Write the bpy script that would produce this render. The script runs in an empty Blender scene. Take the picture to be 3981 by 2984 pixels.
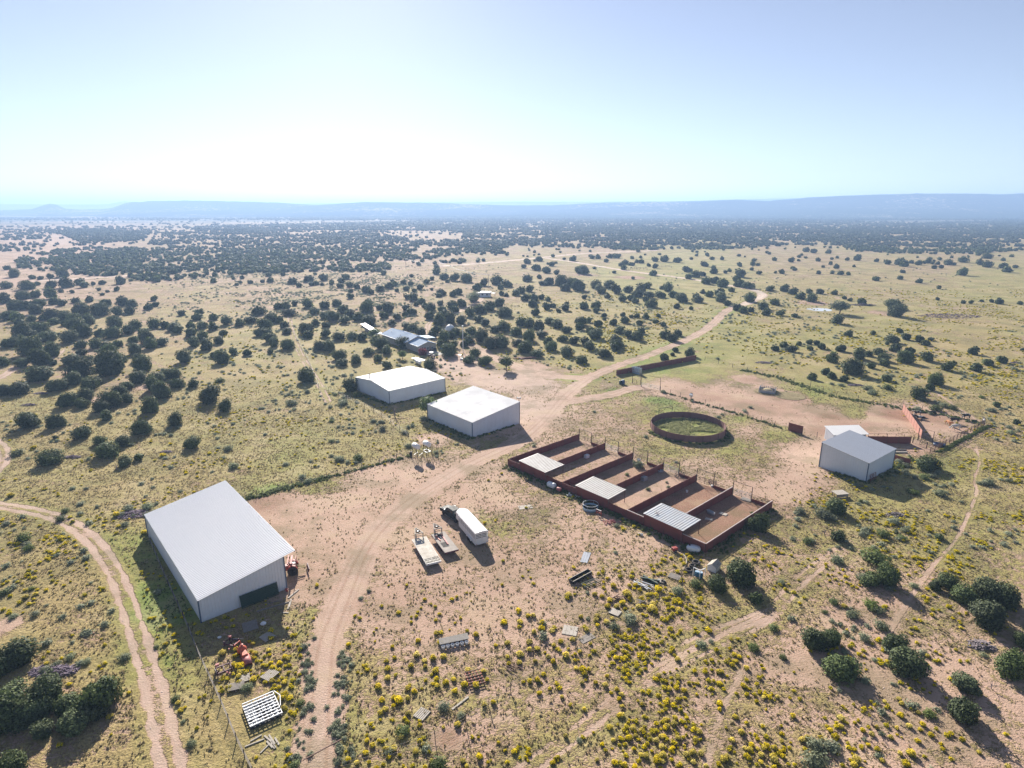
import bpy, math, random
import numpy as np
from mathutils import Vector, Matrix
R = math.radians
SC = bpy.context.scene
COL = SC.collection

# ------------------------------------------------------------------ camera, sky, sun, exposure
FPX, CX, CY, HY, CAMH = 2400.0, 1990.5, 1492.0, 806.0, 55.0      # survey of the photograph (pixels of the 3981 wide original)
TH = math.atan((CY - HY) / FPX)
cd = bpy.data.cameras.new('camera'); cam = bpy.data.objects.new('camera', cd); COL.objects.link(cam)
cam.location = (0, 0, CAMH); cam.rotation_euler = (R(90) - TH, 0, 0)
cd.sensor_width = 36; cd.lens = 36 * FPX / 3981.0; cd.clip_start = 0.5; cd.clip_end = 60000
SC.camera = cam
SUN_EL, SUN_AZ = R(24.5), math.atan2(-0.235, 0.972)               # azimuth from +Y towards +X
wd = bpy.data.worlds.new('World'); SC.world = wd; wd.use_nodes = True
wn = wd.node_tree; bg = wn.nodes['Background']
sky = wn.nodes.new('ShaderNodeTexSky'); sky.sky_type = 'NISHITA'; sky.sun_disc = False
sky.sun_elevation = SUN_EL; sky.sun_rotation = SUN_AZ; sky.altitude = 1800
sky.air_density = 1.0; sky.dust_density = 0.55; sky.ozone_density = 2.2
hs_ = wn.nodes.new('ShaderNodeHueSaturation'); hs_.inputs['Saturation'].default_value = .72; hs_.inputs['Hue'].default_value = .512
wn.links.new(sky.outputs[0], hs_.inputs['Color']); wn.links.new(hs_.outputs[0], bg.inputs[0]); bg.inputs[1].default_value = 0.05
sl = bpy.data.lights.new('sun', 'SUN'); so = bpy.data.objects.new('sun', sl); COL.objects.link(so)
sl.energy = 5.0; sl.angle = R(0.5); sl.color = (1.0, 0.92, 0.82)
sdir = Vector((math.sin(SUN_AZ) * math.cos(SUN_EL), math.cos(SUN_AZ) * math.cos(SUN_EL), math.sin(SUN_EL)))
so.rotation_euler = sdir.to_track_quat('Z', 'Y').to_euler()
VS = SC.view_settings; VS.view_transform = 'Standard'; VS.look = 'None'; VS.gamma = 1; VS.exposure = 1.27
SC.cycles.volume_bounces = 0
SC.cycles.max_bounces = 4; SC.cycles.diffuse_bounces = 2; SC.cycles.transparent_max_bounces = 4

# ------------------------------------------------------------------ survey helpers
VIEW = dict(N=(0, 0, 1), D=(0, 0, 1 / 1.79973), V1=(0, 700, 2.211), V2=(1000, 700, 2.211), V3=(2000, 700, 2.211), V4=(2981, 700, 2.211),
    M1=(0, 1400, 2.211), M2=(1000, 1400, 2.211), M3=(1900, 1400, 2.211), M4=(2981, 1400, 2.211),
    B1=(0, 2234, 2.211), B2=(1000, 2234, 2.211), B3=(2000, 2234, 2.211), B4=(2981, 2234, 2.211),
    Z1=(1550, 1900, 4.7375), Z2=(2500, 2000, 4.144), Z3=(3050, 1600, 2.764), Z4=(2350, 1350, 2.765), Z5=(850, 2100, 3.014),
    Z6=(750, 2400, 2.839), Z7=(1350, 1200, 3.315), Z8=(2000, 1900, 2.1067), Z9=(1550, 1680, 11.055), Z10=(3450, 1550, 4.916),
    Y1=(1600, 1250, 11.055), Y2=(2350, 1370, 7.37), Y3=(750, 2400, 7.37), Y4=(2650, 2100, 11.055))
def nat(v, x, y):
    o = VIEW[v]; return o[0] + x / o[2], o[1] + y / o[2]
def at(v, x, y, z=0.0):
    nx, ny = nat(v, x, y)
    u = (nx - CX) / FPX; w = (CY - ny) / FPX
    t = (CAMH - z) / (math.sin(TH) - math.cos(TH) * w)
    return Vector((u * t, (math.cos(TH) + math.sin(TH) * w) * t, z))
def at_depth(v, x, y, Y):
    nx, ny = nat(v, x, y)
    u = (nx - CX) / FPX; w = (CY - ny) / FPX
    t = Y / (math.cos(TH) + math.sin(TH) * w)
    return Vector((u * t, Y, CAMH - t * (math.sin(TH) - math.cos(TH) * w)))
def project(x, y, z=0.0):
    dz = CAMH - z
    dep = y * math.cos(TH) + dz * math.sin(TH)
    return CX + FPX * x / dep, CY - FPX * (y * math.sin(TH) - dz * math.cos(TH)) / dep
def px_size(p, r):                                                 # size in native px of a radius r
    return FPX * r / (p[1] * math.cos(TH) + CAMH * math.sin(TH))
def ang(a, b): return math.atan2(b[1] - a[1], b[0] - a[0])

# ------------------------------------------------------------------ object helpers
def tag(o, label=None, cat=None, group=None, kind=None):
    if label: o['label'] = label
    if cat: o['category'] = cat
    if group: o['group'] = group
    if kind: o['kind'] = kind
    return o
def thing(name, loc, rz=0.0, label=None, cat=None, group=None):
    o = bpy.data.objects.new(name, None); COL.objects.link(o)
    o.location = (loc[0], loc[1], loc[2] if len(loc) > 2 else 0); o.rotation_euler = (0, 0, rz); o.empty_display_size = .3
    return tag(o, label, cat, group)
class MB:
    def __init__(s): s.v = []; s.f = []
    def add(s, vs, fs):
        n = len(s.v); s.v += [tuple(p) for p in vs]; s.f += [tuple(i + n for i in f) for f in fs]; return s
    def box(s, c, d, rz=0.0, rx=0.0, ry=0.0):
        M = Matrix.Rotation(rz, 3, 'Z') @ Matrix.Rotation(ry, 3, 'Y') @ Matrix.Rotation(rx, 3, 'X')
        P = [Vector(c) + M @ Vector((x * d[0] / 2, y * d[1] / 2, z * d[2] / 2)) for x in (-1, 1) for y in (-1, 1) for z in (-1, 1)]
        return s.add(P, [(0, 1, 3, 2), (4, 6, 7, 5), (0, 4, 5, 1), (2, 3, 7, 6), (0, 2, 6, 4), (1, 5, 7, 3)])
    def bar(s, a, b, w, h=None):
        a = Vector(a); b = Vector(b); h = h or w; d = b - a; L = d.length
        if L < 1e-6: return s
        d.normalize(); up = Vector((0, 0, 1)) if abs(d.z) < .95 else Vector((1, 0, 0))
        x = d.cross(up).normalized(); y = x.cross(d)
        P = [q + x * i * w / 2 + y * j * h / 2 for q in (a, b) for i, j in ((-1, -1), (1, -1), (1, 1), (-1, 1))]
        return s.add(P, [(0, 1, 2, 3)[::-1], (4, 5, 6, 7), (0, 1, 5, 4), (1, 2, 6, 5), (2, 3, 7, 6), (3, 0, 4, 7)])
    def tube(s, pts, rad, n=8, caps=True, sx=1.0):
        pts = [Vector(p) for p in pts]; m = len(pts)
        if not hasattr(rad, '__len__'): rad = [rad] * m
        base = len(s.v); px = None
        for i, p in enumerate(pts):
            d = (pts[min(i + 1, m - 1)] - pts[max(i - 1, 0)]).normalized()
            if px is None:
                up = Vector((0, 0, 1)) if abs(d.z) < .9 else Vector((1, 0, 0)); px = d.cross(up).normalized()
            px = (px - d * px.dot(d)).normalized(); py = px.cross(d)
            for k in range(n):
                a = 2 * math.pi * k / n; s.v.append(tuple(p + (px * math.cos(a) * sx + py * math.sin(a)) * rad[i]))
        for i in range(m - 1):
            for k in range(n):
                a = base + i * n + k; b = base + i * n + (k + 1) % n; s.f.append((a, b, b + n, a + n))
        if caps: s.f.append(tuple(base + k for k in range(n))[::-1]); s.f.append(tuple(base + (m - 1) * n + k for k in range(n)))
        return s
    def lathe(s, prof, c=(0, 0, 0), n=16, sy=1.0):
        base = len(s.v); m = len(prof)
        for r, z in prof:
            for k in range(n):
                a = 2 * math.pi * k / n; s.v.append((c[0] + r * math.cos(a), c[1] + r * math.sin(a) * sy, c[2] + z))
        for i in range(m - 1):
            for k in range(n):
                a = base + i * n + k; b = base + i * n + (k + 1) % n; s.f.append((a, b, b + n, a + n))
        if prof[0][0] > .001: s.f.append(tuple(base + k for k in range(n))[::-1])
        if prof[-1][0] > .001: s.f.append(tuple(base + (m - 1) * n + k for k in range(n)))
        return s
    def prism(s, poly, axis, a, b):                                 # poly in the plane normal to axis
        def mk(p, t): return {'x': (t, p[0], p[1]), 'y': (p[0], t, p[1]), 'z': (p[0], p[1], t)}[axis]
        n = len(poly)
        return s.add([mk(p, a) for p in poly] + [mk(p, b) for p in poly],
                     [tuple(range(n)), tuple(range(2 * n - 1, n - 1, -1))] + [(i, i + n, (i + 1) % n + n, (i + 1) % n) for i in range(n)])
    def sheet(s, p00, p10, p11, p01, n, amp=.03, th=.04, rib=.25):  # ribbed metal sheet, n ribs across p00->p10, ribs run p00->p01
        p00, p10, p11, p01 = map(Vector, (p00, p10, p11, p01))
        N = (p10 - p00).cross(p01 - p00).normalized()
        us = [];
        for k in range(n):
            for q, h in ((0, 0), (1 - rib, 0), (1 - rib * .8, 1), (1 - rib * .2, 1)): us.append(((k + q) / n, h))
        us.append((1, 0)); b = len(s.v); m = len(us)
        for u, h in us:
            lo = p00.lerp(p10, u); hi = p01.lerp(p11, u)
            for q, o in ((lo, h * amp), (hi, h * amp), (lo, -th), (hi, -th)): s.v.append(tuple(q + N * o))
        for i in range(m - 1):
            a = b + 4 * i; c = a + 4
            s.f += [(a, c, c + 1, a + 1), (a + 2, a + 3, c + 3, c + 2), (a, a + 2, c + 2, c), (a + 1, c + 1, c + 3, a + 3)]
        e = b + 4 * (m - 1)
        s.f += [(b, b + 1, b + 3, b + 2), (e, e + 2, e + 3, e + 1)]
        return s
    def build(s, name, m, parent=None, smooth=False, loc=None, bevel=0):
        me = bpy.data.meshes.new(name); me.from_pydata(s.v, [], s.f); me.update()
        o = bpy.data.objects.new(name, me); COL.objects.link(o)
        if m: me.materials.append(m)
        if smooth:
            for p in me.polygons: p.use_smooth = True
        if parent: o.parent = parent
        if loc is not None: o.location = loc
        if bevel:
            md = o.modifiers.new('bevel', 'BEVEL'); md.width = bevel; md.segments = 2; md.limit_method = 'ANGLE'
        return o
def quads_mesh(name, V, F, m, attr=None):                           # fast mesh of quads from arrays
    me = bpy.data.meshes.new(name); V = np.ascontiguousarray(V, np.float32); F = np.ascontiguousarray(F, np.int32)
    me.vertices.add(len(V)); me.vertices.foreach_set('co', V.ravel())
    me.loops.add(F.size); me.loops.foreach_set('vertex_index', F.ravel())
    me.polygons.add(len(F)); me.polygons.foreach_set('loop_start', np.arange(0, F.size, 4, dtype=np.int32))
    me.polygons.foreach_set('loop_total', np.full(len(F), 4, np.int32))
    if attr is not None:
        for k, (dom, typ, arr) in attr.items():
            a = me.attributes.new(k, typ, dom); a.data.foreach_set('color' if 'COLOR' in typ else 'value', np.ascontiguousarray(arr, np.float32).ravel())
    me.update(calc_edges=True); me.validate()
    if m: me.materials.append(m)
    return me
def link(me, name, parent=None, loc=None):
    o = bpy.data.objects.new(name, me); COL.objects.link(o)
    if parent: o.parent = parent
    if loc is not None: o.location = loc
    return o

# ------------------------------------------------------------------ materials
class NT:
    def __init__(s, name):
        s.m = bpy.data.materials.new(name); s.m.use_nodes = True; s.t = s.m.node_tree; s.b = s.t.nodes['Principled BSDF']
    def n(s, typ, **k):
        o = s.t.nodes.new(typ)
        for a, b in k.items(): setattr(o, a, b)
        return o
    def l(s, a, b): s.t.links.new(a, b)
    def noise(s, scale, detail=3, rough=.55, vec=None):
        o = s.n('ShaderNodeTexNoise'); o.inputs['Scale'].default_value = scale; o.inputs['Detail'].default_value = detail
        o.inputs['Roughness'].default_value = rough
        if vec: s.l(vec, o.inputs['Vector'])
        return o.outputs[0]
    def rng(s, v, a, b, c=0., d=1., smooth=False):
        o = s.n('ShaderNodeMapRange')
        if smooth: o.interpolation_type = 'SMOOTHSTEP'
        for i, q in enumerate((v, a, b, c, d)):
            if isinstance(q, (int, float)): o.inputs[i].default_value = q
            else: s.l(q, o.inputs[i])
        return o.outputs[0]
    def mth(s, op, a, b=0.):
        o = s.n('ShaderNodeMath', operation=op)
        for i, q in enumerate((a, b)):
            if isinstance(q, (int, float)): o.inputs[i].default_value = q
            else: s.l(q, o.inputs[i])
        return o.outputs[0]
    def mix(s, f, a, b, blend='MIX'):
        o = s.n('ShaderNodeMix', data_type='RGBA', blend_type=blend)
        for i, q in ((0, f), (6, a), (7, b)):
            if isinstance(q, (int, float)): o.inputs[i].default_value = q
            elif isinstance(q, tuple): o.inputs[i].default_value = (*q, 1)
            else: s.l(q, o.inputs[i])
        return o.outputs[2]
    def bump(s, h, strength=.5, dist=.1):
        o = s.n('ShaderNodeBump'); o.inputs['Strength'].default_value = strength; o.inputs['Distance'].default_value = dist
        s.l(h, o.inputs['Height']); s.l(o.outputs[0], s.b.inputs['Normal'])
def paint(name, col, rough=.55, metal=0., dirt=.25, scale=.7, dcol=None, spec=.5, coat=0.):
    t = NT(name); tc = t.n('ShaderNodeTexCoord').outputs['Object']
    n = t.rng(t.noise(scale, 5, .6, tc), .35, .75)
    n2 = t.rng(t.noise(scale * 9, 3, .6, tc), .4, .7)
    dc = dcol or tuple(c * .55 + .03 for c in col)
    c = t.mix(t.mth('MULTIPLY', n, dirt), col, dc)
    c = t.mix(t.mth('MULTIPLY', n2, dirt * .6), c, dc)
    t.l(c, t.b.inputs['Base Color']); t.l(t.rng(n, 0, 1, rough, min(1, rough + .15)), t.b.inputs['Roughness'])
    t.b.inputs['Metallic'].default_value = metal; t.b.inputs['Specular IOR Level'].default_value = spec
    t.b.inputs['Coat Weight'].default_value = coat
    return t.m
M = {}
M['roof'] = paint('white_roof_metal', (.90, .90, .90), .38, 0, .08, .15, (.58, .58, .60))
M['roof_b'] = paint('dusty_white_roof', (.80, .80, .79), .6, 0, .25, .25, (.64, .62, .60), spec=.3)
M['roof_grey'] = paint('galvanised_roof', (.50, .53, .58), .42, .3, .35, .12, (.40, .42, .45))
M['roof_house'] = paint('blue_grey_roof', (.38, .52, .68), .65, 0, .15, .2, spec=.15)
M['wall'] = paint('shade_blued_wall_panel', (.68, .72, .78), .6, 0, .35, .3, (.54, .52, .52))  # blue of the sky-filled shade is mixed into the wall colour
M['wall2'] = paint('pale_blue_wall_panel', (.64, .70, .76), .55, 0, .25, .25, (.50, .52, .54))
M['trim'] = paint('slate_blue_trim', (.07, .12, .20), .45, 0, .2, 2)
M['stucco'] = paint('beige_stucco', (.46, .43, .38), .85, 0, .2, .5)
M['stone'] = paint('brown_stone', (.30, .20, .16), .85, 0, .6, 3, (.18, .12, .10))
M['rust'] = paint('red_oxide_sheet', (.205, .056, .044), .7, 0, .5, .45, (.13, .042, .032))
M['rust_o'] = paint('rusty_pipe', (.14, .07, .05), .7, .1, .5, 2)
M['post'] = paint('dark_steel_post', (.06, .045, .04), .7, .1, .4, 2)
M['white'] = paint('white_paint', (.78, .78, .77), .45, 0, .15, 1.2)
M['trailer_white'] = paint('trailer_white', (.75, .74, .74), .38, 0, .14, .8)
M['dark'] = paint('black_and_gap_shade', (.02, .02, .022), .7, 0, .3, 2)  # black parts, and solid fills painted for shaded gaps
M['rubber'] = paint('rubber', (.022, .021, .021), .85, 0, .5, 3, (.09, .07, .06))
M['chrome'] = paint('bright_metal', (.62, .63, .65), .25, .9, .1, 3)
M['steel'] = paint('galvanised_steel', (.42, .44, .47), .5, .5, .4, 1.5)
M['truck'] = paint('dark_green_truck_paint', (.02, .03, .032), .55, 0, .25, 1.2, (.06, .055, .05), spec=.12, coat=.0)
M['glass'] = paint('dark_glass', (.015, .02, .025), .08, 0, .05, 1)
M['wood'] = paint('weathered_wood', (.30, .27, .24), .85, 0, .6, 2.5, (.16, .14, .12))
M['wood_pale'] = paint('pale_board', (.48, .44, .38), .85, 0, .5, 2.5, (.28, .25, .21))
M['deck'] = paint('pale_deck', (.60, .57, .50), .8, 0, .75, 1.1, (.34, .29, .23))
M['deck2'] = paint('grey_deck', (.36, .32, .28), .8, 0, .5, 1.1)
M['purple'] = paint('maroon_frame', (.10, .025, .045), .6, 0, .4, 1)
M['red'] = paint('tractor_red', (.33, .035, .025), .45, 0, .3, 1.5)
M['orange'] = paint('faded_orange_paint', (.55, .10, .045), .55, 0, .35, 2)
M['pink'] = paint('faded_pink_red', (.45, .14, .13), .6, 0, .35, 1.5)
M['blue'] = paint('blue_plastic', (.02, .13, .33), .45, 0, .25, 2)
M['bluetank'] = paint('blue_trough', (.03, .07, .17), .5, 0, .3, 2)
M['ltblue'] = paint('pale_blue_steel', (.33, .45, .56), .5, .1, .35, 2)
M['green_gate'] = paint('dark_green_gate', (.01, .045, .03), .5, 0, .3, 2)
M['poly'] = paint('white_plastic_tank', (.72, .75, .78), .4, 0, .15, 1.5)
M['concrete'] = paint('concrete', (.46, .43, .38), .9, 0, .3, 1)
M['orangewall'] = paint('salmon_sheet', (.37, .18, .135), .7, 0, .35, .6, (.30, .11, .08))
M['crumpled'] = paint('crumpled_grey_sheet', (.42, .45, .50), .8, 0, .4, 2.5, spec=.15)
M['hay'] = paint('straw', (.42, .34, .17), .95, 0, .6, 2)
M['bark'] = paint('juniper_bark', (.12, .09, .075), .9, 0, .5, 4)
M['deadwood'] = paint('dead_wood', (.26, .22, .23), .9, 0, .5, 3)
M['hide_white'] = paint('white_hide', (.62, .60, .57), .8, 0, .35, 3, (.30, .24, .2))
M['hide_black'] = paint('black_hide', (.03, .024, .022), .8, 0, .3, 3)
M['hide_orange'] = paint('tan_hide', (.45, .19, .07), .8, 0, .3, 3)
def hide_mix():
    t = NT('black_and_white_hide'); tc = t.n('ShaderNodeTexCoord').outputs['Object']
    f = t.rng(t.noise(1.3, 3, .5, tc), .47, .52)
    t.l(t.mix(f, (.03, .025, .023), (.58, .56, .54)), t.b.inputs['Base Color']); t.b.inputs['Roughness'].default_value = .8
    return t.m
M['hide_mix'] = hide_mix()
def wire_mat():
    t = NT('wire'); t.b.inputs['Base Color'].default_value = (.16, .14, .13, 1); t.b.inputs['Roughness'].default_value = .6; return t.m
M['wire'] = wire_mat()
def foliage(name, c1, c2, c3=None, tr=.0):
    t = NT(name); oi = t.n('ShaderNodeObjectInfo').outputs['Random']; g = t.n('ShaderNodeNewGeometry')
    at_ = t.n('ShaderNodeAttribute', attribute_name='tint').outputs['Fac']
    c = t.mix(at_, c1, c2)
    if c3:
        top = t.n('ShaderNodeAttribute', attribute_name='top').outputs['Fac']; c = t.mix(top, c, c3)
    hs = t.n('ShaderNodeHueSaturation'); t.l(c, hs.inputs['Color']); t.l(t.rng(oi, 0, 1, .72, 1.3), hs.inputs['Value'])
    t.l(t.rng(t.mth('FRACT', t.mth('MULTIPLY', oi, 7.3)), 0, 1, .8, 1.1), hs.inputs['Saturation'])
    t.l(hs.outputs[0], t.b.inputs['Base Color']); t.b.inputs['Roughness'].default_value = .75; t.b.inputs['Specular IOR Level'].default_value = .25
    if tr:
        ts = t.n('ShaderNodeBsdfTranslucent'); t.l(hs.outputs[0], ts.inputs[0]); mx = t.n('ShaderNodeMixShader'); mx.inputs[0].default_value = tr
        t.l(t.b.outputs[0], mx.inputs[1]); t.l(ts.outputs[0], mx.inputs[2]); t.l(mx.outputs[0], t.t.nodes['Material Output'].inputs[0])
    return t.m
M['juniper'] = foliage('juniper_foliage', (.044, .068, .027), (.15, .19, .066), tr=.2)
M['leaf'] = foliage('fresh_green_foliage', (.09, .14, .04), (.20, .27, .09), tr=.3)
M['redleaf'] = foliage('red_foliage', (.10, .025, .03), (.24, .08, .09), tr=.3)
M['gold'] = foliage('yellow_flowered_bush', (.13, .16, .035), (.26, .27, .05), (.74, .59, .025), tr=.35)
M['sage'] = foliage('grey_green_scrub', (.17, .20, .115), (.31, .34, .21), tr=.3)
M['tallgrass'] = foliage('yellow_green_tall_grass', (.22, .24, .085), (.46, .46, .18), tr=.45)
M['weed'] = foliage('green_weed', (.08, .115, .03), (.19, .235, .065), tr=.3)
M['tuft'] = foliage('dry_grass_tuft', (.25, .21, .11), (.46, .38, .22), tr=.35)
# ------------------------------------------------------------------ ground cover survey: D-pixel x, y, bare soil, green, yellow bushes, grey scrub
CP = np.array([
 50,1250,.3,.3,.2,.4, 150,1350,.35,.3,.12,.3, 200,1580,.4,.25,.05,.2, 60,1170,.25,.35,.5,.3, 420,1550,.15,.35,.05,.1, 480,1620,.2,.35,.1,.1,
 335,1180,.02,.95,.12,0, 340,1300,.0,1,.1,0, 390,1420,.05,.8,.1,0, 300,1100,.2,.5,.2,.4, 480,1400,.4,.3,.6,.2, 560,1500,.45,.3,1,.1, 580,1620,.5,.25,.6,.1,
 620,1350,.3,.4,.15,.2, 650,1250,.85,.12,0,0, 180,1250,.35,.3,.15,.2, 100,1060,.2,.4,.05,.1,
 100,900,.2,.4,.12,.2, 250,950,.18,.4,.1,.2, 200,1060,.25,.4,.15,.3, 430,980,.2,.4,.3,.2, 550,925,.3,.4,1,.2, 640,880,.25,.4,.6,.4, 700,930,.25,.5,.3,.3, 780,985,.1,.6,.1,.1,
 640,1010,.08,.75,.05,.1, 560,1060,.25,.6,0,0, 600,1100,.9,.15,0,0, 740,1070,.88,.12,0,0, 720,1180,.88,.12,0,0, 640,1130,.9,.1,0,0, 900,1030,.95,.05,0,0, 800,1120,.9,.1,0,0, 820,1030,.85,.1,0,0, 870,1200,.8,.15,0,0, 940,1090,.82,.1,0,0, 1000,1040,.8,.15,0,0, 700,1240,.85,.1,0,0, 1250,1180,.6,.3,0,0, 1150,1270,.72,.15,.05,0, 1080,1300,.7,.15,.05,0, 700,830,.2,.45,.3,.4, 850,890,.25,.5,.8,.3, 900,950,.15,.6,.5,.2,
 820,1330,.72,.18,.06,.1, 800,1440,.45,.22,.5,.1, 850,1540,.42,.25,.5,.2, 780,1600,.4,.3,.3,.3, 1000,1230,.76,.15,0,0, 1000,1340,.62,.2,.15,0, 1000,1450,.48,.25,1,.1, 1000,1600,.5,.2,.5,.3, 1150,1180,.55,.35,.02,0,
 1080,1120,.45,.45,.05,0, 1150,1350,.6,.2,.6,0, 1200,1500,.5,.2,1,0, 1200,1620,.45,.2,.6,0, 1300,1250,.65,.2,.2,0, 1350,1340,.4,.3,1,.1, 1400,1480,.5,.25,.8,0, 1450,1620,.45,.25,1,0, 1220,1270,.7,.18,.05,0,
 1550,1350,.3,.35,.4,.1, 1600,1500,.45,.28,.8,.1, 1700,1280,.5,.3,.3,.5, 1700,1620,.45,.28,.9,.1, 1800,1450,.85,.12,.25,.25, 1750,1530,.5,.25,.7,.2, 1900,1600,.65,.2,.9,.1, 2000,1300,.55,.3,.2,.5, 2120,1600,.6,.22,.25,0, 2140,1400,.6,.3,.1,.1, 2020,1450,.75,.2,.2,.1, 1850,1330,.7,.2,.3,.5,
 1800,1110,.35,.42,.9,.4, 1950,1160,.35,.45,.8,.5, 2100,1100,.3,.45,.9,.4, 2000,1010,.15,.7,.3,.4, 1640,1240,.5,.3,.8,.3, 1900,1040,.2,.7,.5,.6, 2150,930,.3,.42,1,.4, 2100,850,.25,.45,.8,.4, 1900,840,.2,.55,.2,1, 2050,900,.2,.6,.3,1, 1750,740,.25,.55,.8,.3, 2000,750,.32,.42,.7,.2,
 1600,740,.1,.75,.4,.2, 1700,690,.3,.42,.3,.1, 1900,670,.25,.55,.05,0, 2100,700,.3,.4,.4,0, 1900,620,.35,.38,.3,0, 2150,620,.25,.55,.1,0, 1750,560,.4,.32,.1,0, 2000,560,.4,.35,.1,0,
 1150,800,.75,.15,0,0, 1180,900,.9,.05,0,0, 1250,890,.62,.35,0,0, 1320,860,.55,.4,0,0, 1340,960,.6,.4,0,0, 1390,870,.4,.65,0,0, 1440,880,.2,.85,0,0, 1430,970,.35,.65,.0,0, 1500,985,.45,.5,0,0, 1590,965,.3,.65,0,0, 1300,990,.7,.3,0,0, 1500,1000,.65,.42,0,0, 1620,1020,.6,.4,0,0, 1680,1050,.85,.12,0,0, 1250,930,.6,.35,0,0,
 1420,790,.1,.85,0,0, 1500,800,.12,.8,0,0, 1600,810,.3,.6,0,0, 1560,850,.85,.15,0,0, 1750,850,.15,.85,0,0, 1850,890,.15,.85,0,0, 1600,900,.2,.8,0,.2, 1680,940,.3,.7,0,0, 1740,985,.9,.05,0,0, 1700,900,.97,0,0,0, 1800,910,.95,0,0,0, 1450,840,.92,.05,0,0, 1640,880,.95,.02,0,0, 1620,930,.6,.3,0,0, 1900,900,.97,0,0,0, 2040,910,.9,.1,0,0,
 1700,1130,.45,.35,.8,.4, 1120,760,.4,.4,.4,.1, 1060,790,.4,.45,.1,.1, 1190,775,.3,.6,.3,.1,
 1300,760,.2,.55,.7,.1, 1400,700,.3,.5,.6,.2, 1200,720,.3,.45,.4,.1, 1500,620,.15,.65,0,0, 1350,610,.15,.65,0,0, 1200,600,.4,.35,0,0, 1300,645,.3,.5,.2,.1, 1000,650,.45,.3,0,.1, 800,640,.5,.28,0,.6, 600,620,.5,.25,0,.5, 400,700,.38,.3,0,.2, 200,700,.4,.3,0,.1, 100,600,.65,.1,0,0, 300,620,.5,.2,0,0, 100,520,.75,.08,0,0, 600,530,.55,.2,0,0, 900,520,.55,.2,0,0, 1300,520,.5,.25,0,0, 1700,500,.45,.3,0,0, 2100,500,.42,.35,0,0, 600,760,.28,.38,.15,.3, 500,850,.28,.33,.2,.1, 300,820,.4,.3,.1,.2, 100,800,.35,.33,.1,.1, 720,770,.25,.4,.1,.3, 850,800,.3,.45,.1,.2, 60,470,.6,.2,0,0, 1100,470,.5,.25,0,0, 2000,470,.5,.28,0,0]).reshape(-1, 6)
def survey(nx, ny):                                                 # inverse distance interpolation of the survey points
    x = np.clip(nx, -400, 4400) / 1.79973; y = np.clip(ny, 840, 3050) / 1.79973
    out = np.zeros((len(x), 4)); 
    for s in range(0, len(x), 60000):
        X = x[s:s + 60000, None]; Y = y[s:s + 60000, None]
        sc = np.clip((Y - 440) / 380, .25, 2.0)
        d = ((X - CP[:, 0]) / sc) ** 2 * .8 + ((Y - CP[:, 1]) / sc * 1.5) ** 2
        w = 1 / (d + 150) ** 1.9
        out[s:s + 60000] = (w @ CP[:, 2:]) / w.sum(1, keepdims=True)
    return out
_rs = np.random.RandomState(5); _LAT = _rs.rand(256, 256)
def vnoise(x, y, sc, off=0):
    u = x / sc + off * 17.3; v = y / sc + off * 5.7
    i = np.floor(u).astype(int); j = np.floor(v).astype(int); fu = u - i; fv = v - j
    fu = fu * fu * (3 - 2 * fu); fv = fv * fv * (3 - 2 * fv); L = _LAT
    a = L[i % 256, j % 256]; b = L[(i + 1) % 256, j % 256]; c = L[i % 256, (j + 1) % 256]; d = L[(i + 1) % 256, (j + 1) % 256]
    return (a * (1 - fu) + b * fu) * (1 - fv) + (c * (1 - fu) + d * fu) * fv
def line(v, *p): return [at(v, p[i], p[i + 1]) for i in range(0, len(p), 2)]
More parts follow.
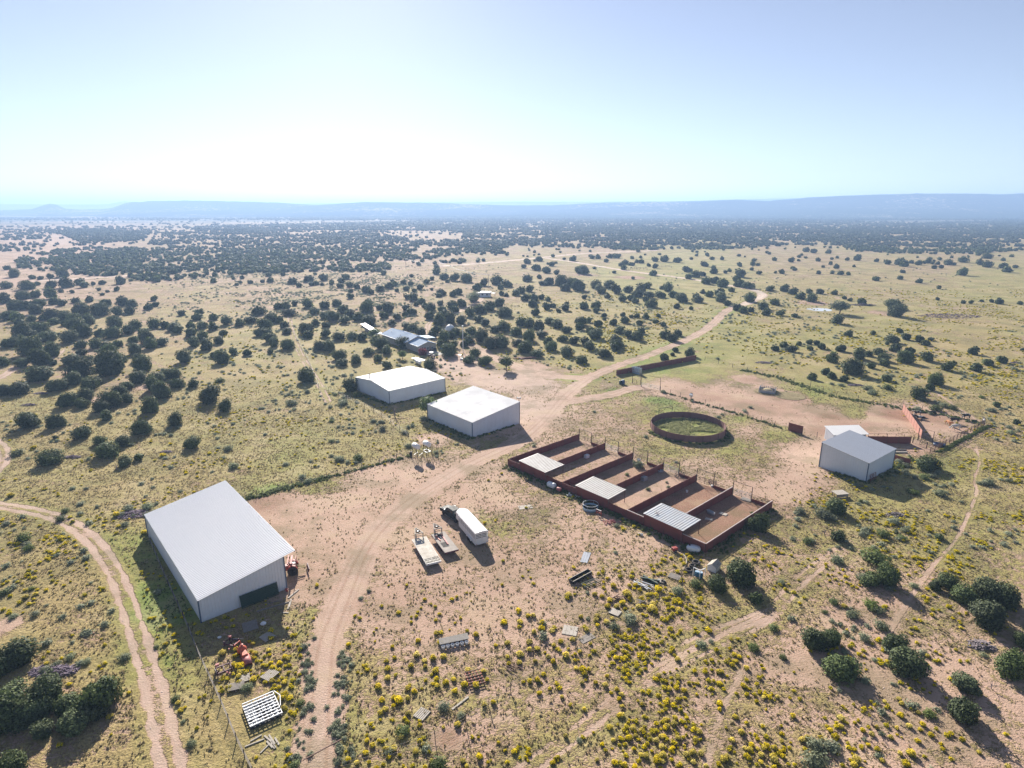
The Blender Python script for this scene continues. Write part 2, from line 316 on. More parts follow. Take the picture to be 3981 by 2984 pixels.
# road and track centre lines: name, half width, kind (0 graded road, 1 two wheel tracks, 2 footpath), tone, points
ROADS = [
 ('dirt_road', 2.0, 0, .12, line('N',1222,3100,1231,2976,1244,2777,1253,2641,1264,2505,1308,2392,1344,2302,1384,2210,1412,2150,1455,2080,1530,2000,1625,1925,1720,1866,1830,1800,1940,1752,2030,1708,2100,1650,2160,1580,2215,1520,2290,1465,2400,1420,2500,1388,2610,1345,2700,1307,2770,1262,2812,1215,2850,1192)),
 ('dirt_road', 2.7, 0, -.45, line('N',2850,1192,2890,1184,2935,1165,2968,1152,2960,1137,2920,1122,2840,1110,2665,1080,2520,1063,2390,1045,2250,1020,2125,1003)),
 ('house_road', 2.2, 0, .1, line('N',2290,1465,2230,1468,2130,1462,2040,1458,1940,1450,1850,1440,1790,1410,1740,1375)),
 ('house_road', 2.2, 0, .1, line('N',2230,1468,2140,1455,2060,1440,1960,1405,1900,1380,1850,1350,1800,1330)),
 ('house_road', 1.3, 1, .15, line('N',1668,1300,1660,1275,1668,1252,1720,1235,1790,1210,1870,1165,1890,1145)),
 ('two_wheel_track', 1.4, 1, .1, line('N',690,3080,667,2980,645,2880,622,2780,600,2680,572,2590,548,2506,520,2415,489,2325,455,2240,415,2170,370,2110,300,2050,230,2012,150,1990,70,1975,-40,1958,-140,1948)),
 ('two_wheel_track', 1.5, 1, .1, line('N',-40,1850,8,1800,15,1765,5,1735,-40,1705)),
 ('two_wheel_track', 1.4, 1, .12, line('N',-30,1480,15,1460,45,1440,60,1425,110,1410,160,1405,215,1385,240,1360)),
 ('two_wheel_track', 1.1, 3, .25, line('N',3270,2140,3150,2215,3060,2310,3000,2395,2880,2450,2770,2505,2650,2560,2530,2625,2420,2705,2320,2790,2200,2880,2070,2975,1990,3040)),
 ('two_wheel_track', 1.0, 3, .25, line('N',2990,2380,2900,2420,2780,2460,2650,2525,2560,2590,2480,2640)),
 ('foot_path', .45, 2, .25, line('N',2880,2610,2835,2700,2795,2780,2775,2860,2750,2950,2730,3030)),
 ('foot_path', .4, 2, .2, line('N',3560,1470,3660,1540,3760,1610,3835,1650,3850,1670)),
 ('foot_path', .34, 2, .2, line('N',3795,1745,3810,1790,3800,1830,3785,1860,3800,1910,3780,1960,3740,2060,3700,2120,3640,2180,3560,2290,3490,2400,3440,2480)),
 ('two_wheel_track', 1.1, 3, .15, line('N',1275,1560,1235,1480,1200,1430,1165,1370,1135,1300,1125,1230)),
 ('two_wheel_track', 1.1, 3, .1, line('N',2330,1183,2480,1190,2640,1196,2800,1197)),
 ('highway', 4.0, 0, -.35, line('N',1700,1034,1850,1025,2050,1006,2250,985,2480,976,2560,972)),
 ('highway', 4.0, 0, -.3, line('N',150,1090,330,1082,480,1072,500,1068)),
 ('two_wheel_track', 1.6, 3, .1, line('N',2981,1134,3070,1140,3150,1146,3400,1170,3600,1190,3990,1215)),
 ('two_wheel_track', 2.0, 0, .2, line('N',2215,1560,2300,1545,2380,1535,2440,1510,2500,1505)),
]
for r in ROADS: r[4][:] = [Vector((p.x, p.y, 0)) for p in r[4]]
def smooth_line(P, it=2):
    for _ in range(it):
        Q = [P[0]]
        for a, b in zip(P[:-1], P[1:]): Q += [a.lerp(b, .25), a.lerp(b, .75)]
        P = Q + [P[-1]]
    return P
for i, r in enumerate(ROADS): ROADS[i] = r[:4] + (smooth_line(r[4]),)
def dist_line(x, y, P):
    best = np.full(len(x), 1e9); side = np.zeros(len(x))
    for a, b in zip(P[:-1], P[1:]):
        dx, dy = b.x - a.x, b.y - a.y; L2 = dx * dx + dy * dy + 1e-9
        t = np.clip(((x - a.x) * dx + (y - a.y) * dy) / L2, 0, 1)
        ex = x - a.x - t * dx; ey = y - a.y - t * dy; d = np.hypot(ex, ey)
        m = d < best; best[m] = d[m]; side[m] = np.sign(ex * dy - ey * dx)[m]
    return best, side
def inpoly(x, y, P):
    c = np.zeros(len(x), bool); n = len(P)
    for i in range(n):
        a, b = P[i], P[(i + 1) % n]
        if a[1] == b[1]: continue
        m = ((a[1] > y) != (b[1] > y)) & (x < (b[0] - a[0]) * (y - a[1]) / (b[1] - a[1]) + a[0]); c ^= m
    return c
# pens: axes of the yard
PW, PS = Vector((-.9, 126.7, 0)), Vector((32.0, 90.7, 0))
PU = Vector((17.3, 15.6, 0)); PV = (PS - PW) / 6.0                  # wall length and one pen's step
RP, RR = Vector((45.2, 149.6, 0)), 9.3                              # round pen
# patches: view, x, y, radius m, d-soil, d-green, d-tone
SPOT = [('Z4',1000,520,9,.5,-.3,.3), ('Z4',1500,640,10,.5,-.3,.32), ('Z4',1950,640,10,.4,-.3,.3), ('M4',700,560,9,.4,-.3,.35), ('Z4',1540,350,5,.9,-.3,.5), ('Z4',1990,520,5.5,.9,-.5,.35), ('Z4',1740,470,5,.8,-.5,.25), ('M4',560,480,3,.2,0,.5), ('M4',470,620,4,.3,0,.5),
 ('M4',1100,480,5,.5,-.2,.35), ('M4',1500,520,9,.5,-.2,.35), ('M4',1380,480,9,.5,0,.35), ('M4',1250,760,6,.6,-.3,.25), ('M3',150,1240,4,.3,0,0), ('M4',340,830,4,.7,-.3,-.1),
 ('B1',60,430,2.2,.7,-.2,0), ('M2',1500,680,5,.7,-.3,-.1), ('M1',860,330,4,.5,-.2,.1), ('M1',1220,230,3,.4,-.1,.1), ('D',570,1085,5,.7,-.3,.55), ('D',620,1250,4,.3,0,.3),
 ('D',1100,880,9,.8,-.4,-.1), ('D',1090,820,12,.6,-.2,0), ('D',980,775,10,.8,-.3,.0), ('D',1010,800,10,.7,-.3,.0), ('B2',1640,1400,1.6,.7,-.2,.6), ('Z8',780,270,1.3,.9,-.3,.3),
 ('Z10',180,300,6,.7,0,.35), ('D',1500,760,3,.3,-.2,.2), ('V3',1000,835,14,.7,-.4,.45), ('V3',600,815,10,.4,-.2,.2), ('V4',400,1055,9,.6,-.3,.35), ('V4',1000,1140,9,.5,-.3,.35),
 ('D',400,1300,6,-.9,.6,0), ('D',1240,1060,5,-.3,.5,0), ('M3',1260,1390,3,-.3,.5,0), ('D',1330,845,3,-.3,.7,0), ('Z4',590,560,4,-.3,.8,0), ('M2',600,1090,5,-.4,.6,0), ('M2',100,1130,4,-.5,.6,0)]
SPOT = [(at(a[0], a[1], a[2]),) + a[3:] for a in SPOT]
def field(x, y):
    """soil cover, greenness, tone (0 pale .. 1 red brown), gravel"""
    x = np.asarray(x, float); y = np.asarray(y, float); yy = np.maximum(y, 18.)
    nx, ny = project(x, yy); s = survey(nx, ny); F = np.zeros((len(x), 4)); F[:, 0] = s[:, 0]; F[:, 1] = s[:, 1]; F[:, 2] = .1
    patch = vnoise(x, y, 14) * .6 + vnoise(x, y, 5, 3) * .4
    F[:, 0] += (patch - .5) * .38; F[:, 1] += (vnoise(x, y, 22, 5) - .5) * .35
    F[:, 2] += vnoise(x, y, 11, 7) * .22
    for p, r, ds, dg, dt in SPOT:
        wob = 1 + .35 * (vnoise(x, y, 2.5, 2) - .5)
        g = np.exp(-(((x - p.x) ** 2 + (y - p.y) ** 2) / (r * wob) ** 2) ** 1.5)
        F[:, 0] += g * ds; F[:, 1] += g * dg; F[:, 2] += g * dt
    for gx_, gy_, gr_ in ((1000, 790, 14), (1090, 830, 20), (1130, 880, 14), (1190, 830, 12)):
        gp = at('D', gx_, gy_); F[:, 3] = np.maximum(F[:, 3], .85 * np.exp(-(((x - gp.x) ** 2 + (y - gp.y) ** 2) / gr_ ** 2) ** 1.5))
    # pens and the round pen
    A = [PW, PW + PU, PW + PU + PV * 6, PS]; m = inpoly(x, y, A)
    if m.any():
        t = ((x - PW.x) * PV.x + (y - PW.y) * PV.y) / PV.length_squared
        F[m, 0] = np.where(t[m] < 3, .72, .88) + (patch[m] - .5) * .4; F[m, 1] = .3
        F[m, 2] = np.choose(np.clip(t[m].astype(int), 0, 5), [.5, .4, .65, .3, 1., .95]) + (patch[m] - .5) * .3
    d = np.hypot(x - RP.x, y - RP.y); m = d < RR
    F[m, 0] = .1; F[m, 1] = .85 + (patch[m] - .5) * .6
    # verges and roads
    for nm, hw, kd, tone, P in ROADS:
        lo = min(p.x for p in P) - 12, min(p.y for p in P) - 12; hi = max(p.x for p in P) + 12, max(p.y for p in P) + 12
        q = np.where((x > lo[0]) & (x < hi[0]) & (y > lo[1]) & (y < hi[1]))[0]
        if not len(q): continue
        dl, sd = dist_line(x[q], y[q], P); wv = (vnoise(x[q], y[q], 1.7, 4) - .5) * .9 * min(1, hw * .5)
        if kd == 0:
            e = np.clip((hw + wv * 1.5 - dl) / (.75 * hw) + .5, 0, 1); rut = np.exp(-((np.abs(dl - hw * .38 - (vnoise(x[q], y[q], 14, 2) - .5) * .5)) / .24) ** 2) + .7 * np.exp(-((dl - hw * .85) / .22) ** 2) * (vnoise(x[q], y[q], 18, 5) > .45)
            F[q, 0] = F[q, 0] * (1 - e) + e * 1.25; F[q, 2] = F[q, 2] * (1 - e) + e * (tone + .38 * rut + .28 * (vnoise(x[q], y[q], 9, 8) - .35)); F[q, 3] = np.maximum(F[q, 3], e * np.clip(.5 - .4 * rut, 0, 1))
            ver = np.exp(-((dl - hw - 1.6) / 1.2) ** 2) * (1 - e); F[q, 1] += ver * .25; F[q, 0] -= ver * .12
        elif kd in (1, 3):
            c = hw * .62; e = np.clip((.42 * hw - np.abs(dl - c) + wv * .7) / .55 + .2, 0, 1) * (dl < 3 * hw)
            mid = (dl < hw * .4) * .35 * np.clip(vnoise(x[q], y[q], 2.2, 9) * 3 - .9, 0, 1); e = np.maximum(e, mid)
            if kd == 3: e = np.clip((.26 + wv * .3 - np.abs(dl - .78)) / .22 + .5, 0, 1) * np.clip(vnoise(x[q], y[q], 3.1, 11) * 1.5 - .2, 0, .85)
            F[q, 0] = F[q, 0] * (1 - e) + e * 1.15; F[q, 2] = F[q, 2] * (1 - e) + e * tone; F[q, 3] = np.maximum(F[q, 3], e * .8)
            ver = np.exp(-((dl - hw - .8) / .7) ** 2); F[q, 1] += ver * .18; F[q, 0] -= ver * .1
        else:
            e = np.clip((hw * .7 + wv * .6 - dl) / .3 + .5, 0, 1) * np.clip(vnoise(x[q], y[q], 4, 12) * 1.3 - .1, 0, .75); F[q, 0] = F[q, 0] * (1 - e) + e * 1.1; F[q, 3] = np.maximum(F[q, 3], e * .5)
    F = np.clip(F, [0, 0, -1, 0], 1.25); return F
def ground_mat():
    t = NT('ranch_ground'); a = t.n('ShaderNodeAttribute', attribute_name='cover'); sp = t.n('ShaderNodeSeparateColor'); t.l(a.outputs['Color'], sp.inputs[0])
    soil, green, tone = sp.outputs[0], sp.outputs[1], sp.outputs[2]; grav = a.outputs['Alpha']
    pos = t.n('ShaderNodeNewGeometry').outputs['Position']
    nA = t.noise(1.15, 5, .62, pos); nB = t.noise(4.2, 3, .6, pos); nC = t.noise(.16, 4, .55, pos); nD = t.noise(14., 2, .5, pos); nE = t.noise(.42, 4, .6, pos)
    s = t.mth('ADD', t.mth('MULTIPLY', nA, .55), t.mth('MULTIPLY', nB, .45)); s = t.mth('ADD', t.mth('MULTIPLY', t.mth('SUBTRACT', s, .5), 2.1), .5)
    s = t.mth('ADD', s, t.mth('MULTIPLY', t.mth('SUBTRACT', nC, .5), .55)); s = t.mth('ADD', s, t.mth('MULTIPLY', t.mth('SUBTRACT', nE, .5), .75))
    soil = t.mth('SUBTRACT', soil, t.mth('MULTIPLY', t.mth('SUBTRACT', 1.0, grav), .02))
    veg = t.rng(t.mth('SUBTRACT', s, soil), -.10, .13, 0, 1, True)                    # clump cover
    sa = t.mix(nC, (.50, .33, .24), (.61, .44, .34)); sb = t.mix(nA, (.22, .105, .065), (.31, .165, .105)); cs = t.mix(tone, sa, sb); cs = t.mix(t.rng(tone, 0, -.6), cs, (.74, .64, .54))
    cs = t.mix(t.mth('MULTIPLY', t.rng(nB, .45, .7), .35), cs, (.68, .55, .45)); cs = t.mix(t.mth('MULTIPLY', grav, .5), cs, (.50, .40, .34)); gr = t.rng(nD, .56, .66)
    cs = t.mix(t.mth('MULTIPLY', t.mth('MULTIPLY', gr, grav), .45), cs, (.60, .50, .44))
    cs = t.mix(t.mth('MULTIPLY', t.rng(nD, .30, .44, 1, 0), .25), cs, (.22, .13, .09))
    dry = t.mix(t.rng(nB, .3, .7), (.27, .20, .082), (.48, .375, .172)); gn = t.mix(t.rng(nA, .3, .7), (.16, .18, .042), (.36, .365, .095))
    g2 = t.mth('ADD', green, t.mth('MULTIPLY', t.mth('SUBTRACT', nC, .5), .7)); cv = t.mix(t.rng(g2, .20, .98), dry, gn)
    cv = t.mix(t.rng(g2, .82, 1.15), cv, (.20, .275, .06))
    gap_shade = t.rng(t.mth('ADD', t.mth('MULTIPLY', nD, .4), t.mth('MULTIPLY', nB, .6)), .34, .47, 1, 0, True); cv = t.mix(t.mth('MULTIPLY', gap_shade, .5), cv, (.05, .05, .025))  # shade in the gaps between grass clumps painted as dark colour
    c = t.mix(veg, cs, cv)
    spk = t.rng(t.mth('ADD', t.mth('MULTIPLY', t.noise(2.6, 3, .6, pos), .7), t.mth('MULTIPLY', nE, .3)), .545, .60); c = t.mix(t.mth('MULTIPLY', spk, t.mth('SUBTRACT', .42, t.mth('MULTIPLY', grav, .42))), c, (.13, .115, .055))
    c = t.mix(t.mth('MULTIPLY', t.rng(nE, .35, .62, 1, 0), .22), c, (.17, .12, .075))
    big = t.noise(.075, 5, .68, pos); c = t.mix(t.mth('MULTIPLY', t.rng(big, .50, .60), .38), c, (.115, .12, .045)); c = t.mix(t.mth('MULTIPLY', t.rng(big, .47, .38), .30), c, (.50, .40, .25))
    # open woodland too far off to stand as trees of its own: dark crowns seen as speckle
    ln = t.n('ShaderNodeVectorMath', operation='LENGTH'); t.l(pos, ln.inputs[0]); far = t.rng(ln.outputs['Value'], 1800, 3300)
    wv = t.noise(.035, 4, .75, pos); wo = t.noise(.0022, 3, .6, pos); ws = t.rng(t.mth('ADD', t.mth('MULTIPLY', wv, .5), t.mth('MULTIPLY', wo, .5)), .42, .48)
    c = t.mix(t.mth('MULTIPLY', ws, far), c, (.05, .06, .03))
    t.l(c, t.b.inputs['Base Color']); t.b.inputs['Roughness'].default_value = .95; t.b.inputs['Specular IOR Level'].default_value = .15
    h = t.mth('ADD', t.mth('MULTIPLY', nB, .12), t.mth('ADD', t.mth('MULTIPLY', t.mth('MULTIPLY', veg, t.mth('ADD', nA, .4)), .34), t.mth('MULTIPLY', nD, .045)))
    t.bump(h, .8, 1.0); return t.m
M['ground'] = ground_mat()
def ground_mesh(name, V, F):
    c = field(V[:, 0], V[:, 1]); return quads_mesh(name, V, F, M['ground'], {'cover': ('POINT', 'FLOAT_COLOR', c)})
rad = np.concatenate([[0.5, 8, 16, 24], np.arange(30, 200, .42), 200 * np.exp(np.arange(0, 360) * math.log(75) / 359)])
aa = np.concatenate([np.linspace(-44, 44, 640), np.linspace(48, 312, 67)])
aa = np.radians(90 - aa); RRg, AAg = np.meshgrid(rad, aa, indexing='ij')
GV = np.c_[(RRg * np.cos(AAg)).ravel(), (RRg * np.sin(AAg)).ravel(), np.zeros(RRg.size)]
nr, na = RRg.shape; I, J = np.meshgrid(np.arange(nr - 1), np.arange(na), indexing='ij'); J2 = (J + 1) % na
GF = np.stack([I * na + J, I * na + J2, (I + 1) * na + J2, (I + 1) * na + J], -1).reshape(-1, 4)
GF = GF[:, ::-1] if True else GF
g = link(ground_mesh('ground', GV, GF), 'ground'); tag(g, kind='structure')
def strip(P, hw, step, z):
    L = 0; pts = [P[0]]
    for a, b in zip(P[:-1], P[1:]):
        n = max(1, int((b - a).length / step)); pts += [a.lerp(b, (k + 1) / n) for k in range(n)]
    pts = np.array([(p.x, p.y) for p in pts]); T = np.gradient(pts, axis=0); T /= np.hypot(*T.T)[:, None] + 1e-9
    Nn = np.c_[-T[:, 1], T[:, 0]]; m = max(6, int(2 * hw / .22)); w = np.linspace(-hw, hw, m + 1)
    X = pts[:, None, :] + Nn[:, None, :] * w[None, :, None]; n = len(pts)
    V = np.c_[X.reshape(-1, 2), np.full(n * (m + 1), z)]
    I, J = np.meshgrid(np.arange(n - 1), np.arange(m), indexing='ij'); a = I * (m + 1) + J
    return V, np.stack([a, a + m + 1, a + m + 2, a + 1], -1).reshape(-1, 4)
zz = .004
for nm, hw, kd, tone, P in ROADS:
    far = min(p.y for p in P); V, F = strip(P, hw * (1.3 if kd == 0 else 1.25), (.3 if far < 110 else .8) if far < 200 else 2.0, zz); zz += .0012
    tag(link(ground_mesh(nm, V, F), nm), kind='structure')

# ------------------------------------------------------------------ far ridges: long low landforms with real depth
def ridge(name, D, depth, prof, base, wood):
    pts = [at_depth(v, x, y, D) for v, x, y in prof]; xs = [p.x for p in pts]; zs = [p.z for p in pts]
    n = 260; m = 26; X = np.linspace(xs[0], xs[-1], n); Z = np.interp(X, xs, zs); Z = np.maximum(Z, 4)
    Z = Z + (vnoise(X, X * 0, 60, 3) - .5) * 3.0
    V = []
    for j in range(m):
        t = j / (m - 1); 
        if t < .6: q = t / .6; y = D - depth * (1 - q); h = q ** 1.5 * (1 - .25 * math.sin(q * math.pi))
        else: q = (t - .6) / .4; y = D + depth * 1.2 * q; h = 1 - q ** 1.6
        k = vnoise(X, np.full(n, y), depth * .28, 1) * .35 + .83
        sc = y / D
        V.append(np.c_[X * sc, np.full(n, y) + (vnoise(X, X * 0, depth * .5, 6) - .5) * depth * .4 * (1 - h), -2 + (Z + 2) * h * (k if .02 < h < .93 else np.ones(n))])
    V = np.concatenate(V); I, J = np.meshgrid(np.arange(m - 1), np.arange(n - 1), indexing='ij'); a = I * n + J
    F = np.stack([a, a + 1, a + n + 1, a + n], -1).reshape(-1, 4)
    c = np.tile([wood, .4, .1, 0.], (len(V), 1)); o = link(quads_mesh(name, V, F, M['hill'], {'cover': ('POINT', 'FLOAT_COLOR', c)}), name); tag(o, kind='structure')
def hill_mat():
    t = NT('wooded_hill'); pos = t.n('ShaderNodeNewGeometry').outputs['Position']
    a = t.n('ShaderNodeAttribute', attribute_name='cover'); sp = t.n('ShaderNodeSeparateColor'); t.l(a.outputs['Color'], sp.inputs[0])
    f = t.rng(t.mth('ADD', t.mth('MULTIPLY', t.noise(.03, 4, .75, pos), .6), t.mth('MULTIPLY', t.noise(.0016, 3, .6, pos), .4)), t.mth('SUBTRACT', 1.0, sp.outputs[0]), t.mth('SUBTRACT', 1.06, sp.outputs[0]))
    t.l(t.mix(f, (.36, .30, .19), (.030, .04, .022)), t.b.inputs['Base Color']); t.b.inputs['Roughness'].default_value = 1; t.b.inputs['Specular IOR Level'].default_value = 0
    return t.m
M['hill'] = hill_mat()
ridge('far_hills', 8800, 1500, [('V1',-600,207),('V1',0,205),('V1',700,207),('V1',930,205),('V1',1050,181),('V1',1110,180),('V1',1200,198),('V2',100,200),('V2',700,197),('V2',1400,187),('V3',0,183),('V3',700,184),('V3',1500,178),('V3',1900,165),('V3',2211,158),('V4',350,150),('V4',600,160),('V4',2600,165)], 0, .6)
ridge('mesa', 5300, 1300, [('V1',-700,262),('V1',0,258),('V1',270,250),('V1',350,222),('V1',420,203),('V1',480,208),('V1',560,245),('V1',700,252),('V1',900,247),('V1',970,235),('V1',1060,203),('V1',1150,183),('V1',1210,188),('V1',1270,178),('V1',1600,173),('V1',2211,187),('V2',230,197),('V2',400,205),('V2',700,228),('V2',1000,245),('V2',1300,262)], 0, .6)
ridge('mesa', 5000, 1200, [('V2',-500,270),('V2',0,255),('V2',250,232),('V2',500,215),('V2',700,201),('V2',900,186),('V2',1200,190),('V2',1600,196),('V2',1900,208),('V2',2211,216),('V3',300,215),('V3',700,195),('V3',1100,187),('V3',1550,180),('V3',2211,190)], 0, .6)
ridge('wooded_ridge', 4600, 1500, [('V2',1200,285),('V2',1900,275),('V3',0,262),('V3',400,246),('V3',800,234),('V3',1200,214),('V3',1600,181),('V3',1870,166),('V3',2211,178),('V4',0,178),('V4',350,149),('V4',700,131),('V4',1300,114),('V4',1800,116),('V4',2100,120),('V4',2211,111),('V4',3200,105)], 0, .62)
# haze between the camera and the hills
def haze():
    o = MB().box((0, 7500, 97.5), (60000, 17000, 199)).build('haze', None); o['kind'] = 'stuff'
    m = bpy.data.materials.new('haze'); m.use_nodes = True; t = m.node_tree; t.nodes.remove(t.nodes['Principled BSDF'])
    v = t.nodes.new('ShaderNodeVolumePrincipled'); v.inputs['Color'].default_value = (.40, .60, .95, 1); v.inputs['Density'].default_value = .00023; v.inputs['Anisotropy'].default_value = .25
    t.links.new(v.outputs[0], t.nodes['Material Output'].inputs['Volume']); o.data.materials.append(m)
haze()
# ------------------------------------------------------------------ buildings
def shed(name, label, F, a, W, D, h, roofx, over, ribw, wall, roofm, cat='shed', open_right=False, gable=False):
    """h = heights at (0,0) (W,0) (0,D) (W,D); local x runs from the front corner to the right, y back to the left"""
    t = thing(name, F, R(a), label, cat); h00, h10, h01, h11 = h[:4]; hm = h[4] if gable else None
    def wq(p, q, zp, zq): 
        n = max(2, int((Vector(q) - Vector(p)).length / ribw)); return (*p, 0), (*q, 0), (*q, zq), (*p, zp), n
    def side(name_, segs, m=wall):
        b = MB()
        for s in segs:
            p0, p1, p2, p3, n = wq(*s); b.sheet(p0, p1, p2, p3, n, .035, .05, .3)
        return b.build(name_, m, t)
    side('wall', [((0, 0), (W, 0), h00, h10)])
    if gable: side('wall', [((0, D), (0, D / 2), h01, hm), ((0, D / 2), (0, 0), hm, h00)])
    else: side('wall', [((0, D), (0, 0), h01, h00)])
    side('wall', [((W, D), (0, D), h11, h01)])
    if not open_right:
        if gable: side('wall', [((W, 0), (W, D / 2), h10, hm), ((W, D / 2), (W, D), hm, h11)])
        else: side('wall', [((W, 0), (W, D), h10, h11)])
    else:
        n = 5
        for k in range(n + 1): MB().box((W - .1, .12 + (D - .24) * k / n, h10 / 2 - .05), (.2, .2, h10 - .1)).build('post', M['post'], t)
        MB().box((W - .1, D / 2, h10 - .2), (.22, D - .3, .3)).build('beam', M['post'], t)
    o = over; X1 = roofx
    sl = (h10 - h00) / W; 
    def z(x, y):
        f0 = h00 + (h10 - h00) * x / W; f1 = h01 + (h11 - h01) * x / W
        if gable: k = abs(y - D / 2) / (D / 2); return f0 * k + hm * (1 - k) + .08
        return f0 + (f1 - f0) * y / D + .08
    rb = MB()
    if gable:
        n = int((X1 + 2 * o) / ribw)
        rb.sheet((-o, -o, z(0, -o)), (X1 + o, -o, z(W, -o)), (X1 + o, D / 2, z(W, D / 2)), (-o, D / 2, z(0, D / 2)), n, .04, .05, .22)
        rb.sheet((X1 + o, D + o, z(W, D + o)), (-o, D + o, z(0, D + o)), (-o, D / 2, z(0, D / 2)), (X1 + o, D / 2, z(W, D / 2)), n, .04, .05, .22)
        rb.box(((X1) / 2, D / 2, hm + .13), (X1 + 2 * o, .5, .04))
    elif h00 == h01 or abs(h10 - h00) > abs(h01 - h00):                # ribs run along x (down the slope)
        n = int((D + 2 * o) / ribw)
        rb.sheet((X1 + o, -o, z(X1 + o, -o)), (X1 + o, D + o, z(X1 + o, D + o)), (-o, D + o, z(-o, D + o)), (-o, -o, z(-o, -o)), n, .06, .05, .42)
    else:
        n = int((X1 + 2 * o) / ribw)
        rb.sheet((-o, -o, z(-o, -o)), (X1 + o, -o, z(X1 + o, -o)), (X1 + o, D + o, z(X1 + o, D + o)), (-o, D + o, z(-o, D + o)), n, .045, .05, .22)
    rb.build('roof', roofm, t)
    for x, y, hh in ((0, 0, h00), (W, 0, h10), (0, D, h01), (W, D, h11)):
        MB().box((x + (-.05 if x == 0 else .05), y + (-.05 if y == 0 else .05), hh / 2), (.16, .16, hh - .02)).build('corner_trim', M['trim'], t)
    return t, z
bigF = (-42.8, 72.8, 0)
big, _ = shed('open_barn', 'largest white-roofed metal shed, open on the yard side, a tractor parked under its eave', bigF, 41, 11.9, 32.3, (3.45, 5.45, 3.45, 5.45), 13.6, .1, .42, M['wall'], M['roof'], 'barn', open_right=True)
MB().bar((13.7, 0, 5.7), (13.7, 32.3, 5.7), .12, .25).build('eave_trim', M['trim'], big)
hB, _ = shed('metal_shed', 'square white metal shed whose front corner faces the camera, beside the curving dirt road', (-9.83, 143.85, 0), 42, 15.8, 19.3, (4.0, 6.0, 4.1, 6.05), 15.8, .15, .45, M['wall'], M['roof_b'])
def floodlight(parent, p, rz):
    b = MB(); b.bar(p, (p[0], p[1], p[2] + .9), .09); b.build('light_bracket', M['post'], parent)
    for s in (-1, 1):
        q = MB().box((p[0] + s * .35 * math.cos(rz), p[1] + s * .35 * math.sin(rz), p[2] + 1.0), (.42, .3, .34), rz).build('floodlight', M['steel'], parent)
    MB().bar((p[0] - .4 * math.cos(rz), p[1] - .4 * math.sin(rz), p[2] + .82), (p[0] + .4 * math.cos(rz), p[1] + .4 * math.sin(rz), p[2] + .82), .06).build('crossbar', M['post'], parent)
floodlight(hB, (15.9, .25, 6.0), R(-42))
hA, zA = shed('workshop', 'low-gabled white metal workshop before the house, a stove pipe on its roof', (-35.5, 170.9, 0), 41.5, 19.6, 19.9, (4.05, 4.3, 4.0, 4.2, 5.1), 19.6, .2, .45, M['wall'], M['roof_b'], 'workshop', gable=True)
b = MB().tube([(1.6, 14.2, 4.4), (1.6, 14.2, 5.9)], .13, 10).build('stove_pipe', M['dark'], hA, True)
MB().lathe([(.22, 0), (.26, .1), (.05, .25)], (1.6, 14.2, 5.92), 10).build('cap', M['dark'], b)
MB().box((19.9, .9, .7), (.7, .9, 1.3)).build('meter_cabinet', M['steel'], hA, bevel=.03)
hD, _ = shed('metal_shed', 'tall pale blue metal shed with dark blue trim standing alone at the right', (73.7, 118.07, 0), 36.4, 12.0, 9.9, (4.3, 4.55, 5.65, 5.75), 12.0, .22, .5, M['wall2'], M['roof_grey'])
dr = MB().sheet((12.09, 3.0, 0), (12.09, 7.4, 0), (12.09, 7.4, 3.9), (12.09, 3.0, 3.9), 8, .04, .03).build('sliding_door', M['wall2'], hD)
MB().box((12.2, 5.2, 4.0), (.14, 5.4, .18)).build('rail', M['trim'], dr)
g_ = thing('leaning_gate', Vector((73.7, 118.07, 0)) + Matrix.Rotation(R(36.4), 3, 'Z') @ Vector((.5, -.3, 0)), R(36.4), 'dark red pipe gate leaning on the pale blue shed by its near corner', 'gate')
b = MB()
for k in range(6): b.bar((0, -.35 + .05 * k, .15 + k * .28), (2.6, -.35 + .05 * k, .15 + k * .28), .07)
b.build('rails', M['rust'], g_); b = MB(); [b.bar((x, -.38, .05), (x, -.1, 1.6), .07) for x in (0, 1.3, 2.6)]; b.build('uprights', M['rust'], g_)
# little shed behind it
E0 = at('Z3', 467, 283); ts = thing('animal_shelter', at('Z3', 590, 270), R(4), 'small white lean-to shelter behind the pale blue shed', 'shelter')
ts.location = (77.6, 139.8, 0)
b = MB(); b.sheet((0, 3.6, 0), (0, 0, 0), (0, 0, 2.4), (0, 3.6, 3.1), 6); b.build('wall', M['wall'], ts)
MB().sheet((8.2, 3.6, 0), (0, 3.6, 0), (0, 3.6, 3.1), (8.2, 3.6, 3.1), 14).build('wall', M['wall'], ts)
MB().sheet((8.2, 0, 0), (8.2, 3.6, 0), (8.2, 3.6, 3.1), (8.2, 0, 2.4), 6).build('wall', M['wall'], ts)
MB().sheet((-.3, -.5, 2.38), (8.6, -.5, 2.38), (8.6, 3.9, 3.22), (-.3, 3.9, 3.22), 18, .04, .05).build('roof', M['roof_b'], ts)

# house
HA = R(-52.5); ho = thing('house', (-42.6, 243.6, 0), HA + R(90), 'long beige house with a blue-grey metal gable roof beyond the workshop', 'house')
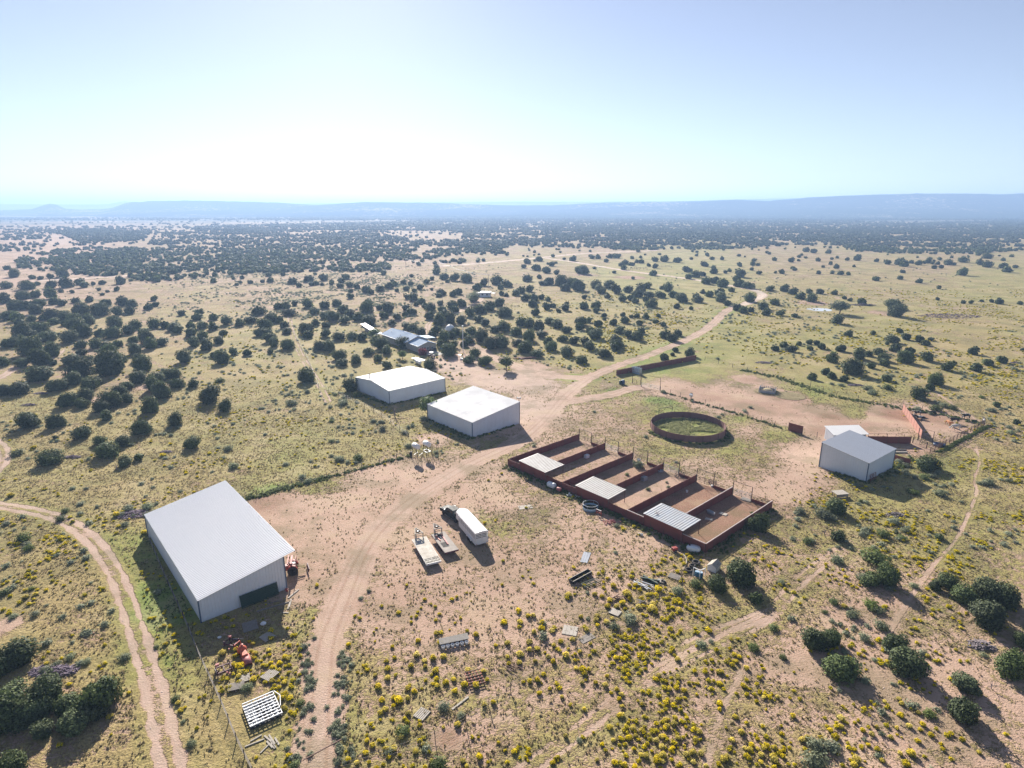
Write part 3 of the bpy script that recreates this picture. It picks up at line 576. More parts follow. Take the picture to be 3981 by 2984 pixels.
# local: x to the right (NE), y from front to back along the ridge; front extension at y<0
Hx = Matrix.Rotation(-(HA + R(90)), 3, 'Z')
W1, L1 = 10.0, 21.5
b = MB(); e, rg = 2.9, 4.7
b.prism([(0, 0), (W1, 0), (W1, e), (W1 / 2, rg), (0, e)], 'y', 0, .12); b.prism([(0, 0), (W1, 0), (W1, e), (W1 / 2, rg), (0, e)], 'y', L1 - .12, L1)
b.box((.06, L1 / 2, e / 2), (.12, L1 - .26, e)); b.box((W1 - .06, L1 / 2, e / 2), (.12, L1 - .26, e)); b.build('wall', M['stucco'], ho)
def gable(x0, x1, y0, y1, e, rg, ov, parent, nm='roof'):
    xm = (x0 + x1) / 2; sl = (rg - e) / (xm - x0); n = int((y1 - y0 + 2 * ov) / .45); b = MB()
    zl = e - sl * ov + .1
    b.sheet((x0 - ov, y1 + ov, zl), (x0 - ov, y0 - ov, zl), (xm, y0 - ov, rg + .1), (xm, y1 + ov, rg + .1), n, .04, .06)
    b.sheet((x1 + ov, y0 - ov, zl), (x1 + ov, y1 + ov, zl), (xm, y1 + ov, rg + .1), (xm, y0 - ov, rg + .1), n, .04, .06)
    r = b.build(nm, M['roof_house'], parent)
    f = MB()
    for y in (y0 - ov - .04, y1 + ov + .04):
        f.bar((x0 - ov, y, zl - .05), (xm, y, rg + .02), .06, .2); f.bar((x1 + ov, y, zl - .05), (xm, y, rg + .02), .06, .2)
    for x in (x0 - ov - .05, x1 + ov + .05): f.bar((x, y0 - ov, zl - .06), (x, y1 + ov, zl - .06), .1, .16)
    f.build('fascia', M['trim'], r); return r
rf = gable(0, W1, 0, L1, e, rg, .5, ho)
for x, y in ((2.6, 18.0), (2.2, 9.0), (3.6, 5.0)): MB().tube([(x, y, 3.5), (x, y, 4.5)], .1, 8).build('vent_pipe', M['steel'], rf)
d = MB().lathe([(.05, 0), (.3, .1), (.38, .2)], (0, 0, 0), 14).build('satellite_dish', M['dark'], rf); d.location = (1.6, 1.4, 4.1); d.rotation_euler = (R(60), 0, R(30))
ex = MB(); We, Le = 8.0, 8.6; xe = .8
ex.prism([(xe, 0), (xe + We, 0), (xe + We, 2.6), (xe + We / 2, 3.9), (xe, 2.6)], 'y', -Le, -Le + .12); ex.box((xe + .06, -Le / 2, 1.3), (.12, Le - .26, 2.6)); ex.box((xe + We - .06, -Le / 2, 1.3), (.12, Le - .26, 2.6)); ex.build('wall', M['stucco'], ho)
gable(xe, xe + We, -Le, -.3, 2.6, 3.9, .35, ho)
MB().box((xe + 4.4, -Le - .06, .9), (5.0, .1, 1.8)).build('stone_facing', M['stone'], ho)
for x in (xe + 4.0, xe + 6.1):
    w = MB(); w.box((x, -Le - .13, 1.75), (1.25, .08, .12)); w.box((x, -Le - .13, .75), (1.25, .08, .12)); [w.box((x + s * .58, -Le - .13, 1.25), (.1, .08, .9)) for s in (-1, 1)]; w.box((x, -Le - .13, 1.25), (1.08, .08, .08))
    wf = w.build('window', M['white'], ho); MB().box((x, -Le - .115, 1.25), (1.06, .03, .88)).build('pane', M['glass'], wf)
w = MB(); [w.box((xe + 1.6 + s * .5, -Le - .1, 1.05), (.14, .1, 2.1)) for s in (-1, 1)]; w.box((xe + 1.6, -Le - .1, 2.12), (1.14, .1, .14)); w = w.build('door_frame', M['white'], ho)
MB().box((xe + 1.6, -Le - .08, 1.03), (.84, .06, 2.0)).build('door', M['stone'], w)
p = MB(); p.sheet((W1 + .3, 2.2, 2.9), (W1 + .3, 8.6, 2.9), (W1 + 5.0, 8.6, 2.5), (W1 + 5.0, 2.2, 2.5), 10); p = p.build('porch_roof', M['roof_house'], ho)
for y in (2.4, 8.4): MB().box((W1 + 4.8, y, 1.22), (.15, .15, 2.42)).build('porch_post', M['stucco'], p)
s_ = thing('shade_canopy', at('Z7', 400, 330), 0, 'long pale canopy roof on posts standing behind the left end of the house', 'canopy')
A_, B_ = at('Z7', 415, 318, 2.6), at('Z7', 205, 187, 2.6); s_.location = (A_.x, A_.y, 0); s_.rotation_euler = (0, 0, ang(A_, B_)); Lc = (B_ - A_).length
MB().sheet((0, -1.0, 2.75), (Lc, -1.0, 2.75), (Lc, 1.3, 2.45), (0, 1.3, 2.45), 30).build('canopy_roof', M['roof_grey'], s_)
for k in range(5):
    for y in (-.9, 1.2): MB().box((.3 + (Lc - .6) * k / 4, y, 1.2), (.12, .12, 2.4)).build('post', M['wood'], s_)
MB().box((Lc * .6, .8, 1.0), (Lc * .35, .1, 1.7)).build('board_wall', M['wood'], s_)
# dome on its drum
dm = thing('observatory', (-28.0, 275.2, 0), 0, 'small round building with a white dome among the junipers behind the house', 'observatory')
MB().lathe([(1.75, 0), (1.75, 1.9)], n=28).build('drum_wall', M['stucco'], dm, True)
do_ = MB().lathe([(2.15, 1.9), (2.2, 2.15)] + [(2.1 * math.cos(R(a)), 2.2 + 2.0 * math.sin(R(a))) for a in range(0, 91, 9)], n=32).build('dome', M['white'], dm, True)
MB().lathe([(.3, 0), (.3, .35), (.02, .5)], (0, 0, 4.1), 12).build('cap', M['white'], do_, True)
for s in (-1, 1): MB().lathe([(.02, -.25), (.25, -.12), (.3, 0), (.25, .2), (.02, .3)], (s * 2.25, 0, 2.2), 10).build('shutter_roller', M['white'], do_, True)
# radio mast
mp = at('Z7', 1493, 562); ms = thing('radio_mast', mp, 0, 'thin white lattice mast rising in front of the domed building', 'mast')
b = MB()
for k in range(3):
    a = k * 2 * math.pi / 3; b.bar((.2 * math.cos(a), .2 * math.sin(a), 0), (.17 * math.cos(a), .17 * math.sin(a), 10.4), .07)
b.build('leg_tubes', M['white'], ms); b = MB()
for k in range(3):
    a, c = k * 2 * math.pi / 3, (k + 1) * 2 * math.pi / 3
    for j in range(20): b.bar((.19 * math.cos(a), .19 * math.sin(a), j * .52), (.19 * math.cos(c), .19 * math.sin(c), (j + 1) * .52), .045)
b.build('lattice', M['white'], ms); MB().lathe([(.3, 0), (.34, .15), (.3, .35)], (0, 0, 10.4), 10).build('antenna_head', M['white'], ms)
# mobile home far up the track
mh = thing('cabin', at('V2', 1915, 1003), R(-12), 'little white flat-roofed cabin alone among junipers far behind the dome', 'cabin')
MB().box((3.2, 2, 1.5), (6.2, 4.0, 2.9)).build('wall', M['wall'], mh); MB().box((3.2, 2, 3.05), (6.8, 4.6, .2), rx=R(4)).build('roof', M['roof'], mh)
MB().box((-1.6, 2.2, 1.15), (3.0, 3, 2.2)).build('side_room', M['wall'], mh); MB().box((-1.6, 2.2, 2.4), (3.4, 3.4, .14), ry=R(-4)).build('side_roof', M['roof'], mh)
MB().sheet((6.6, .4, 2.6), (9.4, .4, 2.5), (9.4, 3.6, 2.5), (6.6, 3.6, 2.6), 6).build('awning', M['roof'], mh)
for x in (1.6, 4.6): MB().box((x, -.03, 1.6), (1.1, .06, .9)).build('window', M['glass'], mh)
for x in (9.2,): 
    for y in (.6, 3.4): MB().box((x, y, 1.2), (.12, .12, 2.4)).build('post', M['post'], mh)
# slab, tank, utility vehicle near the house
pt = MB().add([at('Z7', x, y, .05) for x, y in ((945, 560), (1120, 530), (1245, 578), (1130, 612), (1060, 600))] + [at('Z7', x, y, -.1) for x, y in ((945, 560), (1120, 530), (1245, 578), (1130, 612), (1060, 600))],
    [(4, 3, 2, 1, 0), (0, 1, 6, 5), (1, 2, 7, 6), (2, 3, 8, 7), (3, 4, 9, 8), (4, 0, 5, 9)]).build('concrete_apron', M['concrete']); tag(pt, kind='structure')
tk = thing('propane_tank', at('Z7', 915, 715), ang(at('Z7', 890, 690), at('Z7', 945, 722)), 'long white propane tank lying beside a juniper near the house', 'propane tank')
n = 9; pr = [(.02, -2.4)] + [(.62 * math.sin(R(a)), -2.4 + .5 * (1 - math.cos(R(a)))) for a in (30, 60, 90)] + [(.62, 1.9)] + [(.62 * math.cos(R(a)), 1.9 + .5 * math.sin(R(a))) for a in (30, 60, 85)] + [(.02, 2.42)]
o = MB().lathe(pr, n=20).build('tank', M['white'], tk, True); o.rotation_euler = (0, R(90), 0); o.location = (0, 0, .95)
MB().lathe([(.2, 0), (.2, .2), (.05, .3)], (0, 0, 1.55), 12).build('valve_dome', M['white'], tk)
for s in (-1.4, 1.4): MB().box((s, 0, .2), (.25, 1.0, .42)).build('foot', M['concrete'], tk)
o = MB().box((0, 0, .06), (6.6, 2.0, .14)).build('pale_sheet', M['white']); pp = at('Z7', 920, 650); o.location = pp; o.rotation_euler = (0, 0, ang(at('Z7', 850, 630), at('Z7', 985, 668))); tag(o, 'long pale flat panel on the ground behind the white propane tank', 'panel')
def wheel(parent, p, r, w, rim=.55, axis='y', name='wheel', rm=None, flat=False):
    wq = bpy.data.objects.new(name, None); COL.objects.link(wq); wq.parent = parent; wq.location = p
    if not flat: wq.rotation_euler = (R(90), 0, 0) if axis == 'y' else (0, R(90), 0)
    MB().lathe([(r * rim, -w / 2), (r * .93, -w / 2), (r, -w * .3), (r, w * .3), (r * .93, w / 2), (r * rim, w / 2), (r * rim, -w / 2)], n=22).build('tyre', M['rubber'], wq, True)
    MB().lathe([(.02, -w * .3), (r * rim, -w * .35), (r * rim, w * .35), (r * .3, w * .2), (.02, w * .3)], n=18).build('rim', rm or M['steel'], wq, True)
    return wq
uv = thing('utility_vehicle', at('Z7', 1088, 622), R(-50), 'small maroon side-by-side buggy with a white roof by the house apron', 'buggy')
MB().box((0, 0, .75), (2.7, 1.35, .5)).build('body', M['purple'], uv, bevel=.1); MB().box((-.1, 0, 1.95), (1.5, 1.35, .1)).build('roof', M['white'], uv, bevel=.04)
b = MB(); [b.bar((x, y, .9), (x * .8, y, 1.92), .06) for x in (-.8, .6) for y in (-.6, .6)]; b.build('roll_cage', M['dark'], uv); MB().box((-.1, 0, 1.05), (.6, 1.2, .5)).build('seat', M['dark'], uv)
for x in (-.95, .95):
    for y in (-.6, .6): wheel(uv, (x, y, .34), .34, .26)
# sign boards near the yard track
sg = thing('sign_stand', at('Z7', 1452, 655), R(-20), 'small white-topped stand at the edge of the yard below the radio mast', 'stand')
MB().box((0, 0, .9), (.12, .12, 1.8)).build('post', M['white'], sg); MB().box((0, 0, 1.9), (1.3, .7, .08), rx=R(12)).build('top_board', M['white'], sg); MB().box((.6, .3, .35), (1.0, .6, .5)).build('box', M['white'], sg)
t_ = MB().box((0, 0, .25), (3.4, .9, .4)).build('blue_boat_cover', M['blue'], bevel=.15); t_.location = at('Z7', 1235, 522); t_.rotation_euler = (0, 0, R(-45)); tag(t_, 'blue tarpaulin bundle on red soil right of the house wall', 'tarpaulin')
t_ = MB().box((0, 0, .55), (1.2, .8, 1.1)).build('dark_bin', M['dark'], bevel=.06); t_.location = at('Z7', 1133, 540); tag(t_, 'black bin standing by the right corner of the house front', 'bin')

# ------------------------------------------------------------------ pens
PWH = 1.55
pen = thing('pen_walls', PW, ang((0, 0), PU), 'red-brown sheet walls round a row of six narrow livestock pens', 'pen walls')
LU, LV = PU.length, PV.length * 6; pv = Matrix.Rotation(-ang((0, 0), PU), 3, 'Z') @ PV      # local step of one pen
def solid_wall(p, q, h, parent, m, name='wall', post=2.6, capm=None, dz=0, jit=.03):
    p = Vector(p); q = Vector(q); L = (q - p).length; n = max(1, round(L / post)); d = (q - p) / n; b = MB(); w = MB(); rnd = random.Random(int(L * 100))
    for k in range(n):
        a = p + d * k; c = p + d * (k + 1); hh = h + rnd.uniform(-jit, jit)
        b.bar((a.x, a.y, hh / 2 + dz), (c.x, c.y, hh / 2 + dz), .06, hh)
    o = b.build(name, m, parent)
    for k in range(n + 1):
        a = p + d * k; w.bar((a.x, a.y, 0), (a.x, a.y, h + .07), .1)
    w.build('wall_posts', M['rust_o'], o)
    if capm:
        s = MB(); s.bar((p.x, p.y, h + .12), (q.x, q.y, h + .12), .11, .08); s.build('cap_rail', capm, o)
    return o
M['cap'] = paint('pale_cap_rail', (.62, .55, .52), .5, 0, .3, 2)
pvx, pvy = pv.x, pv.y
for k in range(7):
    solid_wall((k * pvx, k * pvy), (k * pvx + LU, k * pvy), PWH, pen, M['rust'], capm=M['cap'] if k >= 5 else None)
for k in range(6): solid_wall((k * pvx, k * pvy), ((k + 1) * pvx, (k + 1) * pvy), PWH, pen, M['rust'], capm=M['cap'] if k >= 4 else None)
for k in range(6):                                                   # low back panels with pipe gates over them
    a = Vector((k * pvx + LU, k * pvy, 0)); c = Vector(((k + 1) * pvx + LU, (k + 1) * pvy, 0)); dd = c - a
    solid_wall(a + dd * .5, c - dd * .02, .62, pen, M['rust'], 'low_panel', post=4)
    g2 = MB()
    for z in (.35, .65, .95, 1.25, 1.5): g2.bar((*(a + dd * .02).xy, z), (*(a + dd * .48).xy, z), .05)
    for f in (.02, .25, .48): g2.bar((*(a + dd * f).xy, .2), (*(a + dd * f).xy, 1.55), .06)
    g2.build('pipe_gate', M['steel'] if k % 2 else M['rust_o'], pen)
    r2 = MB()
    for z in (.85, 1.15, 1.5): r2.bar((*(a + dd * .5).xy, z), (*c.xy, z), .05)
    r2.build('pipe_rails', M['rust_o'], pen)
    f2 = MB(); p1, p2, p3 = a + dd * .02, a + dd * .5, c
    for q in (p1, p2): f2.bar((q.x, q.y, 0), (q.x, q.y, 3.0), .1)
    f2.bar((p1.x, p1.y, 3.0), (p2.x, p2.y, 3.0), .06); f2.build('gate_frame', M['post'], pen)
def pshelter(i, ps, lab):
    q = [at('M3', x, y, 2.55) for x, y in ps]; o = q[0]; a = ang(q[0], q[3]); t = thing('pen_shelter', (o.x, o.y, 0), a, lab, 'shelter')
    Lx = ((q[3] - q[0]).length + (q[2] - q[1]).length) / 2; Ly = ((q[1] - q[0]).length + (q[2] - q[3]).length) / 2
    MB().sheet((0, 0, 2.45), (Lx, 0, 2.45), (Lx, Ly, 2.7), (0, Ly, 2.7), 16, .07, .04, .3).build('roof', M['roof_shed'] if i < 2 else M['roof_shed2'], t)
    for x, y, h in ((.15, Ly - .2, 2.62), (Lx - .15, Ly - .2, 2.62), (Lx / 2, Ly - .2, 2.62), (.15, .15, 2.42), (Lx - .15, .15, 2.42)): MB().tube([(x, y, 0), (x, y, h)], .06, 8).build('post', M['rust_o'], t)
    MB().box((Lx / 2, .03, 2.0), (Lx - .4, .05, .85)).build('back_panel', M['rust'], t)
    MB().bar((.1, Ly - .2, 2.55), (Lx - .1, Ly - .2, 2.55), .09).build('beam', M['rust_o'], t); return t, Lx, Ly
M['roof_shed'] = paint('weathered_white_roof', (.60, .585, .55), .55, 0, .3, .9, (.42, .36, .30))
M['roof_shed2'] = paint('bluish_patched_roof', (.52, .56, .60), .45, .1, .4, .5, (.42, .36, .29))
pshelter(0, [(258, 858), (390, 793), (618, 890), (487, 963)], 'white corrugated pen roof nearest the dirt road, leftmost of three')
pshelter(1, [(742, 1070), (865, 988), (1148, 1108), (1020, 1188)], 'white corrugated pen roof between the other two in the pen row')
t3, lx, ly = pshelter(2, [(1327, 1310), (1450, 1225), (1797, 1362), (1673, 1465)], 'patched bluish corrugated pen roof nearest the camera, twigs lying on it')
b = MB(); rnd = random.Random(4)
for k in range(9): a = rnd.uniform(0, 6.28); l = rnd.uniform(.3, .7); b.bar((0, 0, .05), (l * math.cos(a), l * math.sin(a), .12), .05)
o = b.build('broken_branch', M['deadwood']); p = at('M3', 1443, 1320, 2.62); o.location = (p.x, p.y, 2.64); tag(o, 'dark broken branch lying on the patched pen roof', 'branch')
# things in and by the pens
def prop(name, mesh, m, p, rz, label, cat, group=None, **k):
    o = mesh.build(name, m, **k); o.location = (p.x, p.y, p.z if abs(p.z) > 1e-6 else 0); o.rotation_euler = (0, 0, rz); return tag(o, label, cat, group)
def trough(v, x, y, L, W, H, rz, m, label):
    t = thing('trough', at(v, x, y), rz, label, 'trough')
    MB().lathe([(.5 * .92, 0), (.5, H), (.46, H), (.42, .08), (.01, .08)], n=20, sy=1).build('shell', m, t, True).scale = (L, W, 1)
    for s in (-.3, .3): MB().bar((-W * .45, 0, 0), (W * .45, 0, 0), .02).build('seam', m, t) if False else None
    return t
trough('M3', 1907, 1320, 1.9, .8, .55, R(-60), M['steel'], 'grey oval stock trough in the pen nearest the camera')
trough('M3', 1478, 960, 1.3, .9, .45, R(10), M['steel'], 'grey oval trough at the back of the fourth pen')
trough('M3', 1290, 868, .8, .8, .6, 0, M['poly'], 'pale blue tub in the back corner of the third pen')
prop('feed_box', MB().box((0, 0, .4), (1.2, .9, .8)), M['steel'], at('M3', 1335, 1030), R(42), 'grey feed box against the wall between third and fourth pens', 'feed box', bevel=.04)
prop('feed_box', MB().box((0, 0, .4), (1.1, .8, .75)), M['poly'], at('M3', 842, 838), R(42), 'white feed box against the wall of the second pen', 'feed box', bevel=.04)
prop('bucket', MB().lathe([(.17, 0), (.24, .45), (.2, .45), (.15, .05)], n=12), M['white'], at('M3', 1703, 1135), 0, 'white bucket standing alone in the fifth pen', 'bucket')
prop('plank_mat', MB().box((0, 0, .06), (1.3, .8, .1)), M['wood_pale'], at('M3', 1893, 1368), R(-30), 'bluish white board lying by the trough in the nearest pen', 'board')
prop('plank_mat', MB().box((0, 0, .06), (1.4, .95, .1)), M['wood_pale'], at('M3', 2015, 1322), R(-40), 'yellowish board lying right of the trough in the nearest pen', 'board')
prop('plank_mat', MB().box((0, 0, .06), (1.9, 1.2, .14)), M['wood'], at('Z8', 1897, 90), R(-40), 'grey board at the back gate of the nearest pen', 'board')
b = MB()
for z in (.1, .45, .8): b.tube([(1.0 * math.cos(R(a)), 1.0 * math.sin(R(a)), z) for a in range(0, 361, 20)], .035, 6, caps=False)
for a in range(0, 360, 30): b.bar((1.0 * math.cos(R(a)), 1.0 * math.sin(R(a)), .1), (1.0 * math.cos(R(a)), 1.0 * math.sin(R(a)), .8), .05)
prop('hay_ring', b, M['dark'], at('M3', 1640, 1000), 0, 'round black hay ring in the back corner of the fourth pen', 'hay ring')
prop('hay_ring', MB().add(b.v, b.f), M['purple'], at('M3', 1922, 1058), 0, 'maroon hay ring in the back corner of the fifth pen', 'hay ring').scale = (.8, .8, .8)
prop('white_block', MB().lathe([(.3, 0), (.35, .15), (.28, .3), (.05, .34)], n=10), M['white'], at('M3', 1920, 1085), .5, 'small white salt block beside the maroon hay ring', 'salt block')
# round pen
rp = thing('round_pen', (RP.x, RP.y, 0), 0, 'round corral of rusty sheet steel with tall grass growing inside', 'round pen')
segs = 26; b = MB(); P = [(RR * math.cos(R(360 * k / segs)), RR * math.sin(R(360 * k / segs))) for k in range(segs)]
for k in range(segs):
    a, c = P[k], P[(k + 1) % segs]; b.bar((a[0], a[1], .92), (c[0], c[1], .92), .05, 1.75)
b.build('sheet_wall', M['rustp'] if 'rustp' in M else paint('rusty_pink_sheet', (.24, .125, .115), .65, .1, .5, .5, (.13, .06, .055)), rp)
for k in range(0, segs, 2): MB().bar((P[k][0] * 1.008, P[k][1] * 1.008, 0), (P[k][0] * 1.008, P[k][1] * 1.008, 1.86), .1).build('post', M['rust_o'], rp)
p1, p2 = at('Z4', 645, 775) - RP, at('Z4', 770, 745) - RP; k1 = Vector((RR * math.cos(R(128)), RR * math.sin(R(128)), 0)); k2 = Vector((RR * math.cos(R(101)), RR * math.sin(R(101)), 0))
b = MB(); b.bar(k1 * 1.02, (k1 * 1.02) + Vector((0, 0, 3.3)), .11); b.bar(k2 * 1.02, (k2 * 1.02) + Vector((0, 0, 3.3)), .11); b.bar((k1 * 1.02) + Vector((0, 0, 3.25)), (k2 * 1.02) + Vector((0, 0, 3.25)), .1); b.build('gate_frame', M['post'], rp)

# ------------------------------------------------------------------ fences and walls
def fence(name, pts, label, h=1.25, step=5., wires=4, pm='post', pr=.06, rails=0, cat='fence', wm='wire', wr=.012):
    t = thing(name, pts[0], 0, label, cat); o0 = pts[0]; w = MB()
    P = [pts[0]]
    for a, b_ in zip(pts[:-1], pts[1:]):
        n = max(1, round((b_ - a).length / step)); P += [a.lerp(b_, (k + 1) / n) for k in range(n)]
    P = P[:100]; me = None; rnd = random.Random(len(P))
    for p in P:
        if me is None: q = MB().tube([(0, 0, 0), (0, 0, h + .1)], pr, 6).build('post', M[pm], t); me = q.data
        else: q = link(me, 'post', t)
        q.location = (p.x - o0.x, p.y - o0.y, 0); q.rotation_euler = (rnd.uniform(-.04, .04), rnd.uniform(-.04, .04), 0)
    for a, b_ in zip(P[:-1], P[1:]):
        for k in range(wires):
            z = h * (k + 1) / wires - .03; w.bar((a.x - o0.x, a.y - o0.y, z), (b_.x - o0.x, b_.y - o0.y, z), .05 if rails else wr)
    w.build('rails' if rails else 'wires', M[wm], t); return t
fence('wire_fence', line('M2', -350, 1210, 0, 1172, 300, 1085, 600, 1010, 900, 930, 1200, 850, 1320, 815), 'wire fence with a line of weeds between the largest barn and the fuel tanks')
fence('wire_fence', line('N', 575, 2085, 640, 2240, 735, 2450, 765, 2530, 860, 2735, 920, 2880, 985, 3010), 'low netting fence running past the left wall of the largest barn', 1.0, 3.0, 8, wm='wood', wr=.016)
fence('wire_fence', line('M2', -250, -300, 310, -240, 430, -20, 530, 230, 700, 300, 1000, 440, 1150, 540, 1300, 660), 'wire fence beside the track left of the workshop', 1.2, 5)
fence('wire_fence', line('N', 2740, 1400, 2965, 1458, 3150, 1500) + line('M4', 600, 310, 1170, 405, 1500, 455, 1860, 540), 'long wire fence along the far side of the arena', 1.4, 6, 4)
fence('wire_fence', line('Z4', 600, 468, 930, 570, 1400, 705, 1830, 845, 1975, 890) + line('M4', 300, 640, 430, 665, 560, 640), 'wire fence between the round pen and the arena', 1.4, 4.5, 4)
fence('pipe_fence', line('Z10', 810, 1040, 900, 1000, 1110, 890, 1840, 505), 'rusty pipe fence with netting along the cattle pen at the far right', 1.5, 2.3, 5, 'rust_o', .07, rails=1, wm='rust_o')
fence('wire_fence', line('N', 1323, 2990, 1506, 2950, 1692, 2880, 1810, 2815, 1985, 2690, 2237, 2514, 2348, 2455, 2452, 2392, 2549, 2342, 2638, 2279, 2720, 2250), 'sagging wire fence on thin posts through the yellow bushes at the bottom', 1.3, 4.5, 3, 'post', .045)
fence('wire_fence', line('Z7', 60, 225, 140, 225, 480, 240, 700, 230), 'post fence behind the canopy and house', 1.2, 4, 3)
fence('corral_rails', line('Z7', 343, 222, 450, 222), 'short dark rail panel behind the house canopy', 1.3, 2.4, 3, 'post', .09, rails=1, wm='post')
fence('corral_ruins', line('V3', 965, 775, 1050, 762, 1140, 770), 'old dark board corral by the far road', 1.8, 4, 4, 'post', .12, rails=1, wm='rust')
fence('corral_ruins', line('V3', 1235, 750, 1330, 748), 'pale old board wall beside the far dark corral', 2.0, 4, 6, 'wood', .12, rails=1, wm='wood')
wl = thing('sheet_wall', at('Z4', 130, 300), 0, 'long dark red sheet wall closing the near end of the arena', 'wall'); o = wl.location.copy()
def wall_from(name, label, P, h, m, post=2.6, cat='wall', capm=None):
    t = thing(name, P[0], 0, label, cat)
    for a, b_ in zip(P[:-1], P[1:]): solid_wall((a - P[0]).xy.to_3d(), (b_ - P[0]).xy.to_3d(), h, t, m, 'panel', post, capm)
    return t
bpy.data.objects.remove(wl)
A1, A2 = at('Z4', 130, 245, 1.8), at('Z4', 985, 85, 1.8); A1.z = A2.z = 0
wall_from('sheet_wall', 'long dark red sheet wall closing the near end of the arena beside the dirt road', [A1, A2], 1.8, M['rust'], capm=M['rust_o'])
wall_from('sheet_wall', 'free-standing square of red-brown sheet on the fence right of the round pen', line('Z4', 1975, 890, 2125, 932), 2.1, M['rust'], 3.6)
wo = at('Z10', 660, 700); A1, A2 = at('Z10', 672, 605, 2.0), at('Z10', 310, 92, 2.0); A1.z = A2.z = 0
wall_from('sheet_wall', 'sunlit salmon-coloured wall slanting away beside the cattle', [A1, A2], 2.0, M['orangewall'], 3)
A1, A2, A3 = at('Z10', 460, 722, 1.8), at('Z10', 0, 720, 1.8), at('Z3', 900, 262, 1.8); A1.z = A2.z = A3.z = 0
wq = wall_from('sheet_wall', 'dark red wall behind the pale blue shed with pipe rail above it', [A3, A2, A1], 1.8, M['rust'], 3)
b = MB(); [b.bar((p.x - A3.x, p.y - A3.y, 1.8), (p.x - A3.x, p.y - A3.y, 2.5), .06) for p in (A3, A3.lerp(A2, .5), A2, A2.lerp(A1, .35), A2.lerp(A1, .7))]; b.bar((0, 0, 2.45), ((A1 - A3).x * .8, (A1 - A3).y * .8, 2.45), .06); b.build('top_rail', M['rust_o'], wq)
wall_from('sheet_wall', 'low red wall in front of the planks, right of the pale blue shed', line('Z3', 1165, 520, 1345, 575), 1.4, M['rust'], 2.5)
def pgate(v, x0, y0, x1, y1, n, h, label, m='rust_o', posts=True, ph=None):
    a, b_ = at(v, x0, y0), at(v, x1, y1); L = (b_ - a).length; t = thing('pipe_gate', a, ang(a, b_), label, 'gate'); q = MB()
    for k in range(n): q.bar((.08, 0, .2 + (h - .25) * k / (n - 1)), (L - .08, 0, .2 + (h - .25) * k / (n - 1)), .055)
    q.build('rails', M[m], t); q = MB(); [q.bar((x, 0, .15), (x, 0, h), .06) for x in (.08, L / 2, L - .08)]; q.build('uprights', M[m], t)
    if posts:
        for x in (-.05, L + .05): MB().tube([(x, 0, 0), (x, 0, ph or h + .2)], .07, 8).build('gate_post', M['post'], t)
        if ph: MB().bar((-.05, 0, ph - .03), (L + .05, 0, ph - .03), .06).build('header', M['rust_o'], t)
    return t
pgate('Z10', 580, 790, 850, 860, 6, 1.5, 'dark pipe gate in the shadow below the salmon wall', 'post', True, 3.2)
pgate('Z10', 480, 845, 745, 945, 5, 1.4, 'rusty pipe gate in front of the dark gate by the cattle pen', 'rust_o')
pgate('Z10', 890, 850, 1110, 905, 4, 1.3, 'rusty rail panel behind the blue trough', 'rust_o', False)
pgate('Z4', 397, 425, 595, 465, 5, 1.5, 'wide white gate between tall posts at the arena entrance', 'white', True, 4.2)
pgate('Z4', 300, 385, 385, 405, 4, 1.5, 'small rusty gate panel left of the white arena gate', 'rust_o', True, 4.0)
t = thing('white_board', at('Z4', 928, 560), R(-45), 'tilted white board box on a post by the arena fence', 'feeder'); MB().box((0, 0, .5), (.1, .1, 1.0)).build('post', M['post'], t); MB().box((0, 0, 1.35), (.9, .6, .8), rx=R(35)).build('box', M['white'], t); MB().box((0, .12, 1.8), (.7, .5, .06), rx=R(35)).build('opening_shade', M['dark'], t)  # dark slab on the box painted as the shade of its hole
# squeeze chute: pale blue cage of bars
cs = thing('squeeze_chute', at('Y2', 925, 600), ang(at('Y2', 830, 560), at('Y2', 1010, 610)), 'pale blue steel cattle squeeze chute against the dark red arena wall', 'cattle chute'); b = MB()
for y in (-.6, .6):
    for z in (.1, .6, 1.0, 1.4, 1.8, 2.1): b.bar((-1.6, y, z), (1.6, y, z), .09)
    for x in (-1.6, -.9, -.2, .5, 1.2, 1.6): b.bar((x, y, 0), (x, y, 2.2), .09)
for x in (-1.6, -.5, .5, 1.6): b.bar((x, -.6, 2.2), (x, .6, 2.2), .1)
for s in (-1, 1): b.bar((s * 1.6, -.6, 2.1), (s * 1.9, -1.0, 2.6), .07); b.bar((s * .4, .6, 2.1), (s * .5, 1.0, 2.7), .07)
b.build('frame', M['ltblue'], cs); MB().box((.2, -.66, .45), (2.9, .05, .8)).build('side_panel', M['ltblue'], cs); MB().box((1.66, 0, 1.1), (.06, 1.1, 1.9)).build('head_gate', M['steel'], cs)
pgate('Y2', 560, 560, 790, 610, 2, 1.5, 'low red pipe rail running from the chute toward the yard', 'rust_o', False); pgate('Y2', 1080, 500, 1255, 540, 2, 1.5, 'red pipe rail on the arena side of the chute', 'rust_o', False)
t = thing('water_tote', at('Y2', 505, 905), R(20), 'teal and grey bulk bundle on the grass left of the arena gate', 'bundle')
MB().lathe([(.45, 0), (.6, .15), (.62, 1.1), (.5, 1.35), (.1, 1.4)], (.3, 0, 0), 12).build('barrel', M['bluetank'], t, True); MB().lathe([(.4, 0), (.5, .1), (.5, 1.1), (.1, 1.3)], (-.5, .2, 0), 12).build('barrel', M['green_gate'], t, True); MB().box((.3, 0, 1.42), (.6, .5, .06)).build('lid', M['ltblue'], t)
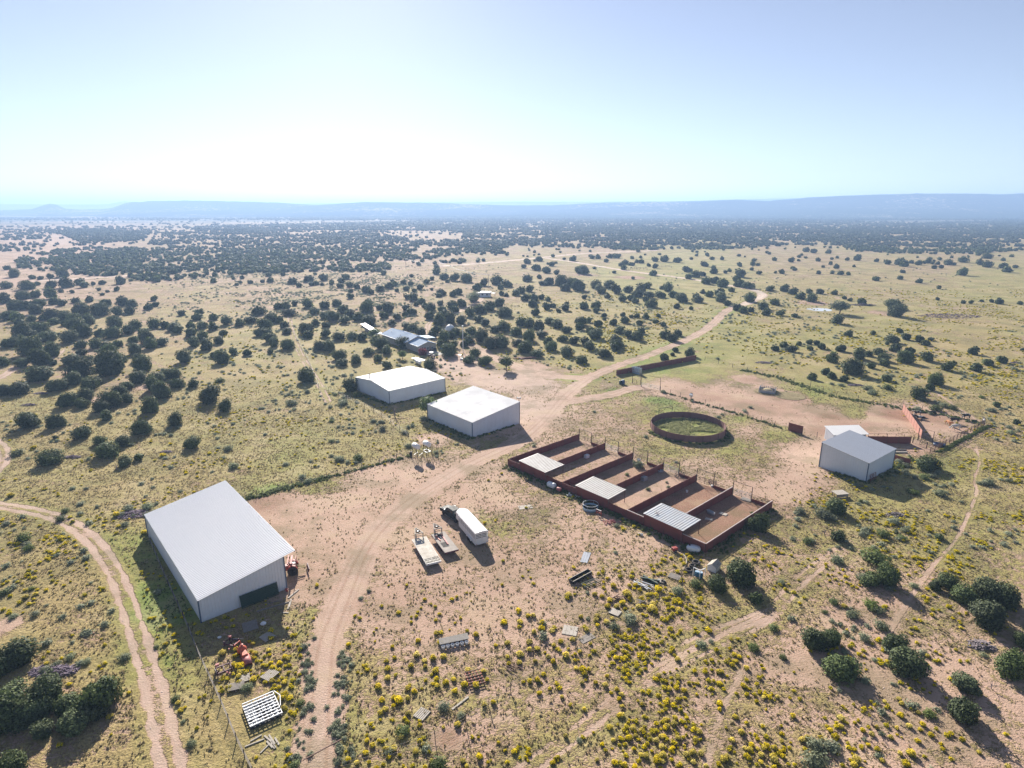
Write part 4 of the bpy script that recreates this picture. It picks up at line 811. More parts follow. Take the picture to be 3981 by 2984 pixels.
# hay feeder: castle-like concrete/metal box
hf = thing('hay_feeder', at('Z4', 1750, 478), R(-28), 'grey crenellated hay feeder full of straw in the arena', 'feeder'); hw_, hl_ = 1.9, 2.3
for nm, c, dm in (('side_panel', (0, -hw_, .45), (2 * hl_, .1, .8)), ('side_panel', (0, hw_, .45), (2 * hl_, .1, .8)), ('end_panel', (-hl_, 0, .45), (.1, 2 * hw_ - .12, .8)), ('end_panel', (hl_, 0, .45), (.1, 2 * hw_ - .12, .8))):
    MB().box(c, dm).build(nm, M['steel'], hf)
b = MB()
for k in range(9):
    for y in (-hw_, hw_): b.box((-hl_ + .15 + k * (2 * hl_ - .3) / 8, y, 1.12), (.22, .12, .6))
for k in range(7):
    for x in (-hl_, hl_): b.box((x, -hw_ + .3 + k * (2 * hw_ - .6) / 6, 1.12), (.12, .22, .6))
b.build('bars', M['steel'], hf); MB().lathe([(1.6, 0), (1.5, .75), (.9, 1.05), (.02, 1.15)], n=14).build('hay', M['hay'], hf)
def scatter_straw(v, x, y, rx, ry, n, label):
    rnd = random.Random(9); c = at(v, x, y); V = []; F = []
    for k in range(n):
        r = rnd.random() ** .6; a = rnd.uniform(0, 6.28); px, py = r * rx * math.cos(a), r * ry * math.sin(a); q = rnd.uniform(0, 3.14); l = rnd.uniform(.15, .5); w = .05; dx, dy = math.cos(q), math.sin(q); z = .02 + rnd.uniform(0, .12)
        i = len(V); V += [(px - dx * l - dy * w, py - dy * l + dx * w, z), (px + dx * l - dy * w, py + dy * l + dx * w, z), (px + dx * l + dy * w, py + dy * l - dx * w, z + .03), (px - dx * l + dy * w, py - dy * l - dx * w, z + .03)]; F.append((i, i + 1, i + 2, i + 3))
    o = link(quads_mesh('straw', np.array(V), np.array(F), M['hay']), 'straw', None, (c.x, c.y, 0)); tag(o, label, kind='stuff')
scatter_straw('Z4', 1990, 522, 4.4, 4.2, 4200, 'yellow ring of old straw beside the hay feeder')
scatter_straw('Z4', 1750, 478, 4.0, 3.6, 900, 'loose straw round the hay feeder')
trough('Z10', 985, 900, 2.5, 1.7, .7, R(-15), M['bluetank'], 'big dark blue stock tank in the corner of the cattle pen')
for i, (y, L) in enumerate(((985, 3.2), (1030, 3.6))):
    prop('timber_beam', MB().box((0, 0, .15), (L, .3, .28)), M['wood'] if i == 0 else M['wood_pale'], at('Z10', 230, y), 0, ('dark' if i == 0 else 'pale') + ' timber beam on the ground right of the pale blue shed', 'beam')
pl = thing('plank_platform', at('Z3', 590, 905), R(10), 'small weathered plank platform behind a juniper below the pale blue shed', 'platform')
b = MB(); [b.box((0, -.8 + k * .32, .8), (2.6, .28, .06)) for k in range(6)]; b.build('deck', M['wood_pale'], pl); [MB().box((x, y, .38), (.14, .14, .75)).build('leg', M['wood'], pl) for x in (-1.1, 1.1) for y in (-.7, .7)]; MB().box((0, -.85, .45), (2.4, .06, .5)).build('skirt', M['wood'], pl)
# pond and power poles
pdc, px1 = at('V4', 455, 1112), at('V4', 345, 1107); rw = (px1 - pdc).length
pw = MB(); n = 40; rnd = random.Random(2)
ring = [(rw * (1 + .06 * math.sin(3 * a) + .03 * math.sin(7 * a)) * math.cos(a), rw * .95 * (1 + .08 * math.cos(2 * a)) * math.sin(a), .02) for a in [2 * math.pi * k / n for k in range(n)]]
pw.add(ring, [tuple(range(n))]); o = pw.build('pond_water', None); t = NT('water'); t.b.inputs['Base Color'].default_value = (.62, .63, .62, 1); t.b.inputs['Roughness'].default_value = .2; t.b.inputs['Specular IOR Level'].default_value = 1.0; t.bump(t.noise(2., 2), .05, .05); o.data.materials.append(t.m); o.location = (pdc.x, pdc.y, .02); tag(o, kind='structure')
def pole(p, h, lab):
    t = thing('power_pole', p, 0, lab, 'power pole'); MB().tube([(0, 0, 0), (0, 0, h)], [.16, .11], 8).build('pole', M['wood'], t); MB().box((0, 0, h - .5), (2.2, .12, .14), R(35)).build('crossarm', M['wood'], t)
    for s in (-.9, 0, .9): MB().lathe([(.07, 0), (.07, .25)], (s * math.cos(R(35)), s * math.sin(R(35)), h - .42), 6).build('insulator', M['steel'], t)
    return p + Vector((0, 0, h - .2))
q1 = at('V2', 1990, 925); q2 = at('V2', 1560, 790); q3 = at('V2', 1278, 760); tops = [pole(q1, 9.5, 'wooden power pole next to the little white cabin'), pole(q2, 9.5, 'power pole in the woods left of the cabin pole'), pole(q3, 9.5, 'farthest wooden power pole, in dense woodland')]
for a, b_ in zip(tops[:-1], tops[1:]):
    w = MB()
    for s in (-.9, 0, .9):
        off = Vector((s * math.cos(R(35)), s * math.sin(R(35)), 0)); P = [a.lerp(b_, k / 12) + off - Vector((0, 0, 2.2 * (1 - (2 * k / 12 - 1) ** 2))) for k in range(13)]
        for c, d_ in zip(P[:-1], P[1:]): w.bar(c, d_, .05)
    o = w.build('power_line', M['chrome']); tag(o, 'power lines sagging ' + ('between the cabin pole and the next' if a is tops[0] else 'between the two farthest poles'), 'power line')
# ------------------------------------------------------------------ pickup
w0, w1 = at('Z1', 1055, 622), at('Z1', 830, 472); TA = ang(w0, w1); nrm = Vector((-math.sin(TA), math.cos(TA), 0)); fw = Vector((math.cos(TA), math.sin(TA), 0))
tk = thing('pickup_truck', (w0 + w1) / 2 - nrm * .82, TA, 'dark green crew-cab pickup truck hitched to the white stock trailer', 'pickup truck')
def side_poly(P, y0, y1, m, name, parent, bev=.05):
    b = MB(); b.prism(P, 'y', y0, y1); return b.build(name, m, parent, bevel=bev)
def arch(cx, r, z0, n=8): return [(cx + r * math.cos(R(a)), z0 + r * math.sin(R(a))) for a in np.linspace(0, 180, n)]
body = [(3.05, .50), (3.1, .8), (3.05, 1.08), (2.9, 1.16), (1.55, 1.28), (-3.0, 1.28), (-3.05, .6), (-2.6, .55)] + [(x, z) for x, z in arch(-2.0, .5, .5)][::-1] + [(-1.4, .5), (1.4, .5)] + [(x, z) for x, z in arch(2.0, .5, .5)][::-1] + [(2.6, .5)]
side_poly(body, .78, .96, M['truck'], 'body', tk, .03); side_poly(body, -.96, -.78, M['truck'], 'body', tk, .03)
b = MB(); b.prism([(3.04, .55), (3.06, 1.06), (2.9, 1.2), (1.5, 1.32), (1.5, .6)], 'y', -.78, .78); b.build('hood', M['truck'], tk, bevel=.06)
b = MB(); b.box((0.15, 0, .8), (2.7, 1.56, .9)); b.box((-2.1, 0, .68), (1.8, 1.56, .1)); b.box((-3.0, 0, .95), (.08, 1.56, .6)); b.build('bed_and_floor', M['truck'], tk)
cab = [(1.62, 1.28), (.95, 1.88), (.55, 1.94), (-.95, 1.92), (-1.2, 1.84), (-1.35, 1.28)]
b = MB(); ci = .16
V = [(x, s * (.9 - (z - 1.28) * .24), z) for s in (-1, 1) for x, z in cab]; n = len(cab); b.add(V, [tuple(range(n)), tuple(range(2 * n - 1, n - 1, -1))] + [(i, i + n, (i + 1) % n + n, (i + 1) % n) for i in range(n)])
b.build('cab', M['truck'], tk, bevel=.04)
b = MB()
for s in (-1, 1):
    for xs in (((1.2, 1.36), (.82, 1.8), (.2, 1.83), (.2, 1.36)), ((.1, 1.36), (.1, 1.83), (-.95, 1.8), (-1.1, 1.36))):
        b.add([(x, s * (.915 - (z - 1.28) * .24), z) for x, z in xs], [(0, 1, 2, 3)])
b.build('side_windows', M['glass'], tk)
MB().add([(1.57, -.78, 1.345), (1.57, .78, 1.345), (1.02, .7, 1.84), (1.02, -.7, 1.84)], [(0, 1, 2, 3)]).build('windshield', M['glass'], tk)
MB().add([(-1.335, -.7, 1.4), (-1.335, .7, 1.4), (-1.225, .66, 1.8), (-1.225, -.66, 1.8)], [(0, 1, 2, 3)]).build('rear_window', M['glass'], tk)
MB().box((3.14, 0, .58), (.16, 1.9, .24)).build('front_bumper', M['chrome'], tk, bevel=.04); MB().box((-3.12, 0, .58), (.16, 1.8, .2)).build('rear_bumper', M['chrome'], tk, bevel=.03)
MB().box((3.1, 0, .88), (.06, 1.1, .3)).build('grille', M['chrome'], tk)
for s in (-1, 1):
    MB().box((3.08, s * .74, .92), (.08, .32, .24)).build('headlight', M['chrome'], tk); MB().bar((1.3, s * 1.02, .42), (-1.3, s * 1.02, .42), .16, .07).build('running_board', M['chrome'], tk)
    MB().box((1.15, s * 1.13, 1.45), (.12, .28, .26)).build('mirror', M['chrome'], tk, bevel=.03); MB().box((-3.06, s * .86, 1.0), (.05, .14, .3)).build('tail_light', M['red'], tk)
    for x in (2.0, -2.0): wheel(tk, (x, s * .84, .4), .41, .26, .62, rm=M['chrome'])
    MB().box((-2.0, s * 1.0, 1.0), (1.1, .1, .14)).build('fender_flare', M['truck'], tk, bevel=.04)
# ------------------------------------------------------------------ stock trailer
r0 = at('Z1', 1415, 1048, .35); SA = R(116.9); fs = Vector((math.cos(SA), math.sin(SA), 0)); ns = Vector((math.cos(SA - R(90)), math.sin(SA - R(90)), 0))
st = thing('stock_trailer', Vector((r0.x, r0.y, 0)) + ns * 1.15, SA, 'white gooseneck stock trailer with slatted sides and a rounded bright roof', 'livestock trailer')
LT, WT, HT = 7.3, 1.15, 2.15; zb = .45; NL = 9.2
def slat_side(y, name):
    b = MB(); s = 1 if y > 0 else -1
    for z0, z1 in ((zb, zb + 1.1), (zb + 1.22, zb + 1.36), (zb + 1.48, zb + 1.62), (zb + 1.76, zb + HT)): b.box((LT / 2, y, (z0 + z1) / 2), (LT, .04, z1 - z0))
    for k in range(9): b.box((k * LT / 8, y + s * .03, zb + HT / 2), (.07, .05, HT))
    return b.build(name, M['trailer_white'], st)
slat_side(-WT, 'side_wall'); slat_side(WT, 'side_wall')
b = MB()
for z0, z1 in ((zb, zb + 1.2), (zb + 1.32, zb + 1.48), (zb + 1.6, zb + 1.75), (zb + 1.88, zb + HT)): b.box((-.02, 0, (z0 + z1) / 2), (.04, 2 * WT - .05, z1 - z0))
for y in (-WT + .06, 0, WT - .06): b.box((-.05, y, zb + HT / 2), (.06, .08, HT))
b.build('rear_gate', M['trailer_white'], st)
MB().box((LT / 2, 0, zb + .02), (LT, 2 * WT - .06, .08)).build('floor', M['dark'], st); MB().box((LT * .5, 0, zb + 1.0), (LT - .5, 2 * WT - .3, 1.6)).build('interior_shade_block', M['dark'], st)  # solid black block stands in for the shade inside the trailer
nose = [(LT, -WT), (NL - .55, -WT), (NL, -.45), (NL, .45), (NL - .55, WT), (LT, WT)]
b = MB(); b.prism(nose, 'z', 1.35, zb + HT); b.build('gooseneck_nose', M['trailer_white'], st)
MB().box((LT + .03, 0, .9), (.05, 2 * WT - .1, .95)).build('front_wall', M['trailer_white'], st)
prof = [(-WT, 0), (-WT * .8, .12), (-WT * .4, .19), (0, .21), (WT * .4, .19), (WT * .8, .12), (WT, 0)]
b = MB(); z0 = zb + HT; xs = [(-.05, 1, 1), (LT, 1, 1), (NL - .55, 1, 1), (NL + .02, .42, .8)]; V = []; F = []
for x, sy, sz in xs: V += [(x, y * sy, z0 + z * sz + .01) for y, z in prof]
m = len(prof)
for i in range(len(xs) - 1):
    for k in range(m - 1): F.append((i * m + k, i * m + k + 1, (i + 1) * m + k + 1, (i + 1) * m + k))
F += [tuple(range(m))[::-1], tuple(range(3 * m, 4 * m))] + [tuple(i * m for i in range(4)) + tuple(i * m + m - 1 for i in range(3, -1, -1))]
b.add(V, F).build('roof', M['trailer_white'], st)
b = MB(); [b.bar((x, -WT - .02, z0 - .02), (x, -WT - .02, zb), .05) for x in ()]; MB().tube([(NL - .7, 0, 1.35), (NL - .7, 0, .95)], .09, 8).build('hitch', M['dark'], st)
for s in (-1, 1):
    for x in (1.95, 2.8): wheel(st, (x, s * (WT + .13), .38), .38, .22, .55, rm=M['white'])
    b = MB(); b.prism([(1.4, .62), (1.5, .85), (1.8, .92), (2.95, .92), (3.25, .85), (3.35, .62), (3.3, .62), (2.95, .84), (1.8, .84), (1.46, .62)], 'y', s * (WT + .02), s * (WT + .3)); b.build('fender', M['trailer_white'], st)
    MB().box((-.06, s * .95, zb + .12), (.04, .16, .1)).build('tail_light', M['red'], st)
# ------------------------------------------------------------------ flatbed trailers
def flatbed(label, rl, fl, wd, m_deck, m_frame, ramps, spare=True):
    A = ang(rl, fl); L = (fl - rl).length; n = Vector((math.sin(A), -math.cos(A), 0)); t = thing('flatbed_trailer', Vector((rl.x, rl.y, 0)) + n * wd / 2, A, label, 'flatbed trailer'); h = .85; w = wd / 2
    MB().box((L / 2 + (.8 if ramps else 0), 0, h), (L - (1.6 if ramps else 0), wd, .07)).build('deck', m_deck, t)
    b = MB(); [b.bar((0, s * (w - .03), h - .08), (L, s * (w - .03), h - .08), .12, .17) for s in (-1, 1)]; b.bar((0, -w, h - .12), (0, w, h - .12), .14, .3); [b.bar((x, -w, h - .12), (x, w, h - .12), .08, .12) for x in np.linspace(.8, L - .2, 8)]; b.build('frame', m_frame, t)
    if ramps:
        for y in (-w / 2 - .0, w / 2 + .0):
            b = MB()
            for x in np.linspace(.1, 1.5, 5): b.box((x, y, h + .02), (.16, w - .1, .05))
            for yy in (-w / 2 + .05, 0, w / 2 - .05): b.box((.8, y + yy, h + .02), (1.55, .09, .05))
            b.build('ramp', m_deck, t)
        MB().box((.8, 0, h - .2), (1.5, wd - .3, .05)).build('dovetail', M['dark'], t)
    for s in (-1, 1):
        for x in (L * .33, L * .33 + .85): wheel(t, (x, s * (w - .22), .37), .37, .22, .55)
    b = MB(); hg = 1.75; xg = L - .1
    for s in (-1, 1): b.bar((xg, s * .68, h), (xg, s * .68, hg), .14); b.bar((xg, s * .68, hg), (xg + 1.95, s * .12, hg - .05), .14)
    b.bar((xg, -.7, hg), (xg, .7, hg), .14); b.bar((xg + 1.95, -.18, hg - .05), (xg + 1.95, .18, hg - .05), .16); b.bar((xg, -.68, h + .45), (xg, .68, h + .45), .07); b.bar((xg + 1.9, 0, hg - .05), (xg + 1.9, 0, .85), .13); b.bar((xg + .1, 0, hg), (xg + 1.9, 0, hg - .05), .06)
    b.build('gooseneck', M['wood_pale'] if ramps else M['deck2'], t); MB().bar((xg + .1, .45, hg - .3), (xg + .1, .45, .1), .09).build('jack_leg', M['dark'], t)
    for s in (-1, 1): MB().box((-.08, s * (w - .3), h - .12), (.03, .2, .1)).build('tail_light', M['red'], t)
    if spare: wheel(t, (xg + .65, 0, hg + .1), .38, .22, .55, flat=True, name='spare_wheel', rm=M['steel'] if ramps else M['white'])
    return t, L
f1, L1_ = flatbed('pale flatbed trailer with slotted rear ramps, leftmost of the parked trailers', at('Z1', 510, 1385, .85), at('Z1', 245, 930, .85), 2.45, M['deck'], M['white'], True)
f2, L2_ = flatbed('grey flatbed trailer with a maroon frame between the pale flatbed and the stock trailer', at('Z1', 850, 1175, .85), at('Z1', 600, 840, .85), 2.4, M['deck2'], M['purple'], False)
def lay(name, b, m, parent_frame, p, label, cat, rz=0):
    o = b.build(name, m); o.location = parent_frame.location + Matrix.Rotation(parent_frame.rotation_euler.z, 3, 'Z') @ Vector(p); o.rotation_euler = (0, 0, parent_frame.rotation_euler.z + rz); return tag(o, label, cat)
b = MB(); [b.bar((-1.9, y, .06 + i * .04), (1.9, y + .1, .06 + i * .04), .09) for i, y in enumerate((0, .14))]; lay('steel_beam', b, M['pink'], f2, (L2_ * .6, -.35, .9), 'long rusty steel beams lying along the grey flatbed', 'steel beams', R(-4))
b = MB(); b.bar((-.9, 0, .05), (.9, 0, .05), .14); lay('steel_beam', b, M['orange'], f2, (L2_ * .72, .65, .9), 'short orange steel beam at the left of the grey flatbed', 'steel beam', R(6))
b = MB(); [b.bar((-.7, y, .03), (.7, y, .03), .03) for y in np.linspace(-.5, .5, 7)]; [b.bar((x, -.5, .03), (x, .5, .03), .03) for x in np.linspace(-.7, .7, 6)]; lay('welded_wire_sheet', b, M['dark'], f2, (L2_ * .36, .3, .9), 'dark wire panel lying flat on the grey flatbed', 'wire panel')
b = MB(); rnd = random.Random(8); [b.bar((rnd.uniform(-.3, .3), rnd.uniform(-.5, .5), .02), (rnd.uniform(-.3, .3), rnd.uniform(-.5, .5), .2), .04) for _ in range(16)]; lay('chain_heap', b, M['dark'], f2, (L2_ - .9, 0, .9), 'dark tangle of chain below the gooseneck of the grey flatbed', 'chain heap')
# ------------------------------------------------------------------ fuel tanks on stands
def fuel(v, x0, y0, x1, y1, h, label):
    a, b_ = at(v, x0, y0, h), at(v, x1, y1, h); t = thing('fuel_tank', ((a.x + b_.x) / 2, (a.y + b_.y) / 2, 0), ang(a, b_), label, 'fuel tank'); L = 2.0; r = .58
    o = MB().lathe([(.02, -L / 2 - .05), (r * .9, -L / 2 - .03), (r, -L / 2), (r, L / 2), (r * .9, L / 2 + .03), (.02, L / 2 + .05)], n=20).build('tank', M['white'], t, True); o.rotation_euler = (0, R(90), 0); o.location = (0, 0, h)
    for x in (-.75, .75):
        for s in (-1, 1): MB().bar((x * 1.15, s * .75, 0), (x, s * .42, h - .3), .08).build('leg', M['post'], t)
    b = MB(); [b.bar((x, -.5, h - .42), (x, .5, h - .42), .09) for x in (-.75, .75)]; [b.bar((-.8, s * .45, h - .5), (.8, s * .45, h - .5), .07) for s in (-1, 1)]; [b.bar((-.85, s * .72, .3), (.76, s * .45, h - .5), .045) for s in (-1, 1)]; b.build('stand_frame', M['post'], t)
    MB().lathe([(.08, 0), (.08, .2)], (.3, 0, h + r - .03), 8).build('filler_cap', M['steel'], t); return t
fuel('Z9', 655, 540, 835, 635, 2.9, 'white fuel tank on dark legs, the left one of the pair')
fuel('Z9', 1125, 440, 1300, 535, 2.9, 'white fuel tank on dark legs, the right one of the pair')
prop('white_pipe', MB().bar((-.8, 0, .1), (.8, 0, .1), .13), M['white'], at('Z9', 1300, 790), ang(at('Z9', 1210, 730), at('Z9', 1380, 820)), 'short thick white pipe under the right fuel tank', 'pipe')
b = MB(); P = [at('Z9', x, y, .1) for x, y in ((1040, 770), (1190, 710), (1340, 815), (1200, 860))]; c = P[0].copy(); [b.bar(P[i] - c, P[(i + 1) % 4] - c, .09) for i in range(4)]
prop('square_pipe_frame', b, M['steel'], Vector((c.x, c.y, .06)), 0, 'pale square pipe frame under the right fuel tank', 'frame')
b = MB(); [b.bar((x, -.9, .5), (x, .9, .5), .08) for x in (0, 1.3)]; prop('white_rails', b, M['white'], at('Z9', 750, 990), R(-20), 'two white rails on the ground between the legs of the left fuel tank', 'rails')
prop('dark_drum', MB().lathe([(.3, 0), (.3, .85), (.05, .87)], n=14), M['dark'], at('Z9', 525, 980), 0, 'black drum left of the fuel tank legs', 'drum')
t = thing('small_pipe_frame', at('Z9', 1440, 880), R(-45), 'thin reddish pipe frame right of the fuel tanks', 'frame'); b = MB(); [b.bar((x, 0, 0), (x, 0, 2.6), .07) for x in (0, 1.8)]; b.bar((0, 0, 2.55), (1.8, 0, 2.55), .07); b.build('pipes', M['rust_o'], t)
# ------------------------------------------------------------------ tractor
tr0 = at('Z5', 868, 408); TRA = R(200); tr = thing('tractor', (-34.25, 84.95, 0), R(195), 'red tractor with a rear blade half hidden under the eave of the largest barn', 'tractor')
for s in (-1, 1): wheel(tr, (0, s * .85, .8), .8, .42, .5, rm=M['red']); wheel(tr, (2.0, s * .75, .45), .45, .28, .5, rm=M['red'])
b = MB(); b.prism([(-.4, .7), (-.4, 1.15), (.5, 1.2), (.6, 1.5), (2.4, 1.4), (2.5, .75), (.8, .6)], 'y', -.38, .38); b.build('body', M['red'], tr, bevel=.05)
for s in (-1, 1): b = MB(); b.prism([(-.75, 1.1), (-.5, 1.6), (0, 1.78), (.5, 1.6), (.75, 1.1), (.6, 1.1), (.35, 1.5), (0, 1.66), (-.4, 1.5), (-.62, 1.1)], 'y', s * .62, s * 1.0); b.build('fender', M['red'], tr)
MB().box((-.15, 0, 1.45), (.5, .5, .5)).build('seat', M['white'], tr, bevel=.06); b = MB(); [b.bar((-.55, s * .55, 1.2), (-.55, s * .55, 2.6), .08) for s in (-1, 1)]; b.bar((-.55, -.55, 2.6), (-.55, .55, 2.6), .08); b.build('roll_bar', M['pink'], tr); MB().tube([(.75, 0, 1.45), (.55, 0, 1.75)], .04, 6).build('steering_column', M['dark'], tr)
MB().lathe([(.16, 0), (.2, .02), (.16, .04)], (.52, 0, 1.76), 12).build('steering_wheel', M['dark'], tr)
b = MB(); b.bar((-.5, .3, .8), (-1.9, .1, .7), .1); b.bar((-.5, -.3, .8), (-1.9, -.1, .7), .1); b.bar((-.5, 0, 1.2), (-1.8, 0, 1.0), .08); b.build('hitch_arms', M['hay'], tr)
MB().box((-2.2, 0, .5), (.12, 1.9, .6), R(12), 0, R(-15)).build('rear_blade', M['purple'], tr)
b = MB(); b.bar((-.9, -1.2, 0), (-.9, 1.3, 0), .3, .12); b.bar((-.4, -1.2, 0), (-.4, 1.3, 0), .16, .2); o = b.build('red_beam', M['pink'], tr); o.location = (1.0, 0, 2.3)
g_ = thing('green_gate', Vector((-42.8, 72.8, 0)) + Matrix.Rotation(R(41), 3, 'Z') @ Vector((5.2, -.75, 0)), R(41), 'stack of dark green pipe gates leaning on the end wall of the largest barn', 'gate'); b = MB()
for k in range(8): b.bar((0, .08 * k, .15 + k * .24), (5.3, .08 * k, .15 + k * .24), .06)
b.build('rails', M['green_gate'], g_); b = MB(); [b.bar((x, 0, .1), (x, .6, 1.9), .07) for x in (0, 1.7, 3.5, 5.3)]; b.build('uprights', M['green_gate'], g_); MB().box((2.65, .38, 1.0), (5.2, .05, 1.7), 0, R(-17)).build('mesh_panel', M['green_gate'], g_)
prop('bucket', MB().lathe([(.18, 0), (.24, .4), (.21, .4), (.15, .04)], n=14), M['red'], at('Z5', 800, 595), 0, 'red bucket at the front right corner of the largest barn', 'bucket')
t = thing('wash_line_post', at('M1', 1285, 1520), R(20), 'white pipe frame standing behind the left rear of the largest barn', 'frame'); b = MB(); p2 = at('M1', 1318, 1425) - at('M1', 1285, 1520); p2 = Matrix.Rotation(-R(20), 3, 'Z') @ p2; b.bar((0, 0, 0), (0, 0, 3.2), .12); b.bar(p2, (p2.x, p2.y, 2.6), .12); b.bar((0, 0, 3.15), (p2.x, p2.y, 2.6), .14); b.build('pipes', M['white'], t)
# ------------------------------------------------------------------ lumber, pallets and scrap
def pallet(v, x, y, L, W, rz, label, m='wood_pale', n=7, h=.14, name='pallet', gaps=True):
    t = thing(name, at(v, x, y), rz, label, name.replace('_', ' ')); b = MB()
    for k in range(n): b.box((0, -W / 2 + (k + .5) * W / n, h - .02), (L, W / n * (.72 if gaps else .95), .03))
    b.build('boards', M[m], t); b = MB(); [b.box((s * (L / 2 - .08), 0, (h - .045) / 2), (.1, W, h - .05)) for s in (-1, 0, 1)]; b.build('bearers', M['wood'], t); return t
pallet('Z5', 370, 1010, 1.9, 2.2, R(30), 'broken grey pallet in the shade before the largest barn', 'wood', 9)
pallet('Z5', 570, 1135, 1.5, 1.6, R(55), 'pale pallet at the edge of the barn shadow')
pallet('Z6', 850, 650, 1.7, 1.5, R(62), 'pale pallet with twigs on it right of the pink curved sheet', h=.3)
pallet('Z6', 570, 675, 1.2, 1.3, R(25), 'small broken pallet below the pink curved sheet', n=5)
pallet('Z6', 480, 775, 1.8, 1.3, R(20), 'tumbled grey pallet left of the leafy bush near the scrap', 'wood', 6, .3)
pallet('B2', 1415, 1200, 1.5, 1.4, R(60), 'slatted pallet among yellow bushes at the bottom middle', n=6)
pallet('B3', 865, 325, 1.5, 1.3, R(-35), 'cream plank pallet below the dark pipe heap', gaps=False)
pallet('B3', 478, 480, 1.9, 2.0, R(75), 'large whitish board platform alone in the lower middle', 'wood_pale', 4, .08, 'board', gaps=False)
pallet('B3', 1380, 22, 1.9, 1.4, R(-35), 'grey slatted pallet left of the tyres', 'wood', 6, .2)
pallet('Z2', 290, 1080, 1.2, .9, R(-30), 'small pale pallet above the teal pipes', 'wood_pale', 4, .2)
pallet('M3', 315, 1262, 2.6, 1.5, R(15), 'cream sheet of board lying on open dirt left of the pens', 'wood_pale', 2, .05, 'board', gaps=False)
pallet('Z8', 582, 562, 3.2, 1.2, R(72), 'bluish crumpled metal sheet on the dirt below the ring tank', 'crumpled', 3, .08, 'metal_sheet', gaps=False)
pallet('B3', 620, 545, 2.2, 1.2, R(35), 'faint grey rubble slab in weeds right of the whitish board', 'wood', 3, .06, 'board', gaps=False)
def plank(v, x0, y0, x1, y1, label, w=.2, h=.08, m='wood_pale', name='plank', z=.06):
    a, b_ = at(v, x0, y0), at(v, x1, y1); o = MB().bar((0, 0, 0), (b_ - a), w, h).build(name, M[m]); o.location = (a.x, a.y, z); return tag(o, label, name.replace('_', ' '))
plank('Z5', 815, 680, 940, 578, 'pale plank nearest the red bucket'); plank('Z5', 815, 808, 850, 695, 'short wide pale plank right of the barn shadow', .26); plank('Z5', 750, 850, 820, 853, 'shortest pale plank at the shadow corner', .16)
plank('Z5', 445, 838, 825, 725, 'long grey pole lying toward the pale planks', .14, .14, 'wood', 'pole'); plank('Z5', 570, 750, 700, 712, 'thin dark pole in the barn shadow', .08, .08, 'wood', 'pole')
for i, q in enumerate(((790, 1310, 870, 1375), (840, 1300, 905, 1400), (865, 1385, 905, 1450), (905, 1330, 950, 1410), (815, 1370, 880, 1440), (880, 1400, 915, 1445))): plank('Z6', *q, ('topmost', 'second', 'lowest short', 'rightmost', 'leftmost', 'lowest')[i] + ' plank of the scattered lumber heap below the white rack', .18)
for i, q in enumerate(((575, 1430, 790, 1345), (635, 1370, 760, 1300), (745, 1500, 835, 1410))): plank('Z6', *q, ('long', 'short upper', 'steep lower')[i] + ' thin plank left of the lumber heap below the white rack', .12)
plank('B2', 1675, 1160, 1815, 1052, 'long whitish plank in the yellow bushes right of the slatted pallet', .22); plank('Z6', 245, 565, 268, 630, 'pale board beside the rusty frame near the netting fence', .16)
plank('B2', 400, 1668, 730, 1485, 'long rusty pipe reaching over the dirt road at the bottom edge', .10, .10, 'rust_o', 'pipe', 1.1); plank('Z6', 455, 268, 565, 270, 'thin pale pole above the orange machine', .07, .07, z=.5, name='pole')
# white grid rack
ra, rb = at('Z6', 545, 965, .4), at('Z6', 635, 1210, .4); rk = thing('white_rack', (ra.x, ra.y, 0), ang(ra, rb), 'large white lattice rack lying among yellow bushes beside the dirt road', 'rack'); Lr = (rb - ra).length; Wr = 3.4
b = MB(); [b.box((Lr / 2, y, .42), (Lr, .09, .08)) for y in np.linspace(0, Wr, 8)]; b.build('long_bars', M['white'], rk); b = MB(); [b.box((x, Wr / 2, .5), (.11, Wr, .08)) for x in np.linspace(0, Lr, 9)]; b.build('cross_bars', M['steel'], rk)
b = MB(); rnd = random.Random(3)
for i in range(7):
    for j in range(6):
        if rnd.random() < .8: b.box((.28 + i * Lr / 7.2, .3 + j * Wr / 6.4, .25), (.34, .36, .16), rnd.uniform(-.2, .2))
b.build('tray_panels', M['poly'], rk); MB().box((Lr / 2, Wr / 2, .09), (Lr, Wr, .14)).build('dark_base', M['dark'], rk)
b = MB(); b.bar((.1, Wr + .1, .6), (1.2, Wr + .5, .6), .07); b.bar((1.2, Wr + .5, .6), (2.8, Wr + .1, .6), .07); b.build('side_tube', M['white'], rk)
# orange machine, pink curved sheet, rusty frames
om = thing('orange_implement', at('Y3', 1420, 1010), R(-20), 'bright orange farm implement with a round gearbox before the largest barn', 'farm implement')
MB().lathe([(.45, .1), (.6, .35), (.55, .7), (.3, 1.0), (.12, 1.1)], n=14).build('housing', M['orange'], om, True); MB().box((.75, -.5, .45), (1.2, .7, .5), R(-30)).build('chute', M['orange'], om, bevel=.06); b = MB(); [b.bar((-.3, s * .35, .9), (-.7, s * .5, 1.3), .1) for s in (-1, 1)]; b.bar((-.7, -.5, 1.3), (-.7, .5, 1.3), .08); b.build('hitch_frame', M['orange'], om); MB().lathe([(.16, 0), (.18, .2), (.02, .25)], (.05, 0, 1.08), 10).build('gearbox', M['red'], om)
a, b_ = at('Y3', 1500, 1120), at('Y3', 1600, 1400); ps = thing('curved_sheet', a, ang(a, b_), 'faded pink half-round metal sheet lying below the orange implement', 'metal sheet'); L = (b_ - a).length; V = []; F = []
for x in (0, L):
    for r in (.5, .45): V += [(x, r * math.cos(R(t)), r * math.sin(R(t)) + .05) for t in range(0, 181, 15)]
m = 13
